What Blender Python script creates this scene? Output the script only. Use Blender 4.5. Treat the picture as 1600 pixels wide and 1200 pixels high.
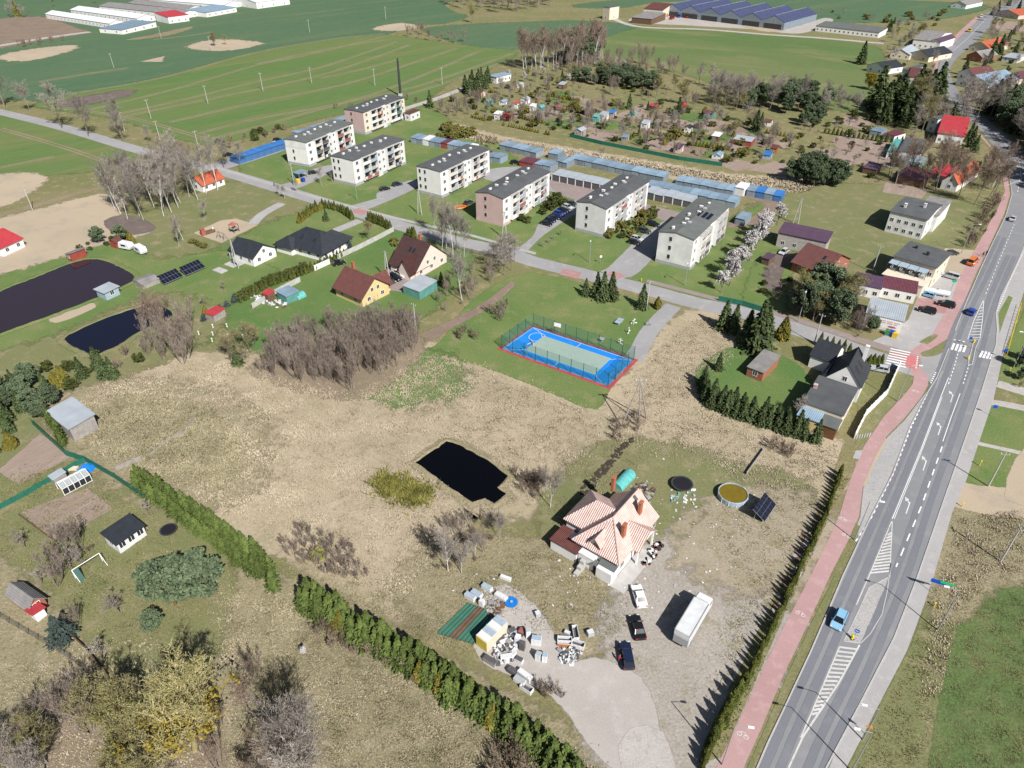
import bpy, math, random
import numpy as np
from mathutils import Vector, Matrix
from mathutils.geometry import tessellate_polygon
for o in list(bpy.data.objects): bpy.data.objects.remove(o)
SC = bpy.context.scene
COL = SC.collection
R = math.radians
# ------------------------------------------------------------------ camera
FPX, PITCH, CAMH = 1110.0, R(35.5), 95.0          # focal length in photo pixels, pitch below the horizon, drone height
cam = bpy.data.cameras.new('camera'); camo = bpy.data.objects.new('camera', cam); COL.objects.link(camo)
cam.sensor_width = 36.0; cam.lens = FPX/1600*36.0; cam.clip_end = 9000; cam.clip_start = 1
camo.location = (0, 0, CAMH); camo.rotation_euler = (math.pi/2-PITCH, 0, 0)
SC.camera = camo
# ------------------------------------------------------------------ sky and sun
SUN_EL, SUN_AZ = R(43.0), R(300.0)                # direction towards the sun, azimuth counted from +X
w = bpy.data.worlds.new('World'); SC.world = w; w.use_nodes = True
nt = w.node_tree; bg = nt.nodes['Background']
sky = nt.nodes.new('ShaderNodeTexSky'); sky.sky_type = 'NISHITA'; sky.sun_disc = False
sky.sun_elevation = SUN_EL; sky.sun_rotation = R(150.0); sky.altitude = 100; sky.air_density = 1.0; sky.dust_density = 1.5
nt.links.new(sky.outputs[0], bg.inputs[0]); bg.inputs[1].default_value = 0.05
sl = bpy.data.lights.new('sun', 'SUN'); sl.energy = 5.0; sl.angle = R(0.5); sl.color = (1.0, 0.965, 0.92)
so = bpy.data.objects.new('sun', sl); COL.objects.link(so)
sd = Vector((math.cos(SUN_AZ)*math.cos(SUN_EL), math.sin(SUN_AZ)*math.cos(SUN_EL), math.sin(SUN_EL)))
so.rotation_euler = sd.to_track_quat('Z', 'Y').to_euler(); so.location = sd*300
vs = SC.view_settings; vs.view_transform = 'Standard'; vs.look = 'None'; vs.exposure = 0.45; vs.gamma = 1.0; vs.use_curve_mapping = False
SC.cycles.max_bounces = 5; SC.cycles.diffuse_bounces = 1; SC.cycles.glossy_bounces = 2; SC.cycles.transparent_max_bounces = 12
SC.cycles.transmission_bounces = 2; SC.cycles.caustics_reflective = False; SC.cycles.caustics_refractive = False
# ------------------------------------------------------------------ geometry helpers
def G(x, y, z=0.0):
    """photo pixel + height above ground -> point in the place (metres)"""
    u, v = (x-800)/FPX, (600-y)/FPX
    cp, sp = math.cos(PITCH), math.sin(PITCH)
    d = Vector((u, cp+v*sp, -sp+v*cp)); t = (CAMH-z)/-d.z
    return Vector((d.x*t, d.y*t, z))
def GL(pts, z=0.0): return [G(p[0], p[1], z) for p in pts]
def ang(a, b): return math.atan2(b.y-a.y, b.x-a.x)
RND = random.Random(7)
FOOT = []        # footprints of buildings (centre, radius): plants keep clear of them
class MB:
    """collects shapes for one mesh"""
    def __init__(s): s.v = []; s.f = []
    def add(s, vs_, fs_):
        n = len(s.v); s.v += [tuple(p) for p in vs_]; s.f += [tuple(i+n for i in f) for f in fs_]; return s
    def box(s, x0, x1, y0, y1, z0, z1):
        return s.add([(x0,y0,z0),(x1,y0,z0),(x1,y1,z0),(x0,y1,z0),(x0,y0,z1),(x1,y0,z1),(x1,y1,z1),(x0,y1,z1)],
                     [(0,3,2,1),(4,5,6,7),(0,1,5,4),(1,2,6,5),(2,3,7,6),(3,0,4,7)])
    def prism(s, poly, z0, z1):
        n = len(poly); a = sum(poly[i][0]*poly[(i+1)%n][1]-poly[(i+1)%n][0]*poly[i][1] for i in range(n))
        if a < 0: poly = poly[::-1]
        return s.add([(p[0],p[1],z0) for p in poly]+[(p[0],p[1],z1) for p in poly],
                     [tuple(range(n))[::-1], tuple(range(n, 2*n))]+[(i,(i+1)%n,n+(i+1)%n,n+i) for i in range(n)])
    def side(s, prof, y0, y1):
        """profile in x,z extruded along y"""
        n = len(prof)
        return s.add([(p[0],y0,p[1]) for p in prof]+[(p[0],y1,p[1]) for p in prof],
                     [tuple(range(n)), tuple(range(n, 2*n))[::-1]]+[((i+1)%n,i,n+i,n+(i+1)%n) for i in range(n)])
    def tube(s, p0, p1, r0, r1=None, n=6):
        r1 = r0 if r1 is None else r1
        p0, p1 = Vector(p0), Vector(p1); d = (p1-p0).normalized()
        a = d.orthogonal().normalized(); b = d.cross(a); vs_ = []
        for p, r in ((p0, r0), (p1, r1)):
            vs_ += [p+(a*math.cos(2*math.pi*i/n)+b*math.sin(2*math.pi*i/n))*r for i in range(n)]
        return s.add(vs_, [(i,(i+1)%n,n+(i+1)%n,n+i) for i in range(n)]+[tuple(range(n))[::-1], tuple(range(n, 2*n))])
    def bar(s, p0, p1, wx, h):
        """upright bar between two points: width wx, from p.z to p.z+h"""
        p0, p1 = Vector(p0), Vector(p1); d = (p1-p0); d.z = 0; n = Vector((-d.y, d.x, 0)).normalized()*wx/2
        q = [p0-n, p1-n, p1+n, p0+n]; up = Vector((0,0,h))
        return s.add(q+[p+up for p in q], [(0,3,2,1),(4,5,6,7),(0,1,5,4),(1,2,6,5),(2,3,7,6),(3,0,4,7)])
    def slab(s, q, t):
        """polygon of 3D points thickened downwards by t"""
        n = len(q); q = [Vector(p) for p in q]
        return s.add(q+[p-Vector((0,0,t)) for p in q], [tuple(range(n)), tuple(range(n, 2*n))[::-1]]+[((i+1)%n,i,n+i,n+(i+1)%n) for i in range(n)])
    def lathe(s, prof, n=16, c=(0,0)):
        k = len(prof); vs_ = []
        for i in range(n):
            a = 2*math.pi*i/n; vs_ += [(c[0]+r*math.cos(a), c[1]+r*math.sin(a), z) for r, z in prof]
        return s.add(vs_, [(i*k+j, ((i+1)%n)*k+j, ((i+1)%n)*k+j+1, i*k+j+1) for i in range(n) for j in range(k-1)])
    def mesh(s, name, m, smooth=False):
        me = bpy.data.meshes.new(name); me.from_pydata(s.v, [], s.f); me.update()
        if m is not None: me.materials.append(M[m] if isinstance(m, str) else m)
        if smooth: me.polygons.foreach_set('use_smooth', [True]*len(me.polygons))
        return me
def npmesh(name, verts, faces, m, smooth=False):
    """verts Nx3, faces Mxk numpy arrays"""
    me = bpy.data.meshes.new(name); k = faces.shape[1]
    me.vertices.add(len(verts)); me.vertices.foreach_set('co', np.ascontiguousarray(verts, dtype=np.float32).ravel())
    me.loops.add(faces.size); me.loops.foreach_set('vertex_index', np.ascontiguousarray(faces, dtype=np.int32).ravel())
    me.polygons.add(len(faces)); me.polygons.foreach_set('loop_start', np.arange(0, faces.size, k, dtype=np.int32))
    me.polygons.foreach_set('loop_total', np.full(len(faces), k, dtype=np.int32))
    me.update(calc_edges=True)
    if m is not None: me.materials.append(M[m] if isinstance(m, str) else m)
    if smooth: me.polygons.foreach_set('use_smooth', [True]*len(me.polygons))
    return me
# ------------------------------------------------------------------ objects
def props(o, label=None, cat=None, group=None, kind=None):
    if label: o['label'] = label
    if cat: o['category'] = cat
    if group: o['group'] = group
    if kind: o['kind'] = kind
    return o
def obj(name, me, parent=None, loc=None, rz=None, scale=None, m=None):
    if isinstance(me, MB): me = me.mesh(name, m); m = None
    o = bpy.data.objects.new(name, me); COL.objects.link(o)
    if parent is not None: o.parent = parent
    if loc is not None: o.location = loc
    if rz: o.rotation_euler = (0, 0, rz)
    if scale is not None: o.scale = scale if hasattr(scale, '__len__') else (scale,)*3
    if m is not None:
        o.material_slots[0].link = 'OBJECT'; o.material_slots[0].material = M[m] if isinstance(m, str) else m
    return o
def thing(name, label, cat, loc=(0,0,0), rz=0, group=None, scale=1):
    e = bpy.data.objects.new(name, None); COL.objects.link(e); e.empty_display_size = .3
    e.location = loc; e.rotation_euler = (0, 0, rz); e.scale = scale if hasattr(scale, '__len__') else (scale,)*3
    return props(e, label, cat, group)
def inst(proto, name, label, cat, loc, rz=0, group=None, scale=1, mats={}):
    """proto: list of (part name, mesh[, sub-parts]); every call makes new objects that share the meshes"""
    if isinstance(proto, bpy.types.Mesh):
        o = obj(name, proto, None, loc, rz, scale, mats.get(name)); return props(o, label, cat, group)
    e = thing(name, label, cat, loc, rz, group, scale)
    for p in proto:
        o = obj(p[0], p[1], e, m=mats.get(p[0]))
        if len(p) > 2:
            for q in p[2]: obj(q[0], q[1], o, m=mats.get(q[0]))
    return e
# ------------------------------------------------------------------ materials
M = {}
def nodes_of(name):
    m = bpy.data.materials.new(name); m.use_nodes = True; n = m.node_tree
    return m, n, n.nodes['Principled BSDF']
def lin(c): return (c[0], c[1], c[2], 1)
def mat(name, col, rough=.75, var=.15, scale=1.5, col2=None, bump=0.0, metal=0.0, spec=.3, wave=None, rnd=.0, stripe=None):
    m, n, b = nodes_of(name); L = n.links.new
    tc = n.nodes.new('ShaderNodeTexCoord')
    nz = n.nodes.new('ShaderNodeTexNoise'); nz.inputs['Scale'].default_value = scale; nz.inputs['Detail'].default_value = 4
    L(tc.outputs['Object'], nz.inputs['Vector'])
    rp = n.nodes.new('ShaderNodeValToRGB')
    c2 = col2 if col2 else tuple(min(1, c*(1+var)) for c in col)
    rp.color_ramp.elements[0].position = .3; rp.color_ramp.elements[1].position = .7
    rp.color_ramp.elements[0].color = lin(tuple(c*(1-var) for c in col)); rp.color_ramp.elements[1].color = lin(c2)
    L(nz.outputs['Fac'], rp.inputs['Fac']); out = rp.outputs['Color']
    if rnd:
        oi = n.nodes.new('ShaderNodeObjectInfo'); hs = n.nodes.new('ShaderNodeHueSaturation')
        mr = n.nodes.new('ShaderNodeMapRange'); mr.inputs['To Min'].default_value = 1-rnd; mr.inputs['To Max'].default_value = 1+rnd
        L(oi.outputs['Random'], mr.inputs['Value']); L(mr.outputs[0], hs.inputs['Value']); L(out, hs.inputs['Color']); out = hs.outputs['Color']
    hgt = None
    if wave:     # (axis index, period m, depth): ribs of tiles or sheet metal
        sx = n.nodes.new('ShaderNodeSeparateXYZ'); L(tc.outputs['Object'], sx.inputs[0])
        mm = n.nodes.new('ShaderNodeMath'); mm.operation = 'MULTIPLY'; mm.inputs[1].default_value = 2*math.pi/wave[1]
        L(sx.outputs[wave[0]], mm.inputs[0]); sn = n.nodes.new('ShaderNodeMath'); sn.operation = 'SINE'; L(mm.outputs[0], sn.inputs[0]); hgt = sn.outputs[0]
    if bump and hgt is None: hgt = nz.outputs['Fac']
    if hgt is not None:
        bp = n.nodes.new('ShaderNodeBump'); bp.inputs['Distance'].default_value = bump or wave[2]; bp.inputs['Strength'].default_value = 1 if wave else .6
        L(hgt, bp.inputs['Height']); L(bp.outputs[0], b.inputs['Normal'])
    L(out, b.inputs['Base Color'])
    b.inputs['Roughness'].default_value = rough; b.inputs['Metallic'].default_value = metal; b.inputs['Specular IOR Level'].default_value = spec
    M[name] = m; return m
def gmat(name, c0, c1, c2, big=.03, mid=.35, fine=3.0, fk=.35, c2lo=.52, c2hi=.68, edge=True, ek=1.9, bump=.15, stretch=None, rough=.95, tracks=None, c3=None):
    """ground: two colours by broad patches, a third by medium ones, fine grain, ragged border from the edge attribute"""
    m, n, b = nodes_of(name); L = n.links.new; N = n.nodes.new
    geo = N('ShaderNodeNewGeometry'); vec = geo.outputs['Position']
    if stretch:
        mp = N('ShaderNodeMapping'); mp.vector_type = 'TEXTURE'; mp.inputs['Rotation'].default_value = (0,0,stretch[0]); mp.inputs['Scale'].default_value = (stretch[1],1,1)
        L(vec, mp.inputs[0]); vec = mp.outputs[0]
    def noise(s, d=5, ro=.6):
        z = N('ShaderNodeTexNoise'); z.inputs['Scale'].default_value = s; z.inputs['Detail'].default_value = d; z.inputs['Roughness'].default_value = ro
        L(vec, z.inputs['Vector']); return z.outputs['Fac']
    def ramp(f, lo, hi):
        z = N('ShaderNodeMapRange'); z.inputs['From Min'].default_value = lo; z.inputs['From Max'].default_value = hi; L(f, z.inputs['Value']); return z.outputs[0]
    def mix(f, a, c, t='MIX'):
        z = N('ShaderNodeMix'); z.data_type = 'RGBA'; z.blend_type = t
        if hasattr(f, 'node'): L(f, z.inputs['Factor'])
        else: z.inputs['Factor'].default_value = f
        for i, q in ((6, a), (7, c)):
            if hasattr(q, 'node'): L(q, z.inputs[i])
            else: z.inputs[i].default_value = lin(q)
        return z.outputs[2]
    nb, nm, nf = noise(big), noise(mid, 6, .65), noise(fine, 4, .7)
    col = mix(ramp(nb, .38, .62), c0, c1)
    col = mix(ramp(nm, c2lo, c2hi), col, c2)
    if c3: col = mix(ramp(noise(mid*2.7, 4), .56, .72), col, c3)
    g = N('ShaderNodeMapRange'); g.inputs['From Min'].default_value = .25; g.inputs['From Max'].default_value = .75
    g.inputs['To Min'].default_value = 1-fk; g.inputs['To Max'].default_value = 1+fk; L(nf, g.inputs['Value'])
    cc = N('ShaderNodeCombineColor'); [L(g.outputs[0], cc.inputs[i]) for i in range(3)]
    col = mix(1.0, col, cc.outputs[0], 'MULTIPLY')
    L(col, b.inputs['Base Color']); b.inputs['Roughness'].default_value = rough; b.inputs['Specular IOR Level'].default_value = .15
    if bump:
        bp = N('ShaderNodeBump'); bp.inputs['Distance'].default_value = bump; bp.inputs['Strength'].default_value = .8; L(nf, bp.inputs['Height']); L(bp.outputs[0], b.inputs['Normal'])
    if edge:
        at = N('ShaderNodeAttribute'); at.attribute_name = 'e'
        en = N('ShaderNodeTexNoise'); en.inputs['Scale'].default_value = .33; en.inputs['Detail'].default_value = 9; en.inputs['Roughness'].default_value = .7; L(geo.outputs['Position'], en.inputs['Vector'])
        a = N('ShaderNodeMath'); a.operation = 'MULTIPLY_ADD'; L(en.outputs['Fac'], a.inputs[0]); a.inputs[1].default_value = ek; a.inputs[2].default_value = -ek/2
        s = N('ShaderNodeMath'); s.operation = 'ADD'; L(a.outputs[0], s.inputs[0]); L(at.outputs['Fac'], s.inputs[1])
        al = ramp(s.outputs[0], .36, .64); tr = N('ShaderNodeBsdfTransparent'); mx = N('ShaderNodeMixShader')
        L(al, mx.inputs[0]); L(tr.outputs[0], mx.inputs[1]); L(b.outputs[0], mx.inputs[2])
        L(mx.outputs[0], n.nodes['Material Output'].inputs['Surface'])
    M[name] = m; return m
# ------------------------------------------------------------------ ground sheets
LV = {}
def outline(pts, smooth, step):
    n = len(pts); out = []
    for i in range(n):
        p0, p1, p2, p3 = pts[i-1], pts[i], pts[(i+1)%n], pts[(i+2)%n]
        k = max(1, min(40, int((p2-p1).length/step)))
        for j in range(k):
            t = j/k
            if smooth:
                q = .5*((2*p1)+(p2-p0)*t+(2*p0-5*p1+4*p2-p3)*t*t+(3*p1-p0-3*p2+p3)*t**3)
            else: q = p1.lerp(p2, t)
            out.append(q)
    return out
def patch(name, m, pts, lv, soft=0.0, smooth=False, step=2.5, world=False, jit=0.0, parent=None, kind='structure'):
    """flat sheet of one kind of ground; pts are photo pixels unless world"""
    if m.startswith('g_') and smooth and soft > 1: soft *= 2.6
    P = [Vector((p[0], p[1], 0)) for p in pts] if world else GL(pts)
    if soft or smooth: P = outline(P, smooth, step)
    a = sum(P[i-1].x*P[i].y-P[i].x*P[i-1].y for i in range(len(P)))
    if a < 0: P = P[::-1]
    k = LV.get(lv, 0); LV[lv] = k+1; z = lv*.006+k*.0001
    n = len(P)
    if jit: P = [p+Vector((RND.uniform(-jit, jit), RND.uniform(-jit, jit), 0)) for p in P]
    tris = tessellate_polygon([P]); vs_ = [(p.x, p.y, z) for p in P]; fs_ = [tuple(t) for t in tris]; e = [1.0]*n
    if soft:
        for i in range(n):
            d = (P[(i+1)%n]-P[i-1]); nn = Vector((d.y, -d.x, 0)); nn = nn.normalized() if nn.length > 1e-6 else Vector((0,0,0))
            q = P[i]+nn*soft; vs_.append((q.x, q.y, z)); e.append(0.0)
        fs_ += [(i, n+i, n+(i+1)%n, (i+1)%n) for i in range(n)]
    me = bpy.data.meshes.new(name); me.from_pydata(vs_, [], fs_); me.update()
    # every face looks up
    me.materials.append(M[m])
    at = me.attributes.new('e', 'FLOAT', 'POINT'); at.data.foreach_set('value', e)
    o = obj(name, me, parent)
    if parent is None: o['kind'] = kind
    return o
def strip(name, m, line, width, lv, soft=0.0, smooth=True, world=False, **kw):
    """band of constant width (metres) along a line of photo pixels"""
    P = [Vector((p[0], p[1], 0)) for p in line] if world else GL(line)
    if smooth and len(P) > 2:
        Q = []
        for i in range(len(P)-1):
            p0, p1, p2, p3 = P[max(i-1, 0)], P[i], P[i+1], P[min(i+2, len(P)-1)]
            for j in range(6):
                t = j/6; Q.append(.5*((2*p1)+(p2-p0)*t+(2*p0-5*p1+4*p2-p3)*t*t+(3*p1-p0-3*p2+p3)*t**3))
        P = Q+[P[-1]]
    l, r = [], []
    for i, p in enumerate(P):
        d = P[min(i+1, len(P)-1)]-P[max(i-1, 0)]; nn = Vector((-d.y, d.x, 0)).normalized()*width/2
        l.append(p+nn); r.append(p-nn)
    return patch(name, m, [(q.x, q.y) for q in l+r[::-1]], lv, soft, False, world=True, **kw)
# ================================================================== GROUND
gmat('g_rough', (.20,.18,.09), (.155,.16,.068), (.275,.23,.135), .035, .3, 2.2, .35)
gmat('g_dry', (.385,.32,.225), (.325,.275,.185), (.235,.22,.13), .05, .12, 1.6, .2, .55, .78, bump=.08, c3=(.43,.36,.265))
gmat('g_dry_low', (.275,.235,.15), (.235,.21,.125), (.33,.28,.19), .06, .35, 2.4, .38, bump=.25, c3=(.165,.16,.075))
gmat('g_lawn', (.105,.165,.05), (.15,.185,.066), (.22,.205,.10), .05, .16, 2.5, .28, .52, .74, bump=.06)
gmat('g_lawn_bright', (.085,.155,.045), (.12,.17,.055), (.18,.175,.08), .06, .22, 2.5, .26, .56, .78, bump=.05)
gmat('g_lawn_dull', (.18,.175,.085), (.15,.165,.07), (.255,.22,.135), .06, .25, 2.5, .28, .52, .7, bump=.08)
gmat('g_field_dark', (.070,.128,.070), (.082,.138,.072), (.115,.15,.08), .012, .05, .8, .18, .5, .72, bump=.03, stretch=(R(40),6))
gmat('g_field', (.095,.16,.05), (.13,.168,.06), (.165,.17,.07), .012, .045, .6, .16, .52, .72, bump=.03, stretch=(R(41),7))
gmat('g_field_olive', (.135,.165,.065), (.095,.15,.05), (.20,.19,.09), .012, .03, .7, .15, .5, .7, bump=.03, stretch=(R(-30),3))
gmat('g_field_near', (.085,.135,.045), (.105,.15,.052), (.155,.165,.075), .05, .25, 2.2, .4, .5, .75, bump=.08)
gmat('g_track', (.24,.20,.13), (.20,.175,.10), (.14,.145,.06), .05, .4, 2, .3, .55, .75)
gmat('g_dirt', (.225,.17,.13), (.19,.145,.11), (.25,.20,.16), .08, .4, 3.0, .22, bump=.06)
gmat('g_earth', (.33,.28,.215), (.29,.25,.18), (.24,.215,.13), .08, .3, 2.6, .25, bump=.06)
gmat('g_plough', (.29,.225,.185), (.26,.20,.165), (.32,.26,.215), .08, .4, 3.0, .22, bump=.12, stretch=(R(57),8))
gmat('g_dirt_dark', (.13,.105,.095), (.155,.12,.11), (.18,.15,.12), .1, .4, 3.0, .3, bump=.1)
gmat('g_sand', (.41,.335,.245), (.37,.305,.225), (.33,.285,.225), .03, .12, 3.0, .12, bump=.03)
gmat('g_gravel', (.34,.31,.275), (.30,.27,.235), (.22,.20,.13), .07, .3, 2.6, .3, .55, .7, bump=.1, c3=(.36,.34,.32))
gmat('g_yard', (.395,.365,.335), (.35,.325,.30), (.43,.40,.375), .08, .3, 5.0, .14, bump=.03)
gmat('g_yard_pale', (.42,.395,.37), (.38,.355,.33), (.33,.305,.28), .2, .8, 4.0, .2, bump=.06)
gmat('asphalt', (.225,.228,.24), (.205,.21,.22), (.25,.25,.255), .05, .25, 9.0, .1, bump=.008, edge=False, rough=.85)
gmat('asphalt_tracks', (.175,.18,.20), (.165,.17,.19), (.195,.20,.215), .08, .4, 9.0, .1, bump=.008, ek=.8, rough=.8)
gmat('asphalt_old', (.30,.295,.295), (.27,.265,.27), (.34,.33,.325), .06, .3, 6.0, .14, bump=.01, ek=.9)
gmat('paving', (.36,.35,.345), (.33,.32,.315), (.40,.385,.375), .1, .6, 7.0, .12, bump=.015, ek=.6)
gmat('cobble', (.33,.325,.32), (.37,.36,.35), (.28,.28,.275), .1, 1.2, 5.0, .3, bump=.05, edge=False)
gmat('path_red', (.40,.255,.25), (.365,.23,.225), (.43,.29,.285), .08, .5, 8.0, .12, bump=.01, edge=False)
gmat('paver_brown', (.27,.215,.205), (.24,.20,.19), (.31,.255,.24), .1, .5, 6.0, .16, bump=.02, ek=.5)
gmat('paver_red', (.36,.20,.19), (.33,.19,.18), (.39,.26,.25), .1, .5, 6.0, .16, bump=.02, ek=.5)
gmat('crossing_red', (.50,.17,.165), (.46,.155,.15), (.50,.23,.22), .2, .8, 6.0, .1, bump=0, edge=False)
gmat('kerb', (.42,.41,.40), (.38,.37,.36), (.46,.45,.44), .3, .9, 6.0, .1, bump=.01, edge=False)
gmat('paint_white', (.78,.78,.78), (.70,.70,.70), (.58,.58,.57), .2, 1.4, 8.0, .08, .56, .7, bump=0, edge=False, rough=.7)
gmat('paint_arrow', (.66,.66,.65), (.58,.58,.57), (.42,.42,.42), .2, 1.8, 8.0, .1, .5, .66, bump=0, edge=False, rough=.7)
gmat('paint_worn', (.58,.57,.55), (.50,.49,.47), (.40,.39,.37), .2, 1.4, 8.0, .08, .5, .7, bump=0, edge=False, rough=.7)
gmat('court_blue', (.012,.19,.60), (.014,.205,.62), (.03,.22,.60), .1, .5, 6.0, .06, bump=0, edge=False, rough=.8)
gmat('court_green', (.26,.34,.30), (.28,.355,.31), (.23,.315,.285), .1, .5, 6.0, .06, bump=0, edge=False, rough=.8)
gmat('court_red', (.38,.06,.055), (.35,.055,.05), (.42,.09,.08), .1, .5, 6.0, .08, bump=0, edge=False, rough=.8)
gmat('thicket_floor', (.24,.19,.14), (.20,.165,.115), (.29,.235,.15), .1, .4, 3.0, .35, bump=.2)
def water(name, col, rough):
    m, n, b = nodes_of(name); b.inputs['Base Color'].default_value = lin(col); b.inputs['Roughness'].default_value = rough; b.inputs['IOR'].default_value = 1.33
    z = n.nodes.new('ShaderNodeTexNoise'); z.inputs['Scale'].default_value = 1.6; bp = n.nodes.new('ShaderNodeBump'); bp.inputs['Distance'].default_value = .02; bp.inputs['Strength'].default_value = .25
    g = n.nodes.new('ShaderNodeNewGeometry'); n.links.new(g.outputs['Position'], z.inputs['Vector']); n.links.new(z.outputs[0], bp.inputs['Height']); n.links.new(bp.outputs[0], b.inputs['Normal']); M[name] = m
water('water_black', (.002,.002,.003), .04); water('water_brown', (.030,.020,.028), .05); water('water_blue', (.008,.009,.02), .05)

patch('ground', 'g_rough', [(-3000,-600),(3000,-600),(3000,5200),(-3000,5200)], 0, world=True)
# ---- far fields
patch('wheat_field', 'g_field_dark', [(-420,175),(0,152),(60,158),(100,149),(250,121),(400,81),(520,61),(600,53),(640,40),(690,36),(725,25),(690,10),(660,-40),(400,-120),(-500,-100)], 1, 2.5, True, 12)
patch('striped_field', 'g_field', [(60,164),(100,151),(250,123),(400,83),(560,58),(620,58),(700,69),(790,78),(798,88),(740,115),(690,138),(655,155),(600,168),(520,178),(420,203),(330,224),(285,214),(180,182)], 1, 2.5, True, 10)
patch('stubble_field', 'g_field_dark', [(668,46),(740,38),(830,35),(910,33),(1010,44),(950,62),(860,74),(800,76),(720,66)], 1, 2.5, True, 10)
patch('pasture_field', 'g_field_olive', [(1000,45),(1060,45),(1200,56),(1340,68),(1372,82),(1372,120),(1378,150),(1340,178),(1290,165),(1240,142),(1160,140),(1080,122),(1040,108),(960,88),(930,70)], 1, 2.5, True, 10)
patch('horizon_field', 'g_field_dark', [(900,8),(1060,-6),(1250,-4),(1480,4),(1540,10),(1450,30),(1250,34),(1255,15),(1050,2),(960,12)], 1, 3, True, 12)
patch('roadside_field', 'g_field', [(-160,165),(0,184),(95,206),(205,240),(165,262),(90,270),(0,281),(-200,290)], 1, 2, True, 8)
patch('corner_field', 'g_field_near', [(1475,1075),(1490,1010),(1512,955),(1545,920),(1600,912),(1900,900),(2100,1500),(1440,1500),(1442,1300),(1462,1150)], 1, 1.6, True, 4)
patch('bare_field', 'g_dirt', [(-120,40),(0,30),(60,27),(115,45),(130,52),(60,62),(0,74),(-120,80)], 2, 3, True, 12)
patch('bare_patch', 'g_sand', [(5,88),(50,78),(112,72),(100,80),(40,94)], 2, 3, True, 8)
patch('bare_patch', 'g_sand', [(300,73),(340,63),(405,68),(380,74),(340,78)], 2, 3, True, 8)
patch('bare_patch', 'g_sand', [(225,96),(255,89),(250,96)], 2, 2, True, 8)
patch('bare_patch', 'g_dirt_dark', [(100,158),(150,150),(205,141),(190,150),(130,162),(105,165)], 2, 3, True, 8)
patch('bare_patch', 'g_sand', [(588,45),(625,37),(648,42),(620,47)], 2, 3, True, 8)
patch('factory_yard', 'g_yard', [(985,34),(1010,22),(1050,20),(1225,40),(1260,36),(1290,28),(1300,34),(1250,52),(1180,46),(1080,40)], 3, .8, True, 6)
strip('farm_track', 'g_yard_pale', [(960,30),(1000,42),(1100,46),(1200,54),(1290,60),(1380,68)], 4, 4, 1.2)
patch('bare_patch', 'g_sand', [(1165,40),(1200,37),(1228,42),(1200,49)], 4, 2, True, 5)
patch('bare_patch', 'g_track', [(200,62),(240,55),(300,42),(260,55)], 2, 2, True, 8)
for ln in ([(132,173),(270,140),(400,102),(475,87),(605,56)], [(176,180),(290,155),(400,128),(512,102),(620,65)], [(186,184),(300,160),(400,140),(520,112),(640,70)],
           [(265,191),(400,160),(537,132),(640,100),(715,75)], [(310,209),(400,186),(550,157),(660,118),(750,79)], [(315,221),(400,199),(540,160),(662,132),(800,84)],
           [(632,149),(700,128),(790,96)], [(66,165),(180,180),(250,196),(320,217)], [(500,122),(560,110),(625,92)], [(400,100),(520,75),(605,62)],
           [(60,128),(120,118),(200,106)], [(240,62),(300,55),(330,50)], [(0,201),(60,218),(130,240),(185,262)], [(0,262),(40,254),(85,245)], [(100,148),(250,122),(400,82),(520,61),(600,53)]):
    for s_ in (-1, 1):
        P = GL(ln); off = 1.0*s_
        Q = []
        for i, p in enumerate(P):
            d = P[min(i+1, len(P)-1)]-P[max(i-1, 0)]; nn = Vector((-d.y, d.x, 0)).normalized()*off; Q.append(((p+nn).x, (p+nn).y))
        strip('tractor_track', 'g_track', Q, .65, 3, .55, world=True, step=6)
# ---- grass and meadow around the houses
patch('allotment_grass', 'g_rough', [(690,150),(740,118),(830,105),(960,95),(1060,118),(1160,150),(1290,175),(1400,190),(1560,240),(1580,300),(1330,330),(1240,300),(1050,262),(900,240),(780,215),(690,188)], 1, 3, True, 6)
patch('reed_strip', 'g_dry', [(690,192),(780,215),(880,232),(1000,252),(1140,275),(1240,280),(1285,285),(1250,303),(1180,293),(1080,280),(950,258),(820,232),(740,222),(690,208)], 2, 2.5, True, 5)
patch('block_lawn', 'g_lawn', [(385,250),(440,232),(530,195),(640,165),(700,190),(690,210),(760,215),(800,250),(880,300),(960,330),(1060,330),(1140,345),(1200,320),(1245,310),(1230,380),(1215,440),(1200,480),(1120,470),(970,428),(835,398),(740,368),(600,338),(480,308),(395,275)], 2, 1.6, True, 4)
patch('block_lawn_dry', 'g_lawn_dull', [(1180,330),(1250,305),(1310,290),(1400,330),(1350,380),(1290,420),(1230,430),(1180,470),(1120,440),(1130,380)], 1, 3, True, 5)
patch('ruin_meadow', 'g_lawn_dull', [(1245,305),(1330,290),(1420,300),(1520,318),(1545,345),(1500,400),(1440,400),(1340,440),(1260,390),(1205,350)], 2, 2.5, True, 5)
patch('court_lawn', 'g_lawn', [(690,535),(740,470),(810,430),(860,432),(1000,470),(1035,486),(1000,530),(988,560),(950,606),(932,638),(880,620),(780,580),(672,546)], 3, 1.0, True, 4)
patch('wet_grass', 'g_lawn_bright', [(590,575),(640,560),(690,575),(700,600),(660,612),(600,610)], 3, 4, True, 3)
patch('house_lawn', 'g_lawn_bright', [(360,500),(380,470),(455,440),(540,385),(570,372),(620,355),(690,375),(730,400),(720,430),(690,460),(660,490),(640,505),(560,512),(480,540),(400,545)], 2, 1.6, True, 4)
patch('house_lawn', 'g_lawn', [(335,355),(420,330),(470,318),(560,335),(610,355),(560,380),(470,420),(400,440),(340,465),(250,470),(250,400),(300,390)], 2, 2, True, 4)
patch('pond_lawn', 'g_lawn', [(-60,540),(0,430),(110,400),(190,375),(240,372),(280,405),(340,395),(420,425),(380,455),(330,475),(320,530),(250,545),(200,580),(60,600),(-60,600)], 2, 2, True, 4)
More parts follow.
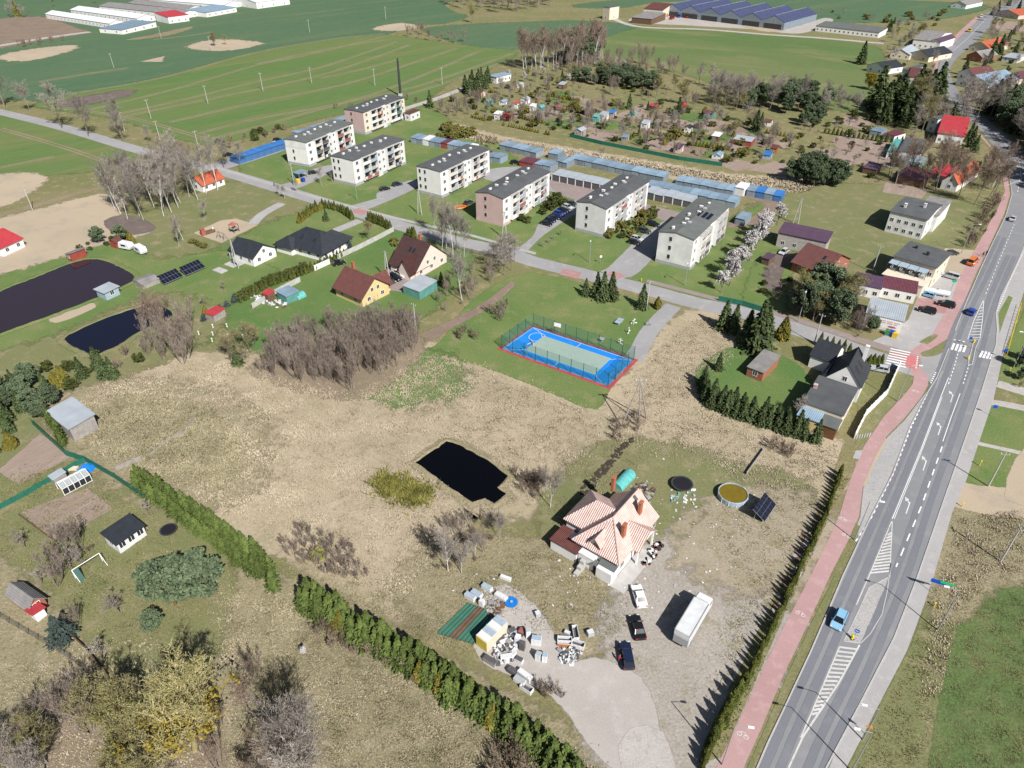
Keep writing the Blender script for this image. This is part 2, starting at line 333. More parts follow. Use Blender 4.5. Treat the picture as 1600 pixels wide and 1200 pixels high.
patch('pond_meadow', 'g_lawn_dull', [(-60,600),(0,560),(100,530),(240,470),(300,480),(330,500),(300,530),(200,575),(60,612),(-60,640)], 3, 3, True, 4)
patch('grove_meadow', 'g_lawn_dull', [(165,345),(250,330),(340,290),(440,300),(470,320),(400,345),(330,380),(260,395),(215,375)], 2, 3, True, 4)
patch('dry_meadow', 'g_dry', [(95,640),(150,600),(270,568),(370,560),(430,590),(540,622),(600,600),(655,548),(700,555),(790,590),(900,632),(945,648),(918,700),(865,765),(820,790),(720,790),(690,850),(660,900),(620,940),(540,900),(470,850),(400,830),(300,770),(200,728),(140,690)], 2, 3, True, 3)
patch('dry_meadow', 'g_dry', [(1070,500),(1120,492),(1150,520),(1145,560),(1085,590),(1100,640),(1180,680),(1310,700),(1290,760),(1190,775),(1120,730),(1010,700),(960,690),(935,650),(985,600),(1030,545)], 2, 2.5, True, 3)
patch('rough_meadow', 'g_dry_low', [(330,905),(440,930),(560,1000),(700,1070),(850,1160),(950,1210),(950,1500),(250,1500),(330,1150),(320,1000)], 2, 3, True, 3)
patch('rough_meadow', 'g_dry_low', [(120,640),(200,620),(330,640),(370,690),(350,760),(260,740),(180,715)], 3, 5, True, 3)
patch('yard_lawn', 'g_lawn_dull', [(905,740),(960,700),(1040,705),(1150,740),(1240,760),(1240,800),(1150,850),(1050,880),(1000,880),(900,870),(860,800)], 3, 2.5, True, 3)
patch('yard_lawn', 'g_dry_low', [(640,910),(720,860),(860,870),(960,910),(985,960),(950,1000),(880,990),(800,960),(700,960)], 3, 2.5, True, 3)
patch('allotment_lawn', 'g_lawn_dull', [(-80,640),(60,650),(140,720),(220,790),(330,860),(340,940),(300,1040),(150,1000),(60,900),(-80,860)], 2, 2, True, 3)
patch('allotment_lane', 'g_dry_low', [(-100,860),(0,900),(70,980),(130,1060),(150,1120),(60,1130),(-100,1060)], 3, 2, True, 3)
patch('corner_lawn', 'g_lawn_bright', [(1090,580),(1140,545),(1200,548),(1262,590),(1250,660),(1180,645),(1110,630)], 3, 1, True, 3)
patch('orchard_lawn', 'g_lawn', [(1170,470),(1200,400),(1235,400),(1222,440),(1215,485)], 3, 1.5, True, 3)
patch('verge', 'g_lawn_dull', [(1330,1210),(1380,1105),(1425,1015),(1450,945),(1470,890),(1500,800),(1600,790),(1600,905),(1540,915),(1505,950),(1480,1010),(1450,1150),(1430,1300),(1330,1300)], 2, 1, True, 3)
patch('verge', 'g_dry_low', [(1490,800),(1540,780),(1700,800),(1700,880),(1560,890),(1500,930),(1470,960),(1470,880)], 3, 2, True, 3)
patch('verge', 'g_lawn', [(1526,700),(1550,632),(1600,645),(1700,670),(1700,770),(1600,770),(1540,765),(1508,755)], 3, .8, False, 3)
patch('verge', 'g_lawn', [(1560,598),(1580,540),(1608,470),(1700,440),(1700,640),(1600,625)], 3, .8, False, 3)
# ---- bare ground
patch('sand_ground', 'g_sand', [(-120,380),(0,345),(80,325),(160,306),(185,318),(172,345),(225,362),(180,372),(110,392),(0,424),(-120,450)], 3, 2, True, 3)
patch('sand_ground', 'g_sand', [(-120,300),(0,275),(60,278),(40,300),(0,320),(-120,350)], 3, 2, True, 3)
patch('ash_heap', 'g_dirt_dark', [(165,345),(190,337),(225,345),(240,358),(210,366),(178,362)], 4, 1, True, 2)
patch('playground_sand', 'g_sand', [(304,364),(345,345),(368,342),(402,352),(346,379)], 4, .5, False, 2)
patch('beach', 'g_sand', [(80,490),(132,474),(148,480),(88,504)], 4, .6, True, 2)
for pl in ([(0,735),(62,680),(112,712),(30,756)], [(36,800),(135,765),(173,795),(84,844)], [(868,192),(900,178),(955,195),(930,205)], [(1030,190),(1090,180),(1150,195),(1095,205)],
           [(1000,222),(1040,214),(1085,225),(1060,240),(1015,232)], [(870,168),(895,175),(850,182),(835,176)], [(1150,208),(1185,203),(1215,212),(1175,218)], [(1105,248),(1155,250),(1190,258),(1150,268)],
           [(1300,222),(1312,210),(1390,222),(1372,236)], [(1270,232),(1330,232),(1370,250),(1320,260),(1280,250)], [(1300,190),(1320,182),(1365,188),(1350,202)], [(1215,218),(1240,222),(1230,232),(1200,228)],
           [(990,170),(1020,182),(985,188),(960,180)], [(1350,240),(1410,248),(1390,262),(1350,255)], [(1540,32),(1620,36),(1620,50),(1560,48)], [(925,205),(965,210),(940,222),(905,214)],[(1170,265),(1210,252),(1250,262),(1230,276)]):
    patch('garden_bed', 'g_plough', pl, 4, .7, False, 2)
for pl in ([(875,190),(900,182),(925,186),(918,194),(890,198)], [(925,195),(960,188),(982,196),(950,204)], [(1060,180),(1085,176),(1110,186),(1085,192)], [(1100,212),(1130,207),(1150,213),(1125,222)]):
    patch('garden_lawn', 'g_lawn_bright', pl, 4, .8, False, 3)
patch('gravel_yard', 'g_gravel', [(990,960),(1010,905),(1040,868),(1085,862),(1150,880),(1195,900),(1200,960),(1150,1050),(1110,1120),(1090,1210),(1000,1210),(960,1120),(985,1040)], 4, 3.5, True, 2)
patch('yard_paving', 'g_yard', [(800,960),(835,955),(862,990),(885,1040),(930,1030),(975,1048),(1000,1060),(1022,1110),(1030,1150),(1010,1210),(965,1200),(925,1165),(880,1100),(835,1068),(770,1040),(745,1010),(780,975)], 5, .8, True, 2)
patch('yard_paving', 'g_yard', [(755,925),(790,915),(830,945),(855,980),(820,985),(775,960)], 5, .8, True, 2)
patch('yard_concrete', 'g_yard_pale', [(968,1165),(985,1140),(1010,1135),(1035,1145),(1045,1170),(1055,1230),(990,1240)], 6, .4, True, 2)
patch('dirt_patch', 'g_earth', [(1085,860),(1150,805),(1240,790),(1265,815),(1230,880),(1190,900),(1130,880)], 4, 4, True, 3)
patch('thicket_ground', 'thicket_floor', [(395,575),(440,555),(560,520),(640,520),(655,545),(600,598),(545,620),(450,600)], 4, 3, True, 3)
patch('thicket_ground', 'thicket_floor', [(60,1140),(130,1090),(230,1080),(300,1100),(330,1180),(300,1300),(60,1300)], 4, 3, True, 3)
patch('dug_earth', 'g_dirt', [(655,524),(700,504),(760,472),(800,440),(804,444),(766,478),(712,508),(672,530)], 4, .9, True, 2)
patch('drive_gravel', 'g_dirt_dark', [(560,512),(640,488),(650,500),(600,515),(580,522)], 4, 1, True, 2)
# ---- roads
MAIN_L = [(1140,1290),(1180,1207),(1200,1160),(1230,1097),(1266,1020),(1296,950),(1317,900),(1345,840),(1362,805),(1395,740),(1422,667),(1450,612),(1464,590),(1474,565),(1482,545),(1492,517),(1510,472),(1530,425),(1550,382),(1572,336),(1581,304),(1576,264),(1558,235),(1535,207),(1508,182),(1485,160),(1472,135),(1465,110),(1472,85),(1500,57),(1527,30),(1555,12),(1600,-6)]
MAIN_R = [(1260,1270),(1291,1200),(1340,1107),(1397,997),(1420,937),(1434,900),(1477,775),(1512,675),(1535,607),(1548,565),(1556,540),(1558,515),(1556,490),(1563,465),(1578,435),(1592,405),(1606,370),(1618,330),(1620,290),(1606,250),(1585,222),(1562,203),(1540,186),(1515,165),(1500,147),(1490,132),(1482,110),(1495,90),(1525,65),(1550,38),(1580,18),(1625,2)]
patch('main_road', 'asphalt', MAIN_L+MAIN_R[::-1], 6)
strip('side_street', 'asphalt_old', [(-120,147),(0,175),(97,199),(204,231),(263,247),(346,268),(440,296),(555,331),(616,350),(706,375),(785,392),(831,408),(912,428),(1000,450),(1090,474),(1177,492),(1240,513),(1300,533),(1360,556),(1420,574),(1468,590)], 6.2, 6, .4, step=4)
patch('side_street', 'asphalt_old', [(1390,540),(1440,553),(1482,545),(1462,600),(1440,585),(1400,580)], 7, .1)
for nm, m_, pl in (('car_park', 'asphalt_old', [(985,432),(1030,390),(1062,356),(1080,335),(1042,345),(1030,352),(1000,372),(975,396),(950,420),(940,424)]),
               ('car_park', 'asphalt_old', [(815,398),(850,366),(905,330),(930,318),(905,312),(880,325),(845,348),(835,368),(815,385),(800,392)]),
               ('access_road', 'asphalt_old', [(562,330),(610,312),(650,292),(642,282),(590,302),(590,310),(540,325)]),
               ('access_road', 'asphalt_old', [(440,300),(480,288),(510,272),(522,265),(518,258),(480,268),(455,285),(425,292)]),
               ('car_park', 'asphalt_old', [(345,265),(372,258),(410,246),(448,232),(447,220),(410,232),(365,246),(335,255)]),
               ('car_park', 'asphalt_old', [(765,265),(830,262),(900,285),(905,300),(870,300),(760,280)]),
               ('garage_yard', 'paver_brown', [(860,272),(905,290),(960,305),(1020,322),(1110,345),(1060,350),(1000,332),(930,320),(870,300)]),
               ('dirt_road', 'g_dirt', [(1135,350),(1165,345),(1190,330),(1195,318),(1170,310),(1120,298),(1060,285),(1080,282),(1180,302),(1215,318),(1205,338),(1175,352),(1140,356)])):
    patch(nm, m_, pl, 6, .7, True, 2)
strip('court_path', 'asphalt_old', [(1052,478),(1030,500),(1012,522),(1000,545),(990,562)], 4.2, 6, .4)
strip('farm_track', 'g_track', [(-60,362),(0,336),(60,320),(130,300),(200,285),(270,270),(320,262)], 3.5, 5, .8)
strip('farm_track', 'g_yard_pale', [(625,172),(680,155),(720,140),(760,125)], 3.5, 5, .8)
strip('farm_track', 'g_yard_pale', [(-40,78),(20,68),(80,58),(140,50)], 5, 5, 1)
strip('farm_track', 'g_dirt_dark', [(1210,452),(1207,430),(1220,405),(1232,395)], 4, 5, 1)
strip('footpath', 'g_yard_pale', [(1545,628),(1570,632),(1640,645)], 2.0, 6, .4)
strip('footpath', 'g_yard_pale', [(1525,692),(1560,700),(1640,718)], 1.0, 6, .3)
strip('lane', 'g_sand', [(1490,770),(1530,780),(1580,785),(1640,790),(1720,780)], 7.5, 6, .6)
strip('lane', 'g_sand', [(1600,790),(1610,740),(1640,700)], 6, 6, .6)
strip('lane', 'g_yard_pale', [(1560,600),(1600,612),(1700,640)], 3.0, 6, .4)
strip('driveway', 'paving', [(440,318),(410,335),(395,350)], 3.2, 5, .5)
strip('driveway', 'paving', [(562,345),(545,352),(525,360)], 3.2, 5, .5)
patch('driveway', 'paver_brown', [(578,448),(590,438),(618,408),(640,412),(650,440),(640,458),(602,452)], 6, .2)
patch('driveway', 'paver_brown', [(690,415),(697,410),(655,436),(648,430)], 6, .2)
patch('terrace', 'paving', [(468,395),(484,386),(512,390),(540,388),(492,405)], 6)
# ---- cycle path, pavements, lay-by
PATH_L = [(1080,1280),(1119,1200),(1150,1137),(1197,1035),(1232,965),(1268,897),(1310,810),(1322,770),(1330,745),(1350,697),(1380,652),(1412,618),(1426,600),(1428,588),(1420,575),(1408,560)]
PATH_R = [(1128,1270),(1163,1197),(1190,1137),(1222,1060),(1260,980),(1299,895),(1325,845),(1342,807),(1348,762),(1385,682),(1412,655),(1440,620),(1450,602),(1450,590),(1440,576),(1436,556)]
patch('cycle_path', 'path_red', PATH_L+PATH_R[::-1], 7)
P2L = [(1412,555),(1438,538),(1458,520),(1470,500),(1487,468),(1499,432),(1526,385),(1559,325),(1570,300),(1566,268),(1545,228),(1527,208)]
P2R = [(1436,560),(1455,545),(1483,528),(1490,508),(1507,470),(1526,425),(1547,382),(1569,334),(1578,304),(1573,268),(1554,236),(1533,210)]
patch('cycle_path', 'path_red', P2L+P2R[::-1], 7)
patch('cycle_path', 'path_red', [(1457,112),(1460,92),(1475,72),(1498,50),(1525,26),(1530,29),(1502,55),(1474,84),(1466,98),(1463,118),(1472,138),(1464,134)], 7)
patch('lay_by', 'cobble', [(1451,608),(1440,622),(1414,656),(1386,684),(1349,762),(1344,808),(1328,846),(1340,846),(1362,805),(1395,740),(1422,667)], 6)
patch('pavement', 'paving', [(1258,1274),(1291,1200),(1340,1107),(1397,997),(1420,937),(1434,900),(1477,775),(1512,675),(1535,607),(1548,565),(1556,540),(1570,540),(1560,590),(1552,625),(1530,690),(1510,750),(1488,800),(1459,900),(1442,950),(1417,1017),(1370,1107),(1322,1200),(1290,1270)], 7)
patch('pavement', 'paving', [(1556,540),(1558,515),(1556,490),(1563,465),(1578,435),(1592,405),(1606,370),(1640,372),(1625,420),(1600,455),(1580,520),(1570,545)], 7)
patch('pavement', 'paving', [(1360,535),(1400,548),(1412,556),(1450,540),(1478,505),(1500,455),(1520,405),(1470,400),(1440,455),(1420,500),(1395,520)], 5, .4)
patch('shop_yard', 'g_sand', [(1462,412),(1478,388),(1525,392),(1505,430),(1470,430)], 6, .6)
patch('shop_yard', 'paver_red', [(1430,478),(1436,466),(1490,470),(1482,490),(1450,488)], 6, .3)
patch('side_pavement', 'paving', [(340,264),(480,306),(620,343),(735,369),(836,398),(838,395),(736,366),(621,340),(480,303),(341,261)], 6, .2)
patch('side_pavement', 'paver_brown', [(1010,441),(1120,470),(1180,484),(1260,508),(1340,535),(1395,552),(1402,545),(1345,528),(1262,502),(1182,479),(1121,465),(1012,437)], 7, .2)
patch('side_pavement', 'paver_red', [(1398,548),(1388,556),(1430,578),(1440,568),(1436,556)], 7, .1)
patch('speed_table', 'paver_red', [(880,420),(908,426),(902,436),(876,429)], 7, .2)
patch('speed_table', 'paver_red', [(955,424),(978,430),(965,436),(948,431)], 7, .2)
patch('speed_table', 'paver_red', [(560,325),(580,331),(565,336),(548,331)], 7, .2)
patch('traffic_island', 'cobble', [(1388,902),(1392,880),(1386,925),(1378,960),(1360,990),(1345,1005),(1318,1002),(1332,975),(1358,918)], 7)
patch('traffic_island', 'cobble', [(1522,530),(1530,531),(1524,545),(1519,570),(1512,570)], 7)
# ---- verges along the cycle path
patch('kerb_grass', 'g_lawn_dull', [(1170,1197),(1197,1137),(1229,1060),(1266,980),(1305,900),(1310,902),(1288,950),(1260,1010),(1224,1088),(1195,1150),(1174,1200),(1160,1240),(1150,1240)], 7, .2)
patch('kerb_grass', 'g_lawn_dull', [(1328,848),(1337,818),(1342,822),(1338,846)], 7, .2)
patch('kerb_grass', 'g_lawn_dull', [(1345,675),(1362,655),(1402,582),(1418,585),(1424,600),(1380,648),(1352,690),(1335,700)], 6, .3)
patch('kerb_grass', 'g_lawn_dull', [(1438,552),(1458,545),(1470,543),(1474,549),(1460,556),(1442,557)], 8, .1, True, 1)
patch('kerb_grass', 'g_lawn_dull', [(1436,535),(1460,522),(1466,524),(1448,538)], 8, .1, True, 1)
patch('kerb_grass', 'g_lawn', [(1560,490),(1576,462),(1582,465),(1570,495),(1562,520)], 8, .1)
patch('kerb_grass', 'g_rough', [(1125,1180),(1230,940),(1300,790),(1330,740),(1340,700),(1322,690),(1290,780),(1210,940),(1090,1190)], 5, .6)
# ---- kerbs: real steps
def kerb(line, h=.12, wd=.22):
    P = GL(line)
    b = MB()
    for a, c in zip(P[:-1], P[1:]): b.bar(a, c, wd, h)
    o = obj('kerb', b, m='kerb'); o['kind'] = 'structure'
kerb(MAIN_L[:15]); kerb(MAIN_L[15:22]); kerb(MAIN_R[:20])
kerb([(1388,902),(1392,880),(1386,925),(1378,960),(1360,990),(1345,1005),(1318,1002),(1332,975),(1358,918),(1388,902)], .07, .15)
kerb([(1522,530),(1530,531),(1524,545),(1519,570),(1512,570),(1522,530)])
# ---- wheel-worn lanes and painted markings of the main road
for ln in ([(1196,1225),(1245,1110),(1290,1010),(1338,900),(1385,790),(1440,660),(1475,575),(1500,505),(1540,425),(1565,370)],
           [(1262,1230),(1300,1140),(1352,1030),(1410,890),(1450,770),(1490,660),(1518,580),(1535,520),(1550,470),(1580,400)]):
    for dx in (-.85, .85):
        P = GL(ln); Q = []
        for i, p in enumerate(P):
            d = P[min(i+1, len(P)-1)]-P[max(i-1, 0)]; nn = Vector((-d.y, d.x, 0)).normalized()*dx; Q.append(((p+nn).x, (p+nn).y))
        strip('wheel_track', 'asphalt_tracks', Q, .7, 7, .35, world=True)
def dashes(line, length, gap, wd, m='paint_white', lv=8):
    P = GL(line); acc = 0.0
    for a, c in zip(P[:-1], P[1:]):
        L_ = (c-a).length; d = (c-a)/L_; t = -acc
        while t < L_:
            s0, s1 = max(t, 0), min(t+length, L_)
            if s1 > s0: strip('road_marking', m, [tuple(a+d*s0)[:2], tuple(a+d*s1)[:2]], wd, lv, world=True, smooth=False)
            t += length+gap
        acc = (L_-(t-length-gap)) % (length+gap)
def line(pts, wd=.14, m='paint_white', lv=8): strip('road_marking', m, pts, wd, lv, smooth=False)
dashes([(1337,846),(1362,808),(1395,742),(1424,667),(1450,613)], .9, .9, .2)                       # lay-by edge
line([(1394,811),(1440,700),(1470,620),(1482,590)], .13); line([(1397,811),(1442,700),(1472,620)], .1)
line([(1473,690),(1485,655),(1500,615)]); dashes([(1472,698),(1440,790),(1400,886)], 2.2, 2.0, .22)
dashes([(1482,600),(1492,570),(1498,548)], .9, .9, .18); dashes([(1505,600),(1514,570)], .9, .9, .18)
line([(1393,815),(1360,895),(1338,945)], .16, 'paint_worn'); line([(1394,815),(1390,902)], .16, 'paint_worn')
def hatch(a0, a1, b0, b1, n, m='paint_worn'):
    for i in range(n):
        t = (i+.5)/n
        p = (a0[0]+(a1[0]-a0[0])*t, a0[1]+(a1[1]-a0[1])*t); q = (b0[0]+(b1[0]-b0[0])*t, b0[1]+(b1[1]-b0[1])*t)
        line([p, q], .32, m)
hatch((1388,834), (1358,898), (1393,830), (1390,895), 13)
line([(1312,1010),(1290,1062),(1251,1153)], .2, 'paint_worn'); line([(1343,1008),(1310,1068),(1254,1152),(1232,1200)], .26, 'paint_worn')
hatch((1313,1008), (1266,1120), (1342,1012), (1276,1117), 17)
line([(1536,470),(1522,500),(1512,530)], .12); line([(1537,470),(1535,500),(1531,530)], .12); hatch((1533,480), (1513,530), (1536,478), (1531,530), 11)
dashes([(1540,460),(1556,420),(1585,350)], 1.5, 1.5, .14); dashes([(1558,486),(1575,445),(1600,392)], .8, .8, .2)
line([(1574,290),(1596,280),(1592,250),(1560,212)], .12); line([(1474,110),(1483,85),(1512,60),(1540,30)], .14); dashes([(1590,300),(1595,270),(1575,230),(1545,198)], 2, 2, .16)
# zebra crossings
def zebra(a, b, la, n, wd=.5):
    A, B = G(*a), G(*b); C = G(*la)-A
    for i in range(n):
        p = A.lerp(B, (i+.5)/n); q = p+C
        strip('road_marking', 'paint_white', [tuple(p)[:2], tuple(q)[:2]], wd, 9, world=True, smooth=False)
zebra((1484,546), (1508,551), (1488,536), 4); zebra((1528,558), (1550,562), (1533,548), 4)
zebra((1383,569), (1392,543), (1415,576), 7, .5)
patch('crossing_paint', 'crossing_red', [(1418,555),(1434,558),(1430,578),(1414,572)], 10)
dashes([(1490,531),(1510,535)], .5, .5, .4); dashes([(1462,582),(1454,600)], .5, .5, .3); dashes([(1434,557),(1431,577)], .5, .4, .3, lv=11)
# turn arrows
def arrow(px, py, s=1.0):
    o = G(px, py); a = ang(G(1395,890), G(1480,640))
    u, v = Vector((math.cos(a), math.sin(a), 0)), Vector((-math.sin(a), math.cos(a), 0))
    for q in ([(-2.6,-.10),(.9,-.10),(1.1,.12),(.9,.12),(.8,.10),(-2.6,.10)], [(.72,.0),(1.4,.4),(1.28,.6),(.6,.2)], [(.75,.75),(1.7,.25),(2.0,1.05)]):
        patch('road_arrow', 'paint_arrow', [tuple(o+u*x*s-v*y*s*-1)[:2] for x, y in q], 9, world=True)
for p in ((1488,620), (1469,670), (1446,724), (1420,790)): arrow(*p)
# ---- sports court
CA, CB, CC, CD = (784,545), (833,511), (990,563), (950,604)
def cq(u, v):
    a, b, c, d = G(*CA), G(*CB), G(*CC), G(*CD)          # u along the long side, v across
    p = a.lerp(d, u).lerp(b.lerp(c, u), v); return (p.x, p.y)
def crect(name, m, u0, u1, v0, v1, lv): patch(name, m, [cq(u0,v0), cq(u1,v0), cq(u1,v1), cq(u0,v1)], lv, world=True)
crect('court_border', 'court_red', -.03, 1.03, -.06, 1.06, 6); crect('court_surface', 'court_blue', 0, 1, 0, 1, 7); crect('court_surface', 'court_green', .17, .83, .2, .82, 8)
CLl, CWd = 29.0, 12.3
def cline(pts, wd=.09): strip('court_line', 'paint_white', [cq(*p) for p in pts], wd, 10, world=True, smooth=False)
cline([(.01,.02),(.99,.02),(.99,.98),(.01,.98),(.01,.02)]); cline([(.17,.2),(.83,.2),(.83,.82),(.17,.82),(.17,.2)])
for u_ in (.39, .5, .61): cline([(u_,.2),(u_,.82)])
cline([(.5,.02),(.5,.2)]); cline([(.5,.82),(.5,.98)])
for s_, c_ in ((1, 0.0), (-1, 1.0)):
    cline([(c_+s_*.21*math.cos(t), .5+.46*math.sin(t)) for t in [R(-85+17*i) for i in range(11)]])
cline([(.13+.07*math.cos(R(20*i)), .72+.16*math.sin(R(20*i))) for i in range(19)])
# ---- ponds: dark water inside raised, ragged banks
def pond(pts, m, smooth=True, grass='g_dry', bank=.22):
    P = outline(GL(pts), smooth, 1.2); n = len(P)
    a = sum(P[i-1].x*P[i].y-P[i].x*P[i-1].y for i in range(n))
    if a < 0: P = P[::-1]
    tris = tessellate_polygon([P]); me = bpy.data.meshes.new('pond_water'); me.from_pydata([(p.x, p.y, .10) for p in P], [], [tuple(t) for t in tris]); me.update()
    me.materials.append(M[m]); o = obj('pond_water', me); o['kind'] = 'structure'
    vs_, fs_ = [], []
    prof = [(-.2, .02), (.05, bank*.7), (.4, bank), (1.1, bank*.5), (2.2, .0)]
    for i in range(n):
        d = P[(i+1)%n]-P[i-1]; nn = Vector((d.y, -d.x, 0)).normalized(); k = RND.uniform(-.22, .22)
        for off, z in prof:
            q = P[i]+nn*(off+(k if off < 3 else 0)); vs_.append((q.x, q.y, z*RND.uniform(.7, 1.25)))
    k = len(prof)
    for i in range(n):
        for j in range(k-1): fs_.append((i*k+j, i*k+j+1, ((i+1)%n)*k+j+1, ((i+1)%n)*k+j))
    me = bpy.data.meshes.new('pond_bank'); me.from_pydata(vs_, [], fs_); me.update(); me.materials.append(M[grass])
    at = me.attributes.new('e', 'FLOAT', 'POINT'); at.data.foreach_set('value', [1.0, 1.0, 1.0, .9, .0]*n)
    o = obj('pond_bank', me); o['kind'] = 'structure'
pond([(649,723),(698,690),(715,694),(760,718),(795,744),(778,762),(792,772),(772,788),(757,780),(738,785),(700,760)], 'water_black', False, 'g_dry_low')
pond([(-90,505),(0,456),(60,432),(110,412),(145,405),(175,412),(210,432),(195,446),(160,462),(120,478),(60,500),(0,522),(-90,555)], 'water_brown', True, 'g_lawn', .25)
pond([(101,530),(125,515),(180,492),(228,477),(245,476),(268,488),(262,500),(215,520),(185,540),(150,553),(120,545)], 'water_blue', True, 'g_lawn_dull', .25)

strip('tactile_strip', 'g_sand', [(1350,760),(1366,722),(1385,686)], .5, 9)
patch('bus_stop_slab', 'paving', [(1332,716),(1337,704),(1348,704),(1343,718)], 8)
def bike_symbol(px, py):
    o = G(px, py); a = ang(G(1310,850), G(1345,770)); u, v = Vector((math.cos(a), math.sin(a), 0)), Vector((-math.sin(a), math.cos(a), 0))
    w_ = lambda pts: [tuple(o+u*x+v*y)[:2] for x, y in pts]
    for c_ in (-.45, .45): strip('bike_symbol', 'paint_arrow', w_([(.1+.3*math.cos(R(40*i)), c_+.3*math.sin(R(40*i))) for i in range(10)]), .08, 9, world=True, smooth=False)
    strip('bike_symbol', 'paint_arrow', w_([(.1,-.45),(.6,-.2),(.55,.3),(.1,.45)]), .08, 9, world=True, smooth=False)
for p in ((1316,812), (1322,838), (1430,612), (1250,960), (1160,1150)): bike_symbol(*p)
# ================================================================== BUILDINGS
mat('wall_white', (.72,.71,.69), .85, .05, .6, bump=.01); mat('wall_grey', (.60,.60,.60), .85, .08, .5, bump=.01); mat('wall_cream', (.62,.55,.44), .85, .06, .6, bump=.01); mat('wall_pink', (.50,.36,.34), .85, .06, .5, bump=.01); mat('wall_yellow', (.60,.47,.24), .85, .07, .6, bump=.01)
mat('wall_peach', (.66,.55,.48), .85, .05, .6); mat('wall_block', (.36,.34,.31), .9, .15, 1.2, bump=.03); mat('wall_stained', (.64,.64,.62), .9, .14, .35, col2=(.72,.72,.70), bump=.02); mat('wall_brick', (.30,.12,.075), .9, .2, 3, bump=.03); mat('wall_mix', (.55,.45,.40), .9, .25, .8)
mat('wood_grey', (.30,.28,.26), .9, .2, 1.2, wave=(2, .25, .02)); mat('wood_brown', (.14,.085,.055), .8, .2, 1.5, wave=(2, .25, .02)); mat('plinth', (.33,.34,.37), .9, .08, .7); mat('concrete', (.42,.41,.39), .9, .12, .7, bump=.02)
mat('roof_felt', (.085,.09,.095), .9, .15, .35, bump=.02, rnd=.1); mat('roof_felt_green', (.115,.125,.12), .9, .14, .35, bump=.02); mat('roof_black', (.030,.034,.042), .55, .15, .8, wave=(0, .3, .03)); mat('roof_darkbrown', (.055,.022,.02), .5, .18, .8, wave=(1, .28, .03))
mat('roof_brown', (.13,.048,.042), .55, .15, .8, wave=(1, .28, .03)); mat('roof_maroon', (.135,.045,.06), .5, .12, .6, wave=(1, .35, .03)); mat('roof_purple', (.095,.055,.09), .5, .12, .6, wave=(1, .35, .03)); mat('roof_red', (.42,.045,.055), .55, .1, .6, wave=(1, .35, .03)); mat('roof_orange', (.40,.10,.05), .7, .15, .8, wave=(1, .3, .03))
mat('roof_metal', (.42,.46,.50), .45, .1, .4, wave=(1, .5, .02), metal=.2); mat('roof_bluegrey', (.20,.28,.36), .5, .14, .4, wave=(1, .4, .02), rnd=.22); mat('roof_blue', (.04,.16,.42), .5, .12, .4, wave=(1, .4, .02), rnd=.15); mat('roof_eternit', (.22,.21,.205), .9, .18, .5, wave=(0, .3, .02)); mat('roof_hall', (.055,.065,.13), .5, .1, .3, wave=(0, .6, .03)); mat('roof_white', (.66,.67,.69), .6, .05, .4, wave=(0, .6, .02)); mat('roof_teal', (.10,.34,.32), .5, .15, .6)
mat('tin_grey', (.21,.25,.29), .5, .12, .6, wave=(0, .2, .015), rnd=.2); mat('tin_blue', (.06,.15,.34), .5, .12, .6, wave=(0, .2, .015)); mat('tin_red', (.28,.06,.045), .6, .15, .6, wave=(0, .2, .015)); mat('tin_white', (.66,.67,.68), .5, .06, .6, wave=(0, .2, .015)); mat('tin_green', (.10,.26,.24), .5, .15, .6, wave=(0, .2, .015))
mat('glass', (.022,.026,.032), .08, .1, 1, spec=.6); mat('frame_white', (.75,.75,.74), .5, .03, 1); mat('door_brown', (.14,.065,.03), .6, .2, 2); mat('door_dark', (.05,.05,.055), .6, .2, 2); mat('metal_dark', (.045,.047,.05), .5, .1, 2); mat('metal_grey', (.34,.35,.36), .45, .1, 2, metal=.3); mat('pv', (.010,.012,.026), .3, .15, 3, spec=.25); mat('pv_frame', (.25,.26,.28), .4, .1, 2)
mat('pan_green', (.05,.16,.11), .6, .1, 2); mat('pan_red', (.32,.10,.08), .6, .1, 2); mat('pan_grey', (.36,.38,.40), .6, .1, 2); mat('pan_blue', (.30,.38,.46), .6, .1, 2); mat('pan_cream', (.60,.55,.48), .6, .1, 2); mat('pan_dark', (.09,.085,.09), .6, .1, 2); mat('pan_orange', (.45,.14,.05), .6, .1, 2); mat('pan_yellow', (.55,.45,.06), .6, .1, 2); mat('linen', (.75,.74,.72), .9, .06, 3); mat('brick_stack', (.34,.12,.06), .9, .15, 4, bump=.03)
# unit window: frame ring with a mullion, pane behind it (scaled per window); lies in the x-z plane, faces -y
b = MB().box(0,1,-.05,.04,0,.07).box(0,1,-.05,.04,.93,1).box(0,.07,-.05,.04,.07,.93).box(.93,1,-.05,.04,.07,.93).box(.47,.53,-.045,.04,.07,.93)
WFR = b.mesh('window_frame', 'frame_white'); WPN = MB().box(.05,.95,-.02,.02,.05,.95).mesh('window_pane', 'glass'); DOOR = MB().box(0,1,-.05,.03,0,1).box(.8,.9,-.09,-.05,.45,.5).mesh('door', 'door_brown')
def window(parent, x, y, z, w_, h_, face, name='window'):
    """face 'r': wall y=const seen from -y; 'l': wall x=const seen from -x"""
    f = obj(name, WFR, parent, (x, y, z), 0 if face == 'r' else -math.pi/2, (w_, 1, h_)); obj('pane', WPN, f); return f
def door(parent, x, y, z, w_, h_, face, m='door_brown'):
    return obj('door', DOOR, parent, (x, y, z), 0 if face == 'r' else -math.pi/2, (w_, 1, h_), m)
